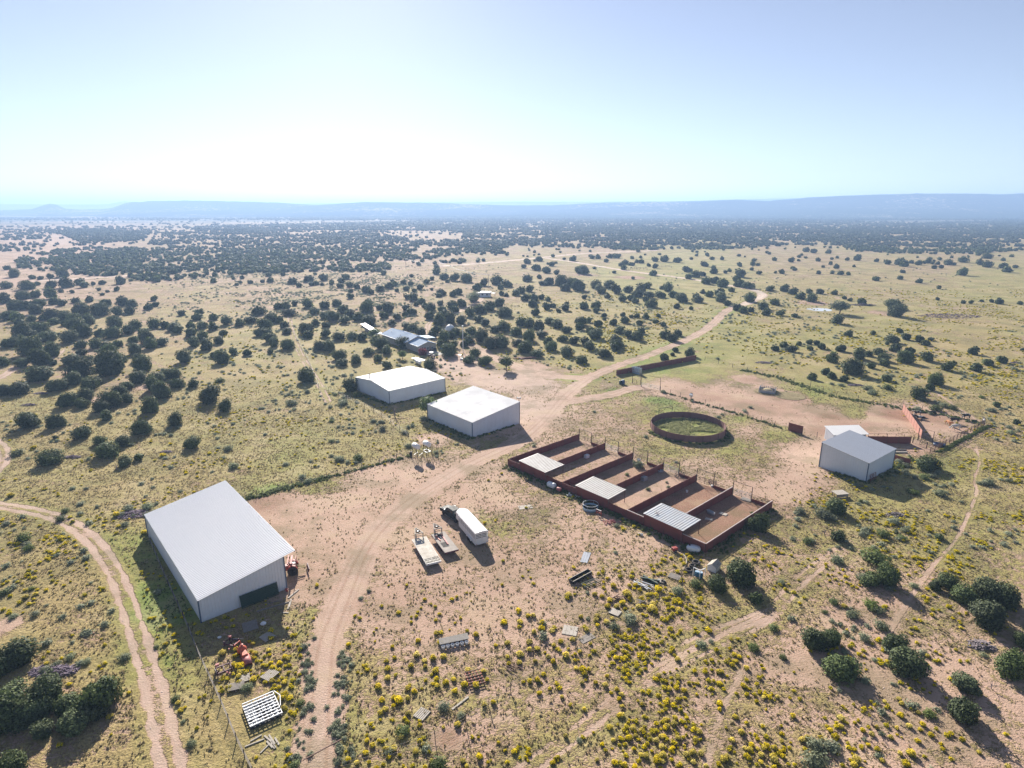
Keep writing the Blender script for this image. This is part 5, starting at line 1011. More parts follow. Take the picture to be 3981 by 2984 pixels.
for k in range(12): F += [(k, k + 1, 2 * m + k + 1, 2 * m + k), (m + k, 3 * m + k, 3 * m + k + 1, m + k + 1), (k, m + k, m + k + 1, k + 1), (2 * m + k, 2 * m + k + 1, 3 * m + k + 1, 3 * m + k)]
MB().add(V, F).build('curved_panel', M['pink'], ps, True); MB().bar((-.2, -.55, .1), (L + .1, -.55, .1), .07).build('edge_bar', M['orange'], ps); [MB().prism([(.44 * math.cos(R(t)), .44 * math.sin(R(t)) + .05) for t in range(0, 181, 20)], 'x', x, x + .04).build('rib_plate', M['purple'], ps) for x in (L * .45, L * .9)]
def scrap_frame(v, x, y, rz, label, m='purple', s=1.0):
    t = thing('scrap_frame', at(v, x, y), rz, label, 'scrap frame'); b = MB(); b.bar((-.9 * s, -.6 * s, .4), (.9 * s, -.6 * s, .4), .14); b.bar((-.9 * s, .6 * s, .4), (.9 * s, .6 * s, .4), .14); [b.bar((x_, -.6 * s, .45), (x_, .6 * s, .45), .1) for x_ in (-.8 * s, 0, .8 * s)]; b.build('beams', M[m], t)
    b = MB(); [b.bar((x_, y_, 0), (x_, y_, .75), .1) for x_ in (-.8 * s, .8 * s) for y_ in (-.55 * s, .55 * s)]; b.build('legs', M[m], t); MB().bar((.2, -.5, .1), (.5, -1.3 * s, .3), .12).build('arm', M['pink'], t); MB().box((-.6 * s, .5 * s, .85), (.4, .3, .25)).build('bracket', M['pink'], t)
scrap_frame('Z6', 345, 590, R(35), 'dark maroon steel frame on bare ground close to the netting fence')
scrap_frame('Z6', 430, 300, R(-15), 'dark rusty implement frame left of the orange machine', s=.9)
rf_ = thing('red_grid', at('B2', 1870, 900), R(20), 'rusty red steel lattice lying in the yellow bushes', 'lattice'); b = MB(); [b.bar((x, -1.2, .25), (x, 1.2, .3), .08) for x in np.linspace(-.9, .9, 5)]; b.build('bars', M['orange'], rf_); b = MB(); [b.bar((-1.0, y, .35), (1.0, y, .35), .08) for y in np.linspace(-1.15, 1.15, 6)]; b.build('cross_bars', M['rust_o'], rf_)
# row feeder with six white tubs
fa, fb = at('B2', 1580, 640), at('B2', 1820, 590); rwf = thing('row_feeder', fa, ang(fa, fb), 'low plank-roofed feeder with a row of six white tubs', 'feeder'); L = (fb - fa).length
MB().box((L / 2, .75, .62), (L + .2, .95, .06), 0, R(12)).build('plank_roof', M['wood_pale'], rwf); b = MB(); [b.box((x, .75, .28), (.08, .8, .56)) for x in np.linspace(.1, L - .1, 4)]; b.build('legs', M['wood'], rwf); MB().box((L / 2, 1.1, .3), (L, .05, .5)).build('back_board', M['wood'], rwf)
for k in range(6): MB().lathe([(.2, 0), (.27, .42), (.24, .42), (.17, .05)], (.3 + k * (L - .6) / 5, .02, 0), 14, 1.0).build('tub', M['white'], rwf, True)
# black trough, pipes
a, b_ = at('B3', 505, 85), at('B3', 650, 5); bt = thing('black_trough', a, ang(a, b_), 'long black open trough lying in the dirt left of the pipe heap', 'trough'); L = (b_ - a).length + .4; b = MB(); b.box((L / 2, .45, .08), (L, .8, .06)); b.box((L / 2, .06, .3), (L, .06, .5)); b.box((L / 2, .86, .3), (L, .06, .5)); b.box((0, .46, .3), (.06, .74, .5)); b.box((L, .46, .3), (.06, .74, .5)); b.build('trough_shell', M['dark'], bt); b = MB(); b.box((L / 2, .02, .57), (L + .1, .1, .04)); b.box((L / 2, .9, .57), (L + .1, .1, .04)); b.build('rim', M['wood_pale'], bt)
b = MB(); [b.bar((0, k * .35, .25 + .0 * k), (2.8, k * .35, .25), .06) for k in range(4)]; [b.bar((x, 0, .25), (x, 1.05, .25), .06) for x in (0, 2.8)]; prop('wire_crate', b, M['green_gate'], at('B3', 610, 118), R(32), 'faint green pipe crate below the black trough', 'crate')
def heap(name, v, x, y, n, L, r, m, label, cat, seed, sp=.6, a0=None):
    rnd = random.Random(seed); b = MB()
    for k in range(n):
        a = (a0 if a0 is not None else rnd.uniform(0, 3.14)) + rnd.uniform(-.35, .35); l = L * rnd.uniform(.5, 1); cx, cy = rnd.gauss(0, sp), rnd.gauss(0, sp * .6); z = rnd.uniform(.05, .35 + .0 * n); dz = rnd.uniform(-.12, .2)
        b.bar((cx - math.cos(a) * l / 2, cy - math.sin(a) * l / 2, z), (cx + math.cos(a) * l / 2, cy + math.sin(a) * l / 2, max(.05, z + dz)), r * rnd.uniform(.6, 1.2))
    return prop(name, b, M[m], at(v, x, y), 0, label, cat)
heap('pipe_heap', 'B3', 1110, 95, 12, 3.2, .12, 'steel', 'heap of grey pipes right of the black trough', 'pipe heap', 1, .35, R(-38)); heap('pipe_heap', 'B3', 1160, 55, 6, 3.0, .2, 'green_gate', 'bundle of dark teal pipes above the grey pipe heap', 'pipe heap', 2, .2, R(-40)); heap('pipe_heap', 'B3', 905, 205, 9, 1.6, .09, 'rust_o', 'rusty scrap iron among yellow bushes below the pipe heap', 'scrap heap', 3, .4); heap('pipe_heap', 'B3', 1095, 250, 8, 1.2, .1, 'wood', 'grey scrap pieces among the yellow bushes, lowest in the scrap area', 'scrap heap', 4, .4); heap('pipe_heap', 'B3', 1280, 65, 8, .9, .1, 'dark', 'small dark scrap heap on the small pale pallet', 'scrap heap', 6, .2)
heap('iron_heap', 'B3', 150, 650, 8, 1.8, .07, 'rust_o', 'thin rusty bars left in yellow bushes at the bottom middle', 'scrap heap', 21, .4, R(70)); heap('iron_heap', 'B2', 2180, 810, 9, 1.8, .06, 'rust_o', 'flat rusty grating right of the red lattice', 'scrap heap', 22, .3, R(-40))
heap('rubble', 'Z8', 788, 275, 60, .3, .12, 'pink', 'round patch of reddish rubble beside the pen wall', 'rubble', 31, .55); heap('litter', 'M3', 690, 1160, 9, .6, .16, 'white', 'white scraps lying against the pen wall', 'litter', 32, .45); heap('litter', 'M3', 755, 1185, 6, .5, .14, 'wood_pale', 'tan scraps right of the white scraps by the pen wall', 'litter', 33, .35)
prop('sack', MB().lathe([(.02, 0), (.35, .05), (.4, .2), (.25, .33), (.02, .36)], n=10), M['white'], at('Z5', 525, 985), 0, 'white sack lying in the shade of the largest barn', 'sack'); prop('sack', MB().lathe([(.02, 0), (.22, .05), (.26, .14), (.02, .24)], n=9), M['white'], at('Y3', 765, 585), 0, 'small white bag deep in the barn shade by the netting fence', 'bag'); prop('blue_tub', MB().lathe([(.18, 0), (.22, .3), (.19, .3), (.15, .04)], n=12), M['blue'], at('Y3', 1390, 1495), 0, 'tiny blue tub among yellow bushes by the pink sheet', 'tub')
for q in range(3): prop('white_jug', MB().lathe([(.14, 0), (.15, .3), (.05, .4), (.05, .45)], n=10), M['white'], at('Z8', 1022 + q * 13, 378 + q * 2), 0, 'white jug standing by the pen wall, ' + ('left', 'middle', 'right')[q] + ' of three', 'jug', 'jugs by the pen wall')
# tanks and barrels by the pens
pt_ = thing('water_tank', at('M3', 540, 1095), R(-45), 'white ribbed poly tank lying against the outer pen wall', 'water tank'); o = MB().lathe([(.02, -1.0), (.45, -.95), (.6, -.75), (.6, -.45), (.56, -.4), (.6, -.35), (.6, .35), (.56, .4), (.6, .45), (.6, .75), (.45, .95), (.02, 1.0)], n=22).build('tank', M['poly'], pt_, True); o.rotation_euler = (0, R(90), 0); o.location = (0, 0, .62); MB().box((0, 0, .08), (1.3, .9, .14)).build('cradle', M['dark'], pt_)
o = MB().lathe([(.02, -.5), (.38, -.48), (.4, -.45), (.4, .45), (.38, .48), (.02, .5)], n=18); t = thing('red_drum', at('M3', 605, 1125), R(-40), 'faded red drum lying right of the white poly tank', 'drum'); q = o.build('drum', M['pink'], t, True); q.rotation_euler = (0, R(90), 0); q.location = (0, 0, .4); MB().box((.52, 0, .4), (.03, .4, .4)).build('end_label', M['red'], t)
ot = thing('oval_tank', at('Z2', 810, 575), R(-18), 'white oval plastic tank beside the near corner of the pens', 'water tank'); o = MB().lathe([(.02, 0), (.75, .02), (.85, .2), (.85, .55), (.72, .78), (.02, .84)], n=28).build('tank', M['poly'], ot, True); o.scale = (1.35, .85, 1); MB().lathe([(.16, 0), (.17, .1), (.02, .11)], (-.65, .1, .78), 14).build('lid', M['dark'], ot)
rt = thing('ring_tank', at('Z8', 622, 165), 0, 'open round steel tank with rusty hoop rim by the pen wall', 'ring tank'); MB().lathe([(1.45, 0), (1.45, .55), (1.4, .55), (1.4, 0), (1.45, 0)], n=30).build('shell', M['ltblue'], rt, True); b = MB().tube([(1.45 * math.cos(R(a)), 1.45 * math.sin(R(a)), 1.15) for a in range(0, 361, 12)], .05, 6, caps=False); b.build('hoop', M['steel'], rt); b = MB(); [b.bar((1.45 * math.cos(R(a)), 1.45 * math.sin(R(a)), .5), (1.45 * math.cos(R(a)), 1.45 * math.sin(R(a)), 1.15), .05) for a in range(0, 360, 60)]; b.build('uprights', M['steel'], rt)
rr = thing('red_bench_frame', at('Z8', 690, 215), R(-45), 'small red steel rack next to the ring tank', 'rack'); b = MB(); [b.bar((-.6, 0, z), (.6, 0, z), .07, .2) for z in (.5, 1.0)]; [b.bar((x, 0, 0), (x, 0, 1.05), .07) for x in (-.6, .6)]; b.build('frame', M['red'], rr); MB().bar((-.6, -.05, 1.1), (.6, -.05, 1.1), .12, .05).build('top_bar', M['white'], rr)
rm = thing('red_cart', at('Z2', 505, 590), R(20), 'faded red wheeled cart left of the white oval tank', 'cart'); MB().box((0, 0, .5), (.9, .7, .5)).build('bin', M['red'], rm, bevel=.06); [wheel(rm, (0, s * .42, .22), .22, .1) for s in (-1, 1)]; MB().bar((-.4, 0, .6), (-1.0, .2, .9), .06).build('handle', M['dark'], rm)
def tyre(v, x, y, r, w, label):
    return prop('old_tractor_tyre', MB().lathe([(r * .62, .02), (r * .95, 0), (r, w * .25), (r, w * .75), (r * .95, w), (r * .62, w - .02), (r * .55, w / 2), (r * .62, .02)], n=26), M['rubber'], at(v, x, y), 0, label, 'tyre', smooth=True)
tyre('Z2', 852, 790, .68, .42, 'big black tractor tyre, rearmost of those by the white hutch'); tyre('Z2', 738, 912, .62, .4, 'big black tractor tyre lying nearest the slatted pallet'); tyre('Z2', 790, 870, .5, .35, 'lower tyre of the stack under the white pipe frame'); o = tyre('Z2', 786, 850, .5, .35, 'upper tyre of the stack under the white pipe frame'); o.location.z = .35; o.location.x = bpy.data.objects['old_tractor_tyre.002'].location.x + .04; o.location.y = bpy.data.objects['old_tractor_tyre.002'].location.y
M['barrel_blue'] = paint('blue_barrel', (.015, .16, .30), .4, 0, .15, 2)
for i, (x, y) in enumerate(((925, 1020), (868, 985))):
    t = thing('blue_barrel', at('Z2', x, y), 0, ('taller blue barrel, right of two' if i == 0 else 'pale-topped blue barrel, left of two') + ' under the white pipe frame', 'barrel', 'blue barrels'); hh = 1.0 if i == 0 else .8
    MB().lathe([(.33, 0), (.36, .08), (.34, hh * .33), (.36, hh * .5), (.34, hh * .66), (.36, hh - .1), (.33, hh), (.02, hh)], n=20).build('body', M['barrel_blue'], t, True); MB().lathe([(.3, hh), (.3, hh + .03), (.02, hh + .03)], n=16).build('lid', M['ltblue'], t)
pf = thing('white_railing', at('Z2', 920, 1040), 0, 'V-shaped white pipe railing over the blue barrels', 'railing'); P = [at('Z2', x, y, 1.5) for x, y in ((815, 850), (922, 900), (1008, 862))]; c = pf.location.copy(); b = MB(); [b.bar((p.x - c.x, p.y - c.y, 0), (p.x - c.x, p.y - c.y, 1.55), .09) for p in P]; b.build('posts', M['white'], pf); b = MB(); [b.bar((P[i].x - c.x, P[i].y - c.y, 1.5), (P[i + 1].x - c.x, P[i + 1].y - c.y, 1.5), .1) for i in (0, 1)]; b.build('top_rail', M['white'], pf)
hu = thing('white_hutch', at('Z2', 1140, 880), R(48), 'white hut-shaped pump box with patched roof right of the white railing', 'hutch'); b = MB(); b.prism([(-.7, 0), (.7, 0), (.7, .9), (0, 1.35), (-.7, .9)], 'x', -.9, .9)
b.build('walls', M['white'], hu); b = MB(); b.sheet((-1.0, .82, .86), (-1.0, -.0, 1.42), (1.0, -.0, 1.42), (1.0, .82, .86), 4, .02, .03); b.sheet((1.0, -.82, .86), (1.0, 0, 1.42), (-1.0, 0, 1.42), (-1.0, -.82, .86), 4, .02, .03); b.build('roof', M['wood_pale'], hu); MB().box((.3, -.5, 1.15), (.9, .06, .05)).build('strap', M['dark'], hu)
b = MB(); P = [at('Z2', x, y, .12) for x, y in ((650, 635), (690, 690), (705, 760), (680, 830), (640, 890))]; c = P[0].copy(); b.tube([p - c for p in P], .07, 6); o = prop('curved_pipe', b, M['wood_pale'], Vector((c.x, c.y, .12)), 0, 'pale curved pipe arching toward the leaning dead posts', 'pipe')
def dead(v, x, y, h, label, seed, n=9, name='dead_snag', m='deadwood', spread=1.0):
    rnd = random.Random(seed); b = MB()
    def br(p, d, l, r, k):
        q = p + d * l; b.tube([p, p.lerp(q, .5) + Vector((rnd.uniform(-.08, .08), rnd.uniform(-.08, .08), 0)) * l, q], [r, r * .75, r * .5], 5)
        if k: 
            for _ in range(3): dd = (d + Vector((rnd.uniform(-1, 1), rnd.uniform(-1, 1), rnd.uniform(-.4, .6))) * spread).normalized(); br(p.lerp(q, rnd.uniform(.4, 1)), dd, l * rnd.uniform(.5, .8), r * .5, k - 1)
    br(Vector((0, 0, 0)), Vector((rnd.uniform(-.3, .3), rnd.uniform(-.3, .3), 1)).normalized(), h * .4, h * .035, 3)
    return prop(name, b, M[m], at(v, x, y), 0, label, 'dead tree' if h > 1.5 else 'dead branches')
dead('Z2', 640, 1100, 2.6, 'leaning dead snag between the pallet and the tyres', 1, m='post'); dead('M2', 1177, 475, 5.0, 'bare grey tree in front of the near corner of the workshop', 5, spread=1.1); dead('M1', 1000, 940, 2.6, 'collapsed dark dead tree in the left pasture', 6, spread=1.4); dead('B4', 290, 480, 2.2, 'white forked dead snag beside a juniper at lower right', 7); dead('Z3', 440, 1350, 1.9, 'white dead snag left of a juniper below the plank platform', 8); dead('Z3', 875, 1180, 1.6, 'small dark snag among yellow bushes below the pale blue shed', 9); dead('M1', 1700, 470, 1.8, 'small grey snag in the left pasture', 10)
dead('B4', 900, 1290, 2.0, 'grey twiggy skeleton bush at the bottom right', 12, spread=1.2); dead('B4', 1930, 980, 1.8, 'fallen dead branches right of a juniper at lower right', 13, spread=1.6); dead('M4', 2130, 1580, 2.0, 'bare twiggy shrub at the right edge', 14, spread=1.2); dead('V4', 250, 1130, 4, 'dead brown tree left of the pond', 15, spread=1.3)
def brush(v, x, y, L, W, n, label, seed, m='deadwood', name='brush_pile'):
    rnd = random.Random(seed); b = MB()
    for k in range(n):
        a = rnd.uniform(0, 3.14); l = rnd.uniform(.3, 1.1); r = rnd.random() ** .5; t = rnd.uniform(0, 6.28); cx, cy = r * L / 2 * math.cos(t), r * W / 2 * math.sin(t); z = (1 - r) * rnd.uniform(.1, .55) + .05
        b.bar((cx - math.cos(a) * l / 2, cy - math.sin(a) * l / 2, max(.03, z + rnd.uniform(-.2, .2))), (cx + math.cos(a) * l / 2, cy + math.sin(a) * l / 2, z), rnd.uniform(.04, .11))
    return prop(name, b, M[m], at(v, x, y), 0, label, 'brush pile')
M['purplewood'] = paint('purplish_dead_brush', (.22, .17, .22), .9, 0, .5, 3)
brush('M1', 1140, 1325, 6, 3.5, 260, 'grey brush pile left of the far corner of the largest barn', 1, 'purplewood'); brush('B1', 470, 830, 6, 2, 200, 'long grey brush pile between big junipers at lower left', 2, 'purplewood'); brush('B4', 1840, 610, 3.4, 2, 110, 'small grey brush pile at lower right', 3, 'deadwood')
brush('V4', 1570, 1170, 32, 14, 420, 'purplish brush pile in the field right of the pond', 4, 'purplewood').scale = (1, 1, 2.2); brush('V4', 820, 1075, 16, 5, 200, 'purplish low brush between the pond and the paired trees', 5, 'purplewood').scale = (1, 1, 2.4); brush('Z3', 1190, 1110, 3.4, 1.5, 80, 'dead dark branches among sage below the pale blue shed', 6); brush('M1', 620, 835, 4, 1.5, 90, 'grey brush in the left pasture right of a juniper', 7, 'purplewood'); brush('M1', 1430, 790, 3, 1, 60, 'short grey brush line in the left pasture', 8, 'purplewood'); brush('M4', 760, 215, 5, 2.5, 120, 'grey brush pile beyond the arena fence', 9, 'purplewood'); brush('M1', 250, 385, 4, 1.6, 80, 'grey brush in the pasture at the far left', 10, 'purplewood'); brush('M1', 350, 285, 4, 1.6, 80, 'grey brush below the junipers at the far left', 11, 'purplewood'); brush('V4', 2140-2981*0, 1570, 4, 2, 60, 'grey brush at the right edge of the arena field', 12, 'purplewood'); brush('Z4', 1710, 165, 6, 3, 140, 'purplish dead bush beyond the long arena fence', 13, 'purplewood')
o = heap('old_rails', 'V3', 90, 1533, 6, 9, .35, 'rust', 'dark red fallen board fence left of the junction', 'fence', 41, .3, R(12))
# ------------------------------------------------------------------ cattle
def cow_mesh(pose):
    me = bpy.data.meshes.new('cattle_body'); ob = bpy.data.objects.new('tmp', me); COL.objects.link(ob)
    V, Rr, E = [], [], []
    def ch(pts, start=None):
        pv_ = start
        for x, y, z, rx, ry in pts:
            V.append((x, y, z)); Rr.append((rx, ry)); i = len(V) - 1
            if pv_ is not None: E.append((pv_, i))
            pv_ = i
        return pv_
    lz = -.55 if pose == 'lie' else 0
    ch([(0, 0, 1.1 + lz, .30, .33)]); ch([(-.45, 0, 1.12 + lz, .27, .31), (-.8, 0, 1.16 + lz, .2, .22)], 0); tail = 2
    ch([(.4, 0, 1.08 + lz, .29, .34), (.75, 0, 1.14 + lz, .22, .28)], 0); sh = 4
    if pose == 'graze': hd = ch([(1.05, 0, 1.08, .13, .18), (1.35, .0, .85, .11, .14), (1.55, 0, .62, .13, .13), (1.75, 0, .42, .09, .09)], sh)
    else: hd = ch([(1.0, 0, 1.28 + lz, .13, .19), (1.22, .02, 1.42 + lz, .11, .15), (1.42, .04, 1.42 + lz, .13, .13), (1.72, .06, 1.27 + lz, .085, .085)], sh)
    head = hd - 1
    ch([(-1.0, 0, 1.1 + lz, .035, .035), (-1.08, 0, .7 + lz * .6, .025, .025), (-1.08, .02, max(.12, .45 + lz * .6), .05, .05)], tail)
    for s in (-1, 1):
        if pose == 'lie':
            ch([(-.6, s * .28, .45, .16, .18), (-.35, s * .42, .22, .11, .11), (-.7, s * .45, .12, .06, .06)], 1); ch([(.75, s * .2, .38, .12, .13), (1.05, s * .25, .18, .07, .07), (.8, s * .3, .1, .05, .05)], 3)
        else:
            f = .12 * s
            ch([(-.72, s * .2, .85, .15, .18), (-.62 + f, s * .2, .62, .09, .10), (-.85 + f, s * .2, .42, .065, .07), (-.78 + f, s * .2, .08, .055, .055), (-.72 + f, s * .2, .0, .06, .06)], 2)
            ch([(.66, s * .18, .8, .12, .15), (.68 - f, s * .18, .48, .065, .075), (.66 - f, s * .18, .08, .05, .05), (.7 - f, s * .18, .0, .06, .06)], 3)
        hp = V[head]; ch([(hp[0] - .08, s * .2, hp[2] + .06, .05, .03), (hp[0] - .1, s * .3, hp[2] + .03, .03, .02)], head)
    me.from_pydata(V, E, []); me.update(); sk = ob.modifiers.new('s', 'SKIN'); sk.use_smooth_shade = True
    for i, r in enumerate(Rr): me.skin_vertices[0].data[i].radius = r; me.skin_vertices[0].data[i].use_root = (i == 0)
    ss = ob.modifiers.new('u', 'SUBSURF'); ss.levels = 1; ss.render_levels = 1
    dg = bpy.context.evaluated_depsgraph_get(); out = bpy.data.meshes.new_from_object(ob.evaluated_get(dg)); hp = V[head]
    bpy.data.objects.remove(ob); out.name = 'cattle_body'; return out, hp
CW = {p: cow_mesh(p) for p in ('stand', 'graze', 'lie')}
M['horn'] = paint('horn', (.45, .40, .32), .5, 0, .4, 6)
def cow(v, x, y, rz, pose, m, label, s=1.12):
    t = thing('longhorn_cattle', at(v, x, y), rz, label, 'cow', 'longhorn cattle in the far right pen'); t.scale = (s, s, s)
    me, hp = CW[pose]; o = link(me.copy(), 'body', t); o.data.materials.clear(); o.data.materials.append(M[m])
    for k in (-1, 1): MB().tube([(hp[0] - .05, k * .1, hp[2] + .1), (hp[0], k * .4, hp[2] + .16), (hp[0] + .05, k * .7, hp[2] + .22), (hp[0] + .05, k * .85, hp[2] + .42)], [.05, .045, .03, .01], 6).build('horn', M['horn'], t, True)
cow('Z10', 1310, 590, R(182), 'graze', 'hide_white', 'large white cow with a dark lowered head, nearest the salmon wall gate'); cow('Z10', 1160, 510, R(-95), 'stand', 'hide_orange', 'tan cow seen head-on beside the white cow', 1.05); cow('Z10', 1275, 465, R(175), 'stand', 'hide_black', 'black cow standing behind the tan cow')
cow('Z10', 570, 320, R(185), 'stand', 'hide_mix', 'black and white cow standing in front of the far end of the salmon wall', 1.0); cow('Z10', 630, 385, R(150), 'lie', 'hide_mix', 'black and white cow lying down nearest the salmon wall'); cow('Z10', 1500, 385, R(185), 'stand', 'hide_mix', 'dark cow with white back by the weedy fence'); cow('Z10', 1830, 475, R(60), 'stand', 'hide_mix', 'speckled cow in the farthest corner of the pen', 1.0); cow('Z10', 860, 280, R(190), 'lie', 'hide_black', 'black cow lying in the weeds by the pen fence', 1.0)
# ------------------------------------------------------------------ vegetation: crowns made of many small leaf clumps over lumpy volumes
def lump_fn(rs, nb, spread=.5, rmin=.45, rmax=.65, zs=(.25, 1.0)):
    C = []
    for k in range(nb):
        a = 2 * math.pi * (k + rs.rand()) / nb * 1.618; r = spread * rs.rand() ** .5
        C.append((r * math.cos(a), r * math.sin(a), rs.uniform(*zs)))
    C = np.array(C); Rb = rs.uniform(rmin, rmax, nb); c0 = np.array([0, 0, (zs[0] + zs[1]) / 2 * .9])
    def f(D):
        out = np.full(len(D), .25)
        for c, r in zip(C, Rb):
            q = c - c0; b = D @ q; disc = b * b - (q @ q - r * r); t = np.where(disc > 0, b + np.sqrt(np.maximum(disc, 0)), 0); out = np.maximum(out, t)
        return out
    return f, c0
def fib(n, rs):
    i = np.arange(n) + .5; z = 1 - 2 * i / n; a = i * 2.399963 + rs.rand(); r = np.sqrt(1 - z * z); return np.c_[r * np.cos(a), r * np.sin(a), z]
def cube_sphere(n):
    V = []; F = []; 
    for ax in range(3):
        for s in (-1, 1):
            b = len(V)
            for i in range(n + 1):
                for j in range(n + 1):
                    p = [0, 0, 0]; p[ax] = s; p[(ax + 1) % 3] = -1 + 2 * i / n; p[(ax + 2) % 3] = (-1 + 2 * j / n) * s; p = np.array(p, float); V.append(p / np.linalg.norm(p))
            for i in range(n):
                for j in range(n): a = b + i * (n + 1) + j; F.append((a, a + n + 1, a + n + 2, a + 1))
    return np.array(V), np.array(F)
def crown(seed, nleaf, size, nb=11, core=5, zmin=.02, spread=.52, ragged=.12, flat=1.0, topf=0., zs=(.25, 1.0), rr=(.40, .62), corek=.86, twig=.0):
    """unit crown (radius about 1): leaf quads on and around a lumpy surface plus an inner mass; returns V, F, tint, top"""
    rs = np.random.RandomState(seed); f, c0 = lump_fn(rs, nb, spread, rr[0], rr[1], zs)
    D = fib(nleaf, rs) + rs.normal(0, .06, (nleaf, 3)); D /= np.linalg.norm(D, axis=1)[:, None]; r = f(D)
    k = rs.uniform(1 - ragged * 1.6, 1 + ragged, nleaf); P = c0 + D * (r * k)[:, None]; ok = P[:, 2] > zmin; P = P[ok]; D = D[ok]; n = len(P)
    N = D + rs.normal(0, .55, (n, 3)); N[:, 2] += .25; N /= np.linalg.norm(N, axis=1)[:, None]
    U = np.cross(N, rs.normal(0, 1, (n, 3))); U /= np.linalg.norm(U, axis=1)[:, None]; W = np.cross(N, U)
    s = size * rs.uniform(.55, 1.3, n)[:, None]; asp = rs.uniform(.6, 1.0, n)[:, None]
    c = [P + U * s + W * s * asp * .3, P + W * s * asp, P - U * s * .9 - W * s * asp * .2, P - W * s * asp * .9 + N * s * .15]
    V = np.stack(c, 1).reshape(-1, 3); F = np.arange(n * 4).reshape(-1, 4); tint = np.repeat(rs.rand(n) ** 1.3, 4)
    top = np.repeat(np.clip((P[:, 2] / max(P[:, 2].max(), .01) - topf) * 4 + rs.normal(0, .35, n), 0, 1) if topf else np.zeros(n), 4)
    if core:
        cv, cf = cube_sphere(core); cr = f(cv) * corek; q = c0 + cv * cr[:, None]; q[:, 2] = np.maximum(q[:, 2], 0.0); F = np.concatenate([F, cf + len(V)]); V = np.concatenate([V, q]); tint = np.concatenate([tint, np.full(len(cv), .15)]); top = np.concatenate([top, np.zeros(len(cv))])  # inner mass tinted darker: shade inside the crown put into its colour
    V[:, 2] = np.maximum(V[:, 2], 0) * flat; return V, F, tint, top
def crown_mesh(name, m, *a, **k):
    V, F, ti, tp = crown(*a, **k); return quads_mesh(name, V, F, M[m], {'tint': ('POINT', 'FLOAT', ti), 'top': ('POINT', 'FLOAT', tp)})
def bake(name, m, tmpls, P, S, SZ, seed, label, tintj=.35):
    """one mesh for what nobody could count"""
    rs = np.random.RandomState(seed); Vs, Fs, Ts, Tp = [], [], [], []; n0 = 0; which = rs.randint(0, len(tmpls), len(P))
    for w, (V, F, ti, tp) in enumerate(tmpls):
        ix = np.where(which == w)[0]
        if not len(ix): continue
        a = rs.uniform(0, 6.283, len(ix)); ca, sa = np.cos(a)[:, None], np.sin(a)[:, None]; s = S[ix][:, None]
        X = (V[None, :, 0] * ca - V[None, :, 1] * sa) * s + P[ix, 0][:, None]; Y = (V[None, :, 0] * sa + V[None, :, 1] * ca) * s + P[ix, 1][:, None]; Z = V[None, :, 2] * SZ[ix][:, None]
        nv = len(V); Vs.append(np.stack([X, Y, Z], -1).reshape(-1, 3)); Fs.append((F[None] + (np.arange(len(ix)) * nv)[:, None, None]).reshape(-1, 4) + n0); n0 += nv * len(ix)
        Ts.append(np.clip(ti[None] + rs.uniform(-tintj, tintj, (len(ix), 1)), 0, 1).ravel()); Tp.append(np.clip(tp[None] * rs.uniform(.5, 1.1, (len(ix), 1)), 0, 1).ravel())
    o = link(quads_mesh(name, np.concatenate(Vs), np.concatenate(Fs), M[m], {'tint': ('POINT', 'FLOAT', np.concatenate(Ts)), 'top': ('POINT', 'FLOAT', np.concatenate(Tp))}), name)
    return tag(o, label, kind='stuff')
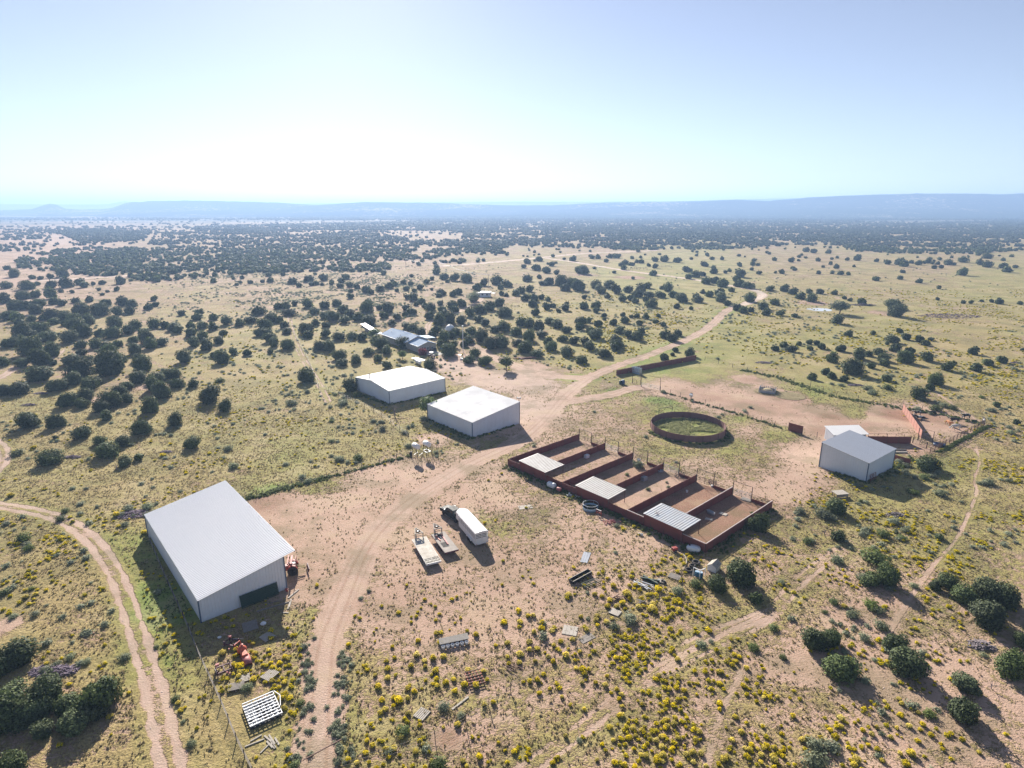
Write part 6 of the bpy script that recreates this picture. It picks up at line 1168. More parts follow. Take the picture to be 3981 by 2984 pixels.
TR = {
'M1': '''340,95,240 150,215,190 30,250,130 480,195,170 625,150,140 670,65,200 820,160,130 760,205,150 570,325,180 720,290,150 700,355,130 1090,200,130 1020,250,130 1180,130,150 1340,130,170 1480,90,150 1310,200,160 1380,260,165 1510,180,130 1660,190,105 1800,290,185 1930,385,130 1290,385,165 950,320,190 870,390,140 1090,320,110 915,470,105 1215,570,165 1500,500,150 240,495,210 475,520,150 700,605,160 910,745,210 850,680,110 1040,680,150 420,810,210 1065,850,140 1190,825,80 1640,690,160 475,655,45 950,40,250 1215,30,150''',
'V1': '''40,1010,120 190,980,130 300,970,90 430,975,120 460,1030,90 110,1070,130 210,1060,150 330,1050,130 300,1100,140 60,1150,130 150,1165,120 170,1215,90 265,1175,100 430,1140,150 370,1170,90 560,1150,150 460,1195,100 640,1170,130 690,1100,180 760,1190,120 530,1050,70 650,1025,70 765,1020,65 850,1110,150 910,1045,90 1005,1120,95 1050,1035,110 1130,1045,110 1105,1115,90 1270,1080,80 1335,1060,60 1320,1012,60 1555,1135,70 1685,1165,90 1710,1130,80 1835,1165,90 1940,1200,110 2055,1215,95 2150,1180,120 2200,1120,90 1740,1230,110 1640,1245,90 1490,1240,130 1530,1275,90 1410,1235,90 1320,1225,110 1160,1230,120 1100,1280,110 1230,1290,120 985,1215,130 640,1240,180 560,1220,80 700,1285,160 955,1295,150 850,1310,90 600,1330,170 330,1245,160 180,1290,160 260,1310,120 400,1320,180 100,1380,130 40,1400,80 150,1340,110 690,1390,120 820,1400,110 905,1415,110 1010,1395,90 1145,1355,100 1260,1350,130 1290,1400,120 1380,1370,120 1160,1440,140 1640,1305,95 1830,1250,90 1915,1300,80 1740,1335,100 1660,1380,120 1770,1410,120 1880,1365,100 2000,1460,105 2125,1470,90 1570,1510,140 1850,1480,110 1910,1520,130 250,1435,200 440,1450,160 340,1520,170 190,1550,130 30,1550,110 450,1560,70 600,1520,170 730,1530,130 690,1470,90 900,1530,200 1010,1530,180 940,1460,140 1190,1520,110 60,745,60 115,800,130 230,900,130 320,880,60 50,890,110 440,890,120 560,885,120 680,865,80 720,890,80 875,870,65 800,885,40 520,945,50 620,955,40 850,935,35 925,950,35 875,975,40 430,820,60 540,800,110 280,825,60 345,835,50 1040,855,90 1000,932,50 2080,830,45 2150,870,50 2000,825,30''',
'V2': '''45,862,45 220,805,45 110,855,60 300,860,80 360,895,60 440,840,90 510,880,50 555,890,40 500,800,35 570,830,80 640,870,50 710,900,60 720,855,70 760,820,80 800,890,70 805,945,50 800,990,70 855,910,60 930,930,90 980,955,60 1060,920,80 1130,895,90 1180,880,70 1255,870,60 1200,940,45 1280,925,60 1320,880,60 1325,815,45 1350,942,50 1400,915,60 1455,865,60 1500,840,45 1635,862,45 1540,780,70 1610,820,90 1700,830,110 1800,840,130 1950,870,100 2060,860,120 2150,880,110 1885,910,90 1580,950,100 1500,935,30 1560,980,60 1680,970,70 1730,950,80 1860,1005,95 1340,995,100 1290,998,60 1410,1030,80 1370,1060,50 1440,1070,60 1490,1085,100 1590,1100,80 1620,1130,80 1570,1050,60 1680,1060,110 1760,1050,90 1700,1100,80 2100,970,50 2140,980,50 175,1070,90 250,1070,90 320,1055,55 270,1115,120 20,1110,110 430,1050,110 490,1110,100 580,1065,90 680,1040,100 580,1140,120 650,1160,130 740,1100,110 800,1130,120 750,1180,120 860,1160,120 950,1190,160 955,1040,80 940,1090,130 1050,1090,60 1120,1090,140 1090,1150,90 1200,1160,100 1275,1090,70 1330,1120,90 1155,1215,80 1270,1145,60 1480,1160,90 1280,1235,110 1330,1250,110 1400,1280,110 1530,1280,90 1560,1200,130 1650,1180,120 1750,1190,110 1830,1130,110 1900,1110,90 1930,1100,100 2000,1070,120 2080,1050,90 2130,1120,140 1840,1280,120 1770,1320,90 1600,1340,120 1930,1330,150 2050,1260,120 2130,1250,120 2000,1400,130 2100,1380,160 1910,1180,90 1960,1210,90 1710,1290,110 1670,1320,90 110,1170,150 60,1220,130 180,1190,90 80,1290,120 20,1300,100 110,1340,130 250,1280,100 230,1240,80 140,1390,100 260,1400,130 110,1470,55 425,1270,130 440,1320,90 500,1215,80 590,1235,75 590,1305,110 700,1320,130 820,1320,110 900,1340,90 540,1410,130 620,1415,130 700,1490,130 730,1550,110 845,1535,100 950,1455,110 1060,1390,150 1110,1450,110 1020,1360,110 1040,1520,90 1110,1570,110 1255,1420,80 1480,1565,130 1650,1450,140 1690,1400,100 1500,1320,90 1590,1400,100 1870,1480,100 1815,1525,120 1960,1530,140 420,1640,120 1820,1360,110 1780,1400,80''',
'V3': '''110,690,70 210,670,70 80,735,50 190,745,90 280,765,80 320,715,60 360,790,50 110,835,90 215,825,50 500,668,70 600,775,130 560,770,80 790,685,50 820,650,50 880,645,100 670,655,50 720,655,50 1195,790,75 960,700,60 1015,715,50 1090,690,60 1050,695,40 940,745,60 920,715,60 1155,725,40 1210,735,50 1210,675,60 1290,675,80 1400,680,80 1630,715,60 1480,760,70 1560,800,100 1500,820,70 1620,800,60 1715,775,70 1815,785,40 1700,665,50 1785,670,40 1930,640,40 2060,680,45 1945,800,90 1910,840,80 1640,855,90 1720,850,90 1790,880,110 1930,880,90 2010,890,110 2190,930,60 1870,935,60 300,860,90 400,870,130 500,875,130 60,940,80 130,930,70 550,910,150 440,910,100 700,890,110 820,890,120 740,930,130 870,930,120 980,925,100 1090,930,110 1140,890,100 1060,960,120 1160,970,110 1320,915,100 1260,965,110 1360,975,80 1440,1000,130 1580,1010,100 1560,990,60 1620,955,50 1680,970,80 1760,960,90 1780,1000,120 1830,1050,70 2025,1000,110 800,990,60 930,1010,80 1000,1000,80 1040,1030,70 1180,1050,110 1130,1020,60 600,1075,80 700,1070,90 700,1115,60 600,1000,50 440,1090,75 450,1052,45 380,1115,50 330,1070,60 280,1080,80 160,1050,90 290,1020,50 230,1000,60 170,1010,80 90,1000,90 20,960,80 180,1130,80 1395,1080,60 1520,1095,45 1240,1160,45 1130,1165,65 1050,1160,55 1005,1165,45 930,1150,50 950,1195,80 770,1157,55 1075,1220,65 1215,1205,60 1280,1235,55 850,1215,75 720,1225,80 775,1190,35 570,1200,120 630,1195,70 1920,1085,90 1960,1105,90 2035,1110,60 2140,1065,110 2165,1130,80 910,1275,110 980,1310,110 1060,1330,110 1090,1290,70 1290,1320,90 1360,1340,110 1410,1310,70 870,1360,120 880,1400,110 700,1300,150 650,1290,80 560,1250,90 370,1220,120 450,1270,100 300,1200,90 210,1250,120 130,1220,110 60,1210,100 20,1290,110 120,1330,130 230,1310,110 290,1380,90 320,1410,130 420,1340,110 510,1370,90 450,1460,130 620,1380,120 650,1420,100 580,1530,110 190,1470,120 90,1420,150 30,1380,110 780,1470,130 870,1430,90 1385,1450,60 1360,1490,45 1290,1515,85 1505,1475,100''',
'V4': '''70,675,45 210,683,55 275,650,40 275,685,30 240,760,45 130,785,50 75,788,30 340,595,65 405,605,60 450,790,45 445,680,45 565,790,40 640,790,60 700,800,40 600,740,50 485,740,30 560,670,35 780,665,65 690,675,40 530,610,50 750,735,30 945,685,45 1040,700,60 1140,700,80 1190,715,80 1240,695,50 1305,705,60 1390,690,60 1170,780,45 1500,740,45 1560,700,110 1680,785,90 1690,680,120 1830,700,130 1900,650,150 1900,720,100 2070,760,80 2140,735,50 2030,730,70 1470,710,40 1610,715,40 35,925,55 150,925,80 225,945,90 290,985,90 370,950,60 385,1000,110 465,948,75 580,960,60 670,1005,45 715,1022,45 65,1035,90 10,1110,50 115,1130,80 235,1155,60 610,1185,120 820,1035,80 1095,1055,140 1125,1120,150 1690,1045,40 1755,1045,40 1850,1032,35 1935,1035,40 2000,1037,70 2180,1047,55 1470,1018,35 1310,860,60 700,1310,80 915,1310,50 1090,1345,130 1200,1340,80 1145,1290,60 1320,1360,80 1375,1390,80 1410,1360,50 1035,1398,40 1105,1435,95 75,1435,75 150,1405,80 215,1430,110 280,1400,50 365,1385,60 430,1390,60 475,1420,75 375,1435,60 640,1435,95 560,1520,110 800,1490,120 870,1480,80 965,1460,100 1010,1510,110 1010,1560,90 1230,1460,90 1200,1510,150 1385,1510,110 1560,1590,120 1610,1570,50 1775,1460,90 1910,1560,90 2030,1535,90 1805,1605,95 900,1585,80 745,1600,170 500,1640,70 2200,1450,40''',
'M4': '505,95,70 565,125,80 390,135,80 665,150,80 1040,145,90 1450,150,150 1405,225,80 1310,280,130 1390,855,215 600,1240,180 615,1500,130 1480,1510,70 2150,525,60 1980,378,60',
'M2': '795,205,150 420,130,150',
'Z2': '1590,910,500 1210,1100,330 1820,1320,240 1860,130,330',
'B4': '420,540,240 560,520,200 645,750,310 1110,560,230 1210,710,330 1735,920,240 1700,1140,290 1450,80,120 1560,40,170 1700,150,230 1900,110,280 1930,300,340 2060,180,240 2120,760,280 2200,560,150 900,10,200 1040,10,220 ',
'B1': '130,650,320 -60,760,300 90,1030,280 -40,1200,380 160,1190,300 400,960,330 300,1130,260 560,1080,260 870,1010,330 700,1110,260 600,1250,280 350,1320,200 90,1610,240 770,1180,240'}
T_ = []
for v, s in TR.items():
    for w in s.split():
        x, y, wd_ = map(float, w.split(',')); nx, ny = nat(v, x, y); wn = wd_ / VIEW[v][2]
        p = at('N', nx, ny, 0); dep = p.y * math.cos(TH) + CAMH * math.sin(TH); r = wn / 2 * dep / FPX
        p = at('N', nx, ny, min(r * .72, 3)); dep = p.y * math.cos(TH) + (CAMH - p.z) * math.sin(TH); r = wn / 2 * dep / FPX
        T_.append((p.x, p.y, min(r * .97, 4.9), wn, nx, ny))
T_.sort(key=lambda t: -t[3])
# landmarks used to tell the junipers apart
LM = [('the largest barn', 870, 2100), ('the square metal shed', 1840, 1600), ('the workshop', 1550, 1490), ('the house', 1570, 1310), ('the domed building', 1750, 1280), ('the white cabin', 1890, 1140), ('the pond', 3190, 1205), ('the round pen', 2690, 1660),
      ('the pale blue shed', 3340, 1780), ('the cattle pen', 3650, 1640), ('the hay feeder', 2985, 1520), ('the white arena gate', 2530, 1505), ('the white hutch', 2780, 2210), ('the radio mast', 1800, 1340), ('the curve of the dirt road', 2960, 1140), ('the dirt road junction', 2300, 1450), ('the two fuel tanks', 1640, 1740), ('the lower right corner', 3950, 2950), ('the lower left corner', 30, 2950), ('the left edge at mid height', 0, 1500), ('the right edge at mid height', 3981, 1500), ('the far dark corral', 2470, 1045)]
ORD = ['nearest', 'second', 'third', 'fourth', 'fifth', 'sixth', 'seventh', 'eighth', 'ninth', 'tenth', 'eleventh', 'twelfth', 'thirteenth', 'fourteenth', 'fifteenth', 'sixteenth', 'seventeenth', 'eighteenth', 'nineteenth', 'twentieth']
def ordn(i):
    if i < 20: return ORD[i] + ('' if i == 0 else ' nearest')
    return ['', '', 'twenty', 'thirty', 'forty', 'fifty', 'sixty'][i // 10 + (0)] + '-' + ['first', 'second', 'third', 'fourth', 'fifth', 'sixth', 'seventh', 'eighth', 'ninth', 'tenth'][i % 10] + ' nearest'
def labels(items, noun, dist=lambda a, l: math.hypot(a[4] - l[1], (a[5] - l[2]) * 1.6)):
    G = {}
    for i, t in enumerate(items):
        l = min(LM, key=lambda q: dist(t, q)); dx, dy = t[4] - l[1], (t[5] - l[2]) * 1.6
        dr = ('right of' if dx > 0 else 'left of') if abs(dx) > abs(dy) else ('in front of' if dy > 0 else 'beyond')
        G.setdefault((l[0], dr), []).append((math.hypot(dx, dy), i))
    out = [''] * len(items)
    for (l, dr), L in G.items():
        for k, (_, i) in enumerate(sorted(L)): out[i] = noun(items[i]) + ', ' + (ordn(k) if len(L) > 1 else 'the only one') + ' ' + dr + ' ' + l
    return out
rs = np.random.RandomState(77)
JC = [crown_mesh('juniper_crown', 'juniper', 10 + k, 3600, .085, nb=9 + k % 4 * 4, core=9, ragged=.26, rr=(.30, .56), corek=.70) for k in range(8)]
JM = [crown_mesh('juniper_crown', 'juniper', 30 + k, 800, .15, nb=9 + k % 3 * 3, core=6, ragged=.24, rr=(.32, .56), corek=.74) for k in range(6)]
tb = MB(); tb.tube([(0, 0, 0), (.06, .02, .35), (.02, -.04, .8)], [.12, .09, .05], 7); tb.tube([(0, 0, .15), (.3, .1, .5), (.5, .2, .75)], [.07, .05, .02], 6); tb.tube([(0, 0, .2), (-.25, -.15, .6)], [.06, .02], 6)
tme = bpy.data.meshes.new('juniper_trunk'); tme.from_pydata(tb.v, [], tb.f); tme.materials.append(M['bark']); tme.update()
IND = T_[:300]; JL = labels(IND, lambda t: ('large' if t[2] > 2.9 else 'small' if t[2] < 1.8 else 'rounded') + ' dark juniper')
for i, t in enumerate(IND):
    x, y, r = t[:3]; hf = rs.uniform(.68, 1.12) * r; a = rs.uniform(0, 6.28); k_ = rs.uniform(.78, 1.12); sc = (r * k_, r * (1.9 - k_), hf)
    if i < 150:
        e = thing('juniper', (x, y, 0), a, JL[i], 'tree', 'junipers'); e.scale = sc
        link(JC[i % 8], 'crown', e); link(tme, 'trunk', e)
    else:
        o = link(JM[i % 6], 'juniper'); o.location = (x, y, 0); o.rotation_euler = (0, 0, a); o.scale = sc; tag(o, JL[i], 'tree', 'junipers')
# broad-leaved and odd trees
def ltree(v, x, y, h, r, m, label, seed, name='leafy_tree', n=1400, base=.35):
    t = thing(name, at(v, x, y), 0, label, 'tree'); c = link(crown_mesh('crown', m, seed, n, .13, nb=13, core=0, ragged=.45, spread=.6, rr=(.3, .5), zs=(.3, 1.1)), 'crown', t); c.location = (0, 0, h * base); c.scale = (r, r, h * (1 - base) / 1.5)
    b = MB(); b.tube([(0, 0, 0), (.05 * r, 0, h * .4), (0, .05 * r, h * .75)], [.06 * r + .05, .05 * r + .02, .02 * r], 7)
    for k in range(5): a = k * 1.3; b.tube([(0, 0, h * (.25 + .08 * k)), (r * .6 * math.cos(a), r * .6 * math.sin(a), h * (.5 + .08 * k))], [.035 * r + .02, .01 * r], 5)
    b.build('trunk', M['bark'], t); return t
ltree('M2', 1465, 480, 5.2, 2.4, 'leaf', 'pale green leafy tree leaning over the left corner of the square shed', 51)
ltree('V2', 2140, 1635, 5.0, 2.5, 'juniper', 'dark tree with a bare trunk standing alone at the dirt road bend', 52); ltree('V4', 625, 1148, 6.5, 5.0, 'juniper', 'flat-crowned dark tree leaning at the right end of the pond', 53)
ltree('Z7', 712, 650, 3.2, 1.5, 'leaf', 'bright green small tree on the lawn left of the house entrance', 54); ltree('Z7', 972, 600, 2.6, 1.5, 'redleaf', 'reddish shrub against the house front wall', 55, 'red_shrub', base=.05); ltree('V2', 1860, 1055, 6.5, 4.0, 'sage', 'tall pale green tree left of the white cabin', 56); ltree('Z7', 360, 380, 4.0, 2.6, 'leaf', 'fresh green tree at the left rear corner of the house', 57); ltree('Z7', 720, 500, 4.4, 2.6, 'juniper', 'dark tree against the long side wall of the house', 58)
# remaining traced junipers and everything beyond: open woodland too dense to count
def inp(x, y, s): return inpoly(x, y, s)
GX = lambda nx: nx * 2.211
ZN = [(1.0, [(130,700),(220,650),(450,610),(700,590),(1200,580),(1500,600),(1900,610),(2211,620),(2511,640),(2911,660),(3311,690),(3361,760),(3311,800),(2911,780),(2511,800),(2211,800),(1900,820),(1600,850),(1400,870),(1100,870),(1080,830),(700,820),(600,790),(300,780),(150,750)]),
 (1.0, [(440,450),(700,420),(1300,440),(1250,510),(1000,540),(700,550),(620,500)]), (.05, [(3150,445),(4000,450),(3960,520),(3500,505),(3300,470)]),
 (.04, [(3990, 640), (5500, 600), (6600, 600), (6600, 660), (5400, 680), (4750, 690), (4300, 720), (3980, 730)]),
 (.42, [(4422,345),(6600,335),(7300,345),(7800,370),(8802,345),(8802,395),(7600,410),(6600,400),(5600,395),(4422,400)]),
 (1.0, [(1600,405),(2211,385),(3711,350),(4422,345),(6591,375),(6591,575),(6100,600),(5700,615),(5300,600),(4900,580),(4422,560),(4300,600),(4100,610),(3900,560),(3790,520),(3950,490),(3900,440),(3300,430),(2600,440),(2211,445),(1700,440)]),
 (.46, [(1350,450),(3300,440),(3800,530),(4300,610),(4422,640),(4422,690),(3900,740),(3300,690),(2211,620),(1500,590),(1270,560)]),
 (.62, [(6591,400),(7300,370),(7700,400),(8802,375),(8802,600),(8400,640),(8100,640),(7800,630),(7400,630),(7200,560),(6591,570)]),
 (.16, [(-50,400),(1600,400),(1600,440),(440,470),(440,560),(-50,640)])]
def wood_p(nx, ny, x, y):
    gx, gy = nx * 2.211, (ny - 700) * 2.211; p = np.full(len(nx), .03); done = np.zeros(len(nx), bool)
    for q, poly in ZN: m = inp(gx, gy, poly) & ~done; p[m] = q; done |= m
    far = (gy < 345) & ~done; p[far] = np.where(gx[far] > 2500, .6, .22)
    p[(gy > 600) & ~done] = .018; g = vnoise(x, y, 55) * .6 + vnoise(x, y, 18, 2) * .4; p = p * np.clip((g - .30) * 4.2, .05, 1.25); p = np.where(p > .9, .9, p); return p
rs = np.random.RandomState(11); Q = []
def sample(y0, y1, dens, zmul):
    n = int(dens * .92 * (y1 * y1 - y0 * y0)); y = np.sqrt(rs.uniform(y0 * y0, y1 * y1, n)); x = rs.uniform(-.92, .92, n) * y; nx, ny = project(x, y); k = rs.rand(n) < wood_p(nx, ny, x, y)
    road = np.ones(k.sum(), bool); X, Y = x[k], y[k]
    for nm, hw, kd, tone, P in ROADS:
        if max(p.y for p in P) > y0: road &= dist_line(X, Y, P)[0] > hw + 2.5
    X, Y = X[road], Y[road]; return np.c_[X, Y], rs.uniform(1.5, 2.9, len(X)) * zmul
P1, S1 = sample(430, 900, .030, .95); P2, S2 = sample(900, 1700, .019, 1.12); P3, S3 = sample(1700, 3600, .0062, 1.7)
PT = np.array([(t[0], t[1]) for t in T_[300:]]); ST = np.array([t[2] for t in T_[300:]])
# outside the frame to both sides, for other viewpoints
n = 500; y = np.sqrt(rs.uniform(80 ** 2, 430 ** 2, n)); x = np.sign(rs.uniform(-1, 1, n)) * y * rs.uniform(.93, 1.35, n); PO = np.c_[x, y]; SO = rs.uniform(1.5, 2.9, n)
tm = [crown(60 + k, 210, .27, nb=8, core=4) for k in range(5)]; tf = [crown(70 + k, 60, .42, nb=7, core=2, corek=.95) for k in range(4)]; tff = [crown(80 + k, 22, .6, nb=7, core=2, corek=1.0) for k in range(3)]
A = np.concatenate([PT, PO]); S = np.concatenate([ST, SO]); bake('juniper_woodland', 'juniper', tm, A, S, S * rs.uniform(.8, 1.05, len(S)), 1, 'junipers thinning out between the house and the far road')
bake('juniper_woodland', 'juniper', tf, P1, S1, S1 * rs.uniform(.8, 1.1, len(S1)), 2, 'dark juniper woodland in the middle distance')
bake('juniper_woodland', 'juniper', tff, np.concatenate([P2, P3]), np.concatenate([S2, S3]), np.concatenate([S2, S3 * .75]) * .9, 3, 'blue-hazed juniper woodland reaching to the ridges')
print('wood', len(P1), len(P2), len(P3))
# ------------------------------------------------------------------ places where nothing grows
def clear(x, y, road=True):
    ok = np.ones(len(x), bool)
    for F, a, W, D in ((bigF, 41, 13, 34), ((-9.83, 143.85), 42, 15.8, 19.3), ((-35.5, 170.9), 41.5, 19.6, 19.9), ((73.7, 118.07), 36.4, 12, 9.9), ((-42.6, 243.6), 37.5, 10, 22), ((-42.6, 243.6), 37.5, 10, -9)):
        c, s = math.cos(R(a)), math.sin(R(a)); u = (x - F[0]) * c + (y - F[1]) * s; v = -(x - F[0]) * s + (y - F[1]) * c; ok &= ~((u > -.4) & (u < W + .4) & (v > min(0, D) - .4) & (v < max(0, D) + .4))
    ok &= ~inpoly(x, y, [PW - PU * .02, PW + PU * 1.05, PW + PU * 1.05 + PV * 6.05, PS - PU * .02]); ok &= np.hypot(x - RP.x, y - RP.y) > RR + .4
    for t_, rad_ in ((bpy.data.objects['stock_trailer'], 0),): pass
    for a, b_, w in ((at('Z1', 1415, 1048), at('Z1', 830, 420), 1.7), (at('Z1', 640, 1400), at('Z1', 360, 760), 1.6), (at('Z1', 960, 1180), at('Z1', 690, 650), 1.6), (ra, ra + (rb - ra), 3.6)): ok &= dist_line(x, y, [a, b_])[0] > w
    if road:
        for nm, hw, kd, tone, P in ROADS: ok &= dist_line(x, y, P)[0] > (hw + .5 if kd != 3 else hw * .5)
    return ok
# yellow-flowered bushes
GB = '''B2,190,755,60 B2,130,800,60 B2,190,810,50 B2,265,715,50 B2,235,915,60 B2,265,835,45 B2,240,1010,55 B2,205,1060,60 B2,140,1125,60 B2,200,1200,80 B2,150,1245,60 B2,110,1310,50 B2,165,1325,50 B2,20,1335,45 B2,265,1545,60 B2,150,1640,40 B2,235,1640,40 B2,20,1010,50 B2,1015,855,50 B2,1110,735,50 B2,1120,800,70 B2,1190,850,40 B2,1120,880,60 B2,1040,955,80 B2,1100,1150,60 B2,1055,1180,60 B2,1070,1070,70 B2,1215,1075,90 B2,1295,1185,60 B2,1265,1225,45 B2,1350,1000,65 B2,1295,970,60 B2,1290,1050,50 B2,1370,680,70 B2,1440,730,60 B2,1380,560,60 B2,1580,575,80 B2,1735,525,45 B2,1645,540,40 B2,1805,475,45 B2,1880,510,60 B2,1510,710,70 B2,1600,700,70 B2,1320,780,60 B2,1440,780,50 B2,1690,890,60 B2,1810,810,60 B2,1780,940,80 B2,1700,990,60 B2,1880,945,70 B2,1530,820,70 B2,1540,890,60 B2,1620,920,70 B2,1550,950,60 B2,1940,820,60 B2,1975,895,45 B2,1950,1110,55 B2,2030,1090,60 B2,1720,1280,70 B2,1400,1280,45 B2,1850,1390,45 B2,1900,1385,35 B2,2075,1430,40 B2,930,1520,70 B2,990,1460,60 B2,855,1605,55 B2,1360,1510,65 B2,1430,1450,60 B2,1470,1510,45 B2,1910,1560,70 B2,1600,1300,40 B2,2160,760,55 B2,2155,700,45 B2,2120,405,70 B2,2150,580,60 B2,2050,600,45 B2,2150,1600,45 B2,785,590,50 B2,1610,150,35 B2,1070,260,40 B2,880,365,40 B2,1255,1630,35 B2,1440,1640,40 B2,1800,1640,50 B2,1980,1600,40
B1,1500,505,45 B1,1500,560,40 B1,1535,595,45 B1,1420,590,50 B1,1395,665,40 B1,1370,695,35 B1,1320,365,45 B1,1280,370,40 B1,1410,430,50 B1,1460,435,40 B1,1910,670,80 B1,2030,640,60 B1,2025,690,60 B1,2175,580,50 B1,2140,565,35 B1,2185,700,45 B1,2060,785,100 B1,2000,770,60 B1,2050,870,60 B1,2110,840,50 B1,2180,895,70 B1,1905,1030,55 B1,2010,1040,60 B1,2080,1010,50 B1,1950,1080,60 B1,2020,1150,80 B1,2090,1350,60 B1,2150,1380,50 B1,2100,1250,70 B1,2040,1255,45 B1,1910,1520,35 B1,2200,1560,40 B1,1840,1150,35 B1,400,755,50 B1,370,705,35 B1,1105,1005,45 B1,550,85,35 B1,250,245,45 B1,215,190,60 B1,300,165,60 B1,85,175,45 B1,25,295,45 B1,75,305,40 B1,320,120,40 B1,215,125,40 B1,20,75,40 B1,290,20,40 B1,450,45,40 B1,730,165,45 B1,150,55,35
M1,1000,1330,70 M1,1235,1480,60 M1,525,1530,60 M1,625,1380,45 M1,600,1345,40 M1,400,1510,45 M1,130,1570,40 M1,500,1155,30 M1,370,1105,30 M1,235,1090,30 M1,95,1160,80 M1,285,750,60 M1,130,790,70 M1,1400,815,70 M1,1330,855,30 M1,1800,795,40 M1,130,1020,30 M1,1450,1330,40
B3,440,1380,55 B3,590,1385,45 B3,680,1345,35 B3,785,1500,45 B3,755,1450,50 B3,850,1410,50 B3,1100,1325,45 B3,1185,1345,45 B3,1265,1470,65 B3,1360,1480,55 B3,1290,1550,40 B3,1480,1540,70 B3,1605,1530,60 B3,1580,1325,50 B3,1475,1300,40 B3,1765,1100,65 B3,1765,1150,55 B3,1800,975,45 B3,1775,940,40 B3,1910,1010,40 B3,2000,1020,45 B3,1405,880,55 B3,1285,960,45 B3,1225,895,50 B3,1460,985,50 B3,1640,805,50 B3,1870,765,60 B3,1910,740,50 B3,1935,700,50 B3,1995,795,60 B3,2140,800,40 B3,1890,680,55 B3,1970,950,70 B3,2145,1045,50 B3,2110,990,40 B3,1125,800,45 B3,1070,840,40 B3,1400,720,60 B3,1380,685,40 B3,1340,655,45 B3,1100,670,50 B3,965,605,45 B3,965,655,40 B3,1275,370,50 B3,1410,300,60 B3,1555,335,50 B3,1180,290,110 B3,1200,250,70 B3,1145,165,50 B3,965,165,90 B3,930,240,70 B3,880,265,60 B3,820,215,60 B3,800,265,60 B3,1070,270,60 B3,1090,200,60 B3,1235,120,80 B3,1220,165,50 B3,1305,200,45 B3,1375,205,40 B3,1130,345,35 B3,985,205,50 B3,950,285,45 B3,715,350,60 B3,790,405,60 B3,715,425,55 B3,700,390,60 B3,840,370,50 B3,620,470,50 B3,655,585,40 B3,560,655,50 B3,590,810,80 B3,600,845,60 B3,530,795,50 B3,440,690,80 B3,390,645,45 B3,340,600,50 B3,345,445,45 B3,325,475,60 B3,235,455,70 B3,170,490,60 B3,240,410,60 B3,120,350,55 B3,160,345,50 B3,35,300,60 B3,50,400,60 B3,40,440,45 B3,130,640,60 B3,200,630,60 B3,290,700,60 B3,180,735,50 B3,50,680,80 B3,40,745,60 B3,250,850,50 B3,130,910,55 B3,75,910,45 B3,200,900,60 B3,215,1010,60 B3,410,1040,50 B3,580,920,50 B3,700,920,50 B3,780,940,60 B3,880,980,60 B3,920,1020,50 B3,900,1060,55 B3,830,1005,45 B3,500,550,60 B3,400,570,60 B3,130,575,70 B3,460,170,80 B3,570,355,50 B3,490,25,45 B3,750,180,50 B3,690,160,60 B3,850,90,60 B3,1040,85,50 B3,1215,1420,60 B3,960,1290,40 B3,900,1205,50 B3,925,1120,50 B3,1100,1110,50 B3,1120,1210,45 B3,1225,1590,90 B3,1090,1540,60 B3,710,1580,50 B3,1650,1640,60 B3,1540,1600,60 B3,2145,1480,60 B3,2095,1490,50 B3,2120,1600,60 B3,1985,1480,50 B3,1900,1215,60 B3,1995,1260,40 B3,2135,1295,45 B3,1380,1225,60 B3,1300,1240,60 B3,480,1110,40 B3,600,1150,50 B3,1700,725,50 B3,1865,550,50 B3,1920,545,40
B4,225,1205,60 B4,305,1410,70 B4,345,1395,60 B4,465,1390,55 B4,590,1380,80 B4,550,1330,55 B4,520,1290,40 B4,640,1225,80 B4,500,1220,40 B4,600,1260,35 B4,690,1265,35 B4,830,1330,55 B4,905,1360,60 B4,950,1305,50 B4,1070,1390,60 B4,1120,1310,50 B4,1225,1290,60 B4,1345,1280,60 B4,1320,1320,50 B4,1415,1370,60 B4,1460,1315,40 B4,1310,1180,60 B4,1250,1145,40 B4,1140,1060,50 B4,1160,1100,50 B4,1240,970,40 B4,1015,1080,50 B4,930,1110,40 B4,665,265,60 B4,440,70,35 B4,275,40,30 B4,1320,385,40 B4,1100,125,40 B4,230,990,40 B4,285,1055,40 B4,95,1045,50 B4,200,1050,35 B4,550,960,40 B4,770,1590,90 B4,755,1490,50 B4,815,1480,40 B4,1150,1530,60 B4,1240,1530,90 B4,1200,1620,80 B4,1585,1570,45 B4,1360,1550,40 B4,1515,1490,50 B4,1300,1420,60 B4,950,1490,60 B4,1000,1590,60 B4,875,1450,50 B4,700,1440,40 B4,140,1550,60 B4,70,1590,80 B4,45,1550,60 B4,240,1620,40 B4,330,1490,45 B4,195,1475,40 B4,130,1420,50 B4,1680,1410,60 B4,1830,1520,50 B4,2060,1360,45 B4,2080,1640,60 B4,20,1490,45
Z2,100,1280,80 Z2,220,1290,80 Z2,85,1340,70 Z2,150,1480,90 Z2,95,1530,90 Z2,200,1530,80 Z2,505,1350,70 Z2,380,1340,50 Z2,335,1240,60 Z2,565,1520,90 Z2,540,1570,60 Z2,820,1590,60 Z2,555,905,80 Z2,700,625,60 Z2,760,685,90 Z2,615,640,60 Z2,940,665,40 Z2,310,715,70 Z2,1450,500,50 Z2,1955,500,70 Z2,1830,605,70 Z2,1740,420,50 Z2,2000,480,50 Z2,2010,805,60 Z2,350,955,40 Z2,175,950,50 Z2,1000,1465,50 Z2,1045,1410,50 Z2,1320,1590,50 Z2,755,1430,50'''
gb = []
for w in GB.split():
    v, x, y, s = w.split(','); nx, ny = nat(v, float(x), float(y)); gb.append((nx, ny, float(s) / VIEW[v][2]))
rs = np.random.RandomState(21)
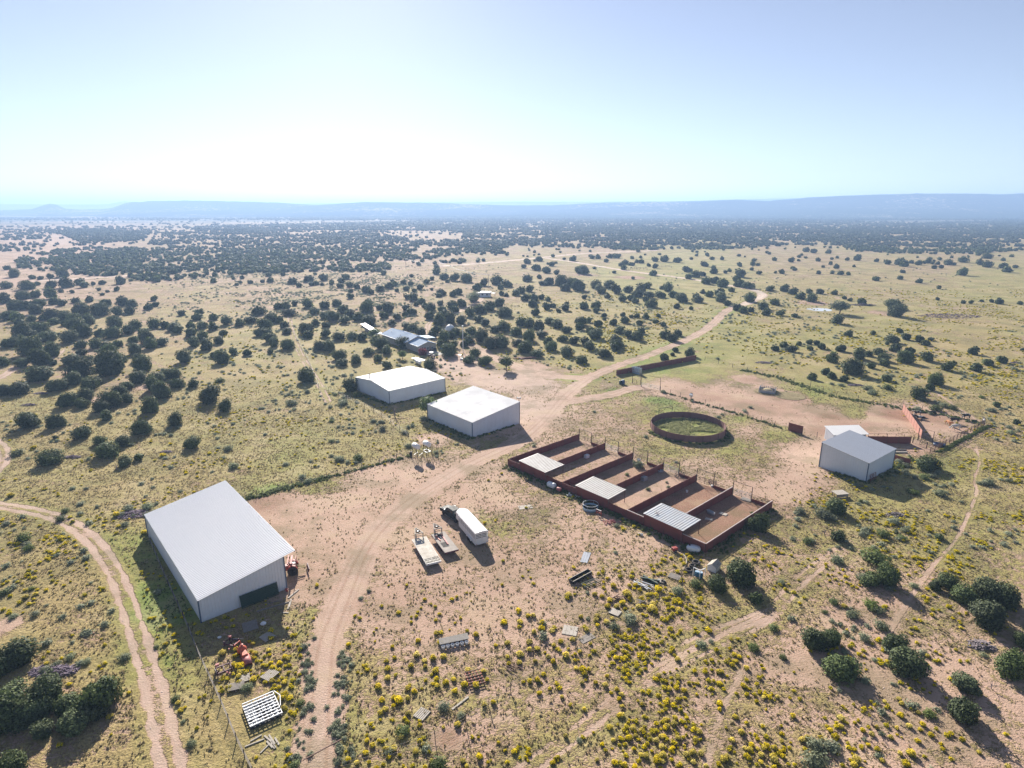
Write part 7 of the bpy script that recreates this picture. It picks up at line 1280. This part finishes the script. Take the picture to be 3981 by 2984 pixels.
n = 110000; y = np.sqrt(rs.uniform(48 ** 2, 430 ** 2, n)); y[:18000] = np.sqrt(rs.uniform(48 ** 2, 130 ** 2, 18000)); x = rs.uniform(-.95, .95, n) * y; nx, ny = project(x, y); sv = survey(nx, ny); cl = vnoise(x, y, 9, 1) * .6 + vnoise(x, y, 3, 4) * .4
pr = sv[:, 2] * np.clip((cl - .42) * 5, 0, 1.3); k = (rs.rand(n) < pr * .95) & clear(x, y); yx, yy_ = x[k], y[k]; yr = np.where(yy_ > 190, 1.3, 1.0) * rs.uniform(.15, .40, k.sum()) * (.7 + .45 * rs.rand(k.sum()))
TRC = [(at('N', a, b, .25), s) for a, b, s in gb]; B_ = []
for p, s in TRC: dep = p.y * math.cos(TH) + CAMH * math.sin(TH); B_.append((p.x, p.y, min(.75, s / 2 * dep / FPX * .95)))
ok = clear(np.array([b[0] for b in B_]), np.array([b[1] for b in B_]), False); B_ = [b for b, q in zip(B_, ok) if q]
RB = list(zip(yx, yy_, yr)); ALL = [(x, y, r, px_size((x, y), r) * (1.2 if i < len(B_) else 1)) for i, (x, y, r) in enumerate(B_ + RB)]; ALL.sort(key=lambda t: -t[3])
near = np.array([(b[0], b[1]) for b in ALL]); inside = [abs(project(a[0], a[1])[0] - 1990) < 2010 and project(a[0], a[1])[1] < 3000 for a in ALL]
IB = [a for a, q in zip(ALL, inside) if q][:300]; ids = set(id(a) for a in IB); REST = [a for a in ALL if id(a) not in ids]
GM = [crown_mesh('yellow_bush', 'gold', 90 + k, 330, .17, nb=9 + k, core=4, topf=.3, ragged=.16, rr=(.34, .52), zs=(.2, .7), corek=.8) for k in range(6)]
LMB = [('the largest barn', 870, 2250), ('the row feeder with white tubs', 1770, 2510), ('the white lattice rack', 1000, 2760), ('the orange implement', 950, 2520), ('the red steel lattice', 1846, 2640), ('the whitish board', 2216, 2450), ('the black trough', 2262, 2255), ('the tyres', 2700, 2200), ('the pale blue shed', 3360, 1800), ('the lower right corner', 3981, 2984), ('the slatted pallet', 1640, 2775), ('the bottom edge at centre', 1990, 2984), ('the cream plank pallet', 2391, 2381), ('the two-wheel track', 600, 2700), ('the footpath', 2790, 2780), ('the diagonal wheel tracks', 2530, 2625), ('the forked white snag', 3112, 2440), ('the lower left corner', 0, 2984), ('the bottom edge right of centre', 3000, 2984), ('the red-brown pens', 2600, 2000), ('the fallen dead branches', 3854, 2677)]
LM_ = LM; LM = LMB; items = [(a[0], a[1], a[2], 0, *project(a[0], a[1])) for a in IB]; BL = labels(items, lambda t: ('large' if t[2] > .62 else 'small' if t[2] < .42 else 'rounded') + ' yellow-flowered bush'); LM = LM_
for i, a in enumerate(IB):
    o = link(GM[i % 6], 'yellow_bush'); o.location = (a[0], a[1], 0); o.rotation_euler = (0, 0, rs.uniform(0, 6.28)); s = a[2]; o.scale = (s, s * rs.uniform(.85, 1.1), s * rs.uniform(.8, 1.1)); tag(o, BL[i], 'bush', 'yellow-flowered bushes')
rx = np.array([(a[0], a[1]) for a in REST]); rr_ = np.array([a[2] for a in REST]); print('gold', len(ALL))
tg = [crown(100 + k, 80, .3, nb=7, core=2, topf=.3, ragged=.2, zs=(.2, .7), corek=.8) for k in range(5)]
bake('yellow_scrub', 'gold', tg, rx, rr_, rr_ * .9, 4, 'low yellow-flowered bushes scattered over the scrub')
# grey-green scrub clumps
SG = '''B2,400,610,80 B2,490,530,50 B2,410,820,70 B2,430,720,60 B2,430,880,50 B2,370,1090,90 B2,320,1620,90 B2,730,660,70 B2,700,740,50 B2,690,1250,70 B2,1600,1130,120 B2,1750,1200,90 B2,1560,1610,170 B2,1250,1340,130 B2,1130,1510,90 B2,960,130,50 B2,890,190,50 B1,300,330,90 B1,110,350,80 B1,270,110,60 B1,30,150,90 B1,380,810,100 B1,480,760,80 B1,600,700,100 B1,740,740,80 B1,1070,700,110 B1,1340,610,55 B1,1500,1060,80 B1,1640,1440,100 B1,2120,960,110 B1,1570,1250,50 M1,1265,1260,110 M1,1100,1270,90 M1,560,1290,70 M1,520,1360,90 M1,690,1310,70 M1,1050,1320,80 M1,1070,1410,70 M1,150,800,110 M1,1550,1120,45 M1,250,1610,100 M1,200,1530,120 M1,50,1400,80 M1,740,1095,50 M1,620,1095,60 M1,1960,760,90 M1,2010,910,90 M1,1890,175,90 M2,860,300,80 M2,1270,620,80 M2,1300,735,80 M2,245,888,62 M2,385,1005,80 M2,435,1040,70 M2,870,840,100 M2,640,520,50 M2,1080,590,80 M2,1000,520,70 M2,1060,525,60 M2,300,370,120 M2,430,270,60 M2,670,290,50 M2,640,690,60 M2,1430,500,90 M2,740,370,110 M2,700,850,90 M3,1100,1415,60 M3,1290,905,110 M3,1370,1100,50 M3,1190,975,40 M3,1545,1080,45 M3,1530,1040,30 M3,690,65,45 M3,1500,270,50 M3,1750,350,30
B4,580,230,100 B4,500,310,60 B4,125,60,80 B4,840,540,110 B4,1060,110,90 B4,990,440,130 B4,930,720,60 B4,140,700,80 B4,60,450,100 B4,200,370,60 B4,430,1480,180 B4,560,1480,160 B4,420,1620,230 B4,830,30,130 B4,1400,1190,130 B4,900,260,160 B4,960,300,120 B4,740,340,120 B4,1870,680,70 B4,1270,90,80 B3,1610,590,100 B3,2060,620,110 B3,1560,80,130 B3,1400,140,120 B3,1000,380,150 B3,860,440,90 B3,560,1410,60 B3,1690,560,60
Z3,1060,1320,150 Z3,1260,1350,110 Z3,1170,1180,160 Z3,560,1590,150 Z3,1660,1330,100 Z3,420,1110,200 Z3,510,1140,110 Z3,250,1390,120 Z3,970,1590,300 Z3,830,1320,80 Z3,1300,1270,110 Z3,1230,540,100 Z3,1310,570,110 Z3,1400,700,90 Z3,1500,700,120 Z3,1380,860,120 Z3,1670,880,160 Z3,1300,640,90 Z3,2150,770,80 Z3,1590,690,90 Z3,170,1070,120 Z3,300,950,60 Z3,820,950,60 Z3,1900,960,60 M4,2080,570,60 M4,1910,1050,100 M4,2080,1030,70 M4,1830,1050,60 M4,1850,315,60 M4,1040,240,90 M4,870,245,100 M4,900,280,90 M4,640,210,60 M4,560,200,50 M4,1350,340,90 M4,1600,410,90 M4,1450,420,110 M4,1520,390,80 M4,1300,420,80 M4,1930,430,70 M4,2100,620,80 M4,2130,80,60'''
sgl = [(*nat(v, float(x), float(y)), float(s) / VIEW[v][2]) for v, x, y, s in (w.split(',') for w in SG.split())]
SMs = [crown_mesh('scrub_clump', 'sage' if k < 5 else 'weed', 120 + k, 700, .12, nb=12 + k, core=4, ragged=.35, rr=(.28, .5), zs=(.15, .7), corek=.6) for k in range(7)]
its = []
for a, b, s in sgl: p = at('N', a, b, .3); dep = p.y * math.cos(TH) + CAMH * math.sin(TH); its.append((p.x, p.y, min(2.4, s / 2 * dep / FPX), 0, a, b))
LM = LM_ + LMB; SL = labels(its, lambda t: ('broad' if t[2] > 1.1 else 'small') + ' grey-green shrub'); LM = LM_; rs = np.random.RandomState(31)
for i, a in enumerate(its):
    o = link(SMs[i % 7], 'scrub_bush'); o.location = (a[0], a[1], 0); o.rotation_euler = (0, 0, rs.uniform(0, 6.28)); s = a[2]; o.scale = (s, s * rs.uniform(.8, 1.1), s * rs.uniform(.6, .85)); tag(o, SL[i], 'shrub', 'grey-green shrubs')
n = 120000; y = np.sqrt(rs.uniform(48 ** 2, 620 ** 2, n)); x = rs.uniform(-.95, .95, n) * y; nx, ny = project(x, y); sv = survey(nx, ny); cl = vnoise(x, y, 14, 6) * .6 + vnoise(x, y, 4, 3) * .4
pr = (sv[:, 3] + .02) * np.clip((cl - .45) * 5, 0, 1.2) * .8; k = (rs.rand(n) < pr) & clear(x, y); X = np.c_[x, y][k]; rr2 = rs.uniform(.25, .75, len(X)) * np.where(X[:, 1] > 200, 1.25, 1)
ts_ = [crown(140 + k, 110, .24, nb=9, core=2, ragged=.3, zs=(.15, .6), corek=.7) for k in range(5)]
bake('scrub', 'sage', ts_, X, rr2, rr2 * rs.uniform(.6, .9, len(X)), 6, 'low grey-green scrub on the open range'); print('scrub', len(X))
# weeds along fences, walls and road verges
def along(P, w, n, off=0):
    P = np.array([(p.x, p.y) for p in P]); L = np.hypot(*np.diff(P, axis=0).T); t = rs.uniform(0, L.sum(), n); c = np.concatenate([[0], np.cumsum(L)]); i = np.clip(np.searchsorted(c, t) - 1, 0, len(L) - 1); f = (t - c[i]) / L[i]; q = P[i] + (P[i + 1] - P[i]) * f[:, None]; d = (P[i + 1] - P[i]) / L[i][:, None]
    return q + np.c_[-d[:, 1], d[:, 0]] * (rs.normal(0, w, n) + off)[:, None]
WD = [along(line('M2', -350, 1215, 0, 1172, 300, 1085, 600, 1010), .6, 260), along(line('M2', 600, 1010, 900, 930, 1320, 820), .3, 110), along(line('M4', -200, 80, 130, 150, 600, 310, 1170, 405, 1500, 455, 1860, 540), .8, 520, -1.0), along(line('Z10', 900, 1010, 1110, 900, 1840, 515, 1920, 500), .3, 360, -.8), along(line('Z4', 600, 468, 930, 570, 1400, 705, 1830, 845, 1975, 890), .4, 120), along(line('M4', 560, 960, 800, 1040, 1080, 930, 1200, 900), 1.2, 260), along(line('M2', 880, 290, 1140, 390), .5, 110), along(line('M2', 1140, 385, 1600, 280), .3, 90), along(line('M2', 1470, 510, 1850, 680), .8, 200), along(line('M2', 1850, 675, 2211, 560) , .25, 60), along([PW - PU * .03, PS - PU * .03], .7, 330, 0), along([PS, PS + PU], .8, 110, -.8), along([RP + Vector((math.cos(R(a)), math.sin(R(a)), 0)) * (RR + .7) for a in range(180, 380, 15)], .4, 120), along(line('M1', 1500, 1660, 1800, 1400 + 600), .01, 2), along(line('Z10', 930, 1190, 100, 1160), .8, 60)]
WD = np.concatenate(WD); wr = rs.uniform(.15, .42, len(WD)); VG = np.concatenate([along(line('N', 1150, 2984, 1190, 2700, 1215, 2500), .6, 60), along(line('N', 1330, 2984, 1320, 2750, 1335, 2550), .5, 90)]); vr = rs.uniform(.12, .45, len(VG)); bake('verge_scrub', 'sage', ts_, VG, vr, vr * .7, 17, 'grey-green scrub on both verges of the dirt road at the bottom')
bake('weeds', 'weed', ts_, WD, wr, wr * rs.uniform(.6, 1.1, len(WD)), 7, 'dark green weeds along fences, walls and verges')
a = rs.uniform(0, 6.28, 2600); r = RR * .97 * rs.rand(2600) ** .5; PG = np.c_[RP.x + r * np.cos(a), RP.y + r * np.sin(a)]; PG = PG[vnoise(PG[:, 0], PG[:, 1], 3) > .25]; gr = rs.uniform(.15, .38, len(PG)); bake('tall_grass', 'tallgrass', [crown(160 + k, 40, .3, nb=6, core=0, ragged=.5) for k in range(3)], PG, gr, gr * .9, 8, 'tall yellow-green grass inside the round pen')
# grass tufts over the near ground
def tuft(seed):
    r_ = np.random.RandomState(seed); V = []; F = []; T = []
    for k in range(5):
        a = r_.uniform(0, 6.28); w = r_.uniform(.25, .5); l = r_.uniform(.5, 1.0); c, s = math.cos(a), math.sin(a); ox, oy = r_.normal(0, .35, 2); i = len(V); tl = r_.uniform(.1, .6)
        V += [(ox - s * w, oy + c * w, 0), (ox + s * w, oy - c * w, 0), (ox + s * w * .6 + c * tl, oy - c * w * .6 + s * tl, l), (ox - s * w * .6 + c * tl, oy + c * w * .6 + s * tl, l)]; F.append((i, i + 1, i + 2, i + 3)); T += [r_.rand()] * 4
    return np.array(V), np.array(F), np.array(T), np.zeros(len(V))
n = 260000; y = np.sqrt(rs.uniform(46 ** 2, 190 ** 2, n)); x = rs.uniform(-.92, .92, n) * y; keep = rs.rand(n) < np.clip((130 / y) ** 2, .0, 1) * .9; x, y = x[keep], y[keep]
F_ = field(x, y); cl = vnoise(x, y, 1.6, 3) * .5 + vnoise(x, y, .7, 5) * .5; k = (rs.rand(len(x)) < np.clip(1.2 - F_[:, 0] * 1.12, .02, 1) * np.clip((cl - .3) * 3, .1, 1.1)) & clear(x, y); X = np.c_[x, y][k]; G_ = F_[k, 1]
tr_ = rs.uniform(.09, .22, len(X)); m = G_ > rs.uniform(.5, 1.4, len(X)); print('tufts', len(X))
tt = [tuft(s) for s in range(6)]; bake('dry_grass_tufts', 'tuft', tt, X[~m], tr_[~m], tr_[~m] * 1.1, 9, 'dry grass tufts on the near ground', .3); bake('green_grass_tufts', 'weed', tt, X[m], tr_[m], tr_[m] * .8, 10, 'green grass tufts on the near ground', .45)
# pale stones
n = 2600; y = np.sqrt(rs.uniform(46 ** 2, 150 ** 2, n)); x = rs.uniform(-.9, .9, n) * y; F_ = field(x, y); k = (F_[:, 0] > .55) & clear(x, y, False); X = np.c_[x, y][k]; cs = cube_sphere(2); V0 = cs[0] * np.array([1, .8, .5]); V0[:, 2] += .2
M['stone_pale'] = foliage('pale_stones', (.30, .23, .19), (.55, .47, .42)); sr = rs.uniform(.03, .10, len(X)); bake('stones', 'stone_pale', [(V0, cs[1], np.full(len(V0), .5), np.zeros(len(V0)))], X, sr, sr, 12, 'small pale stones on bare soil', .5)
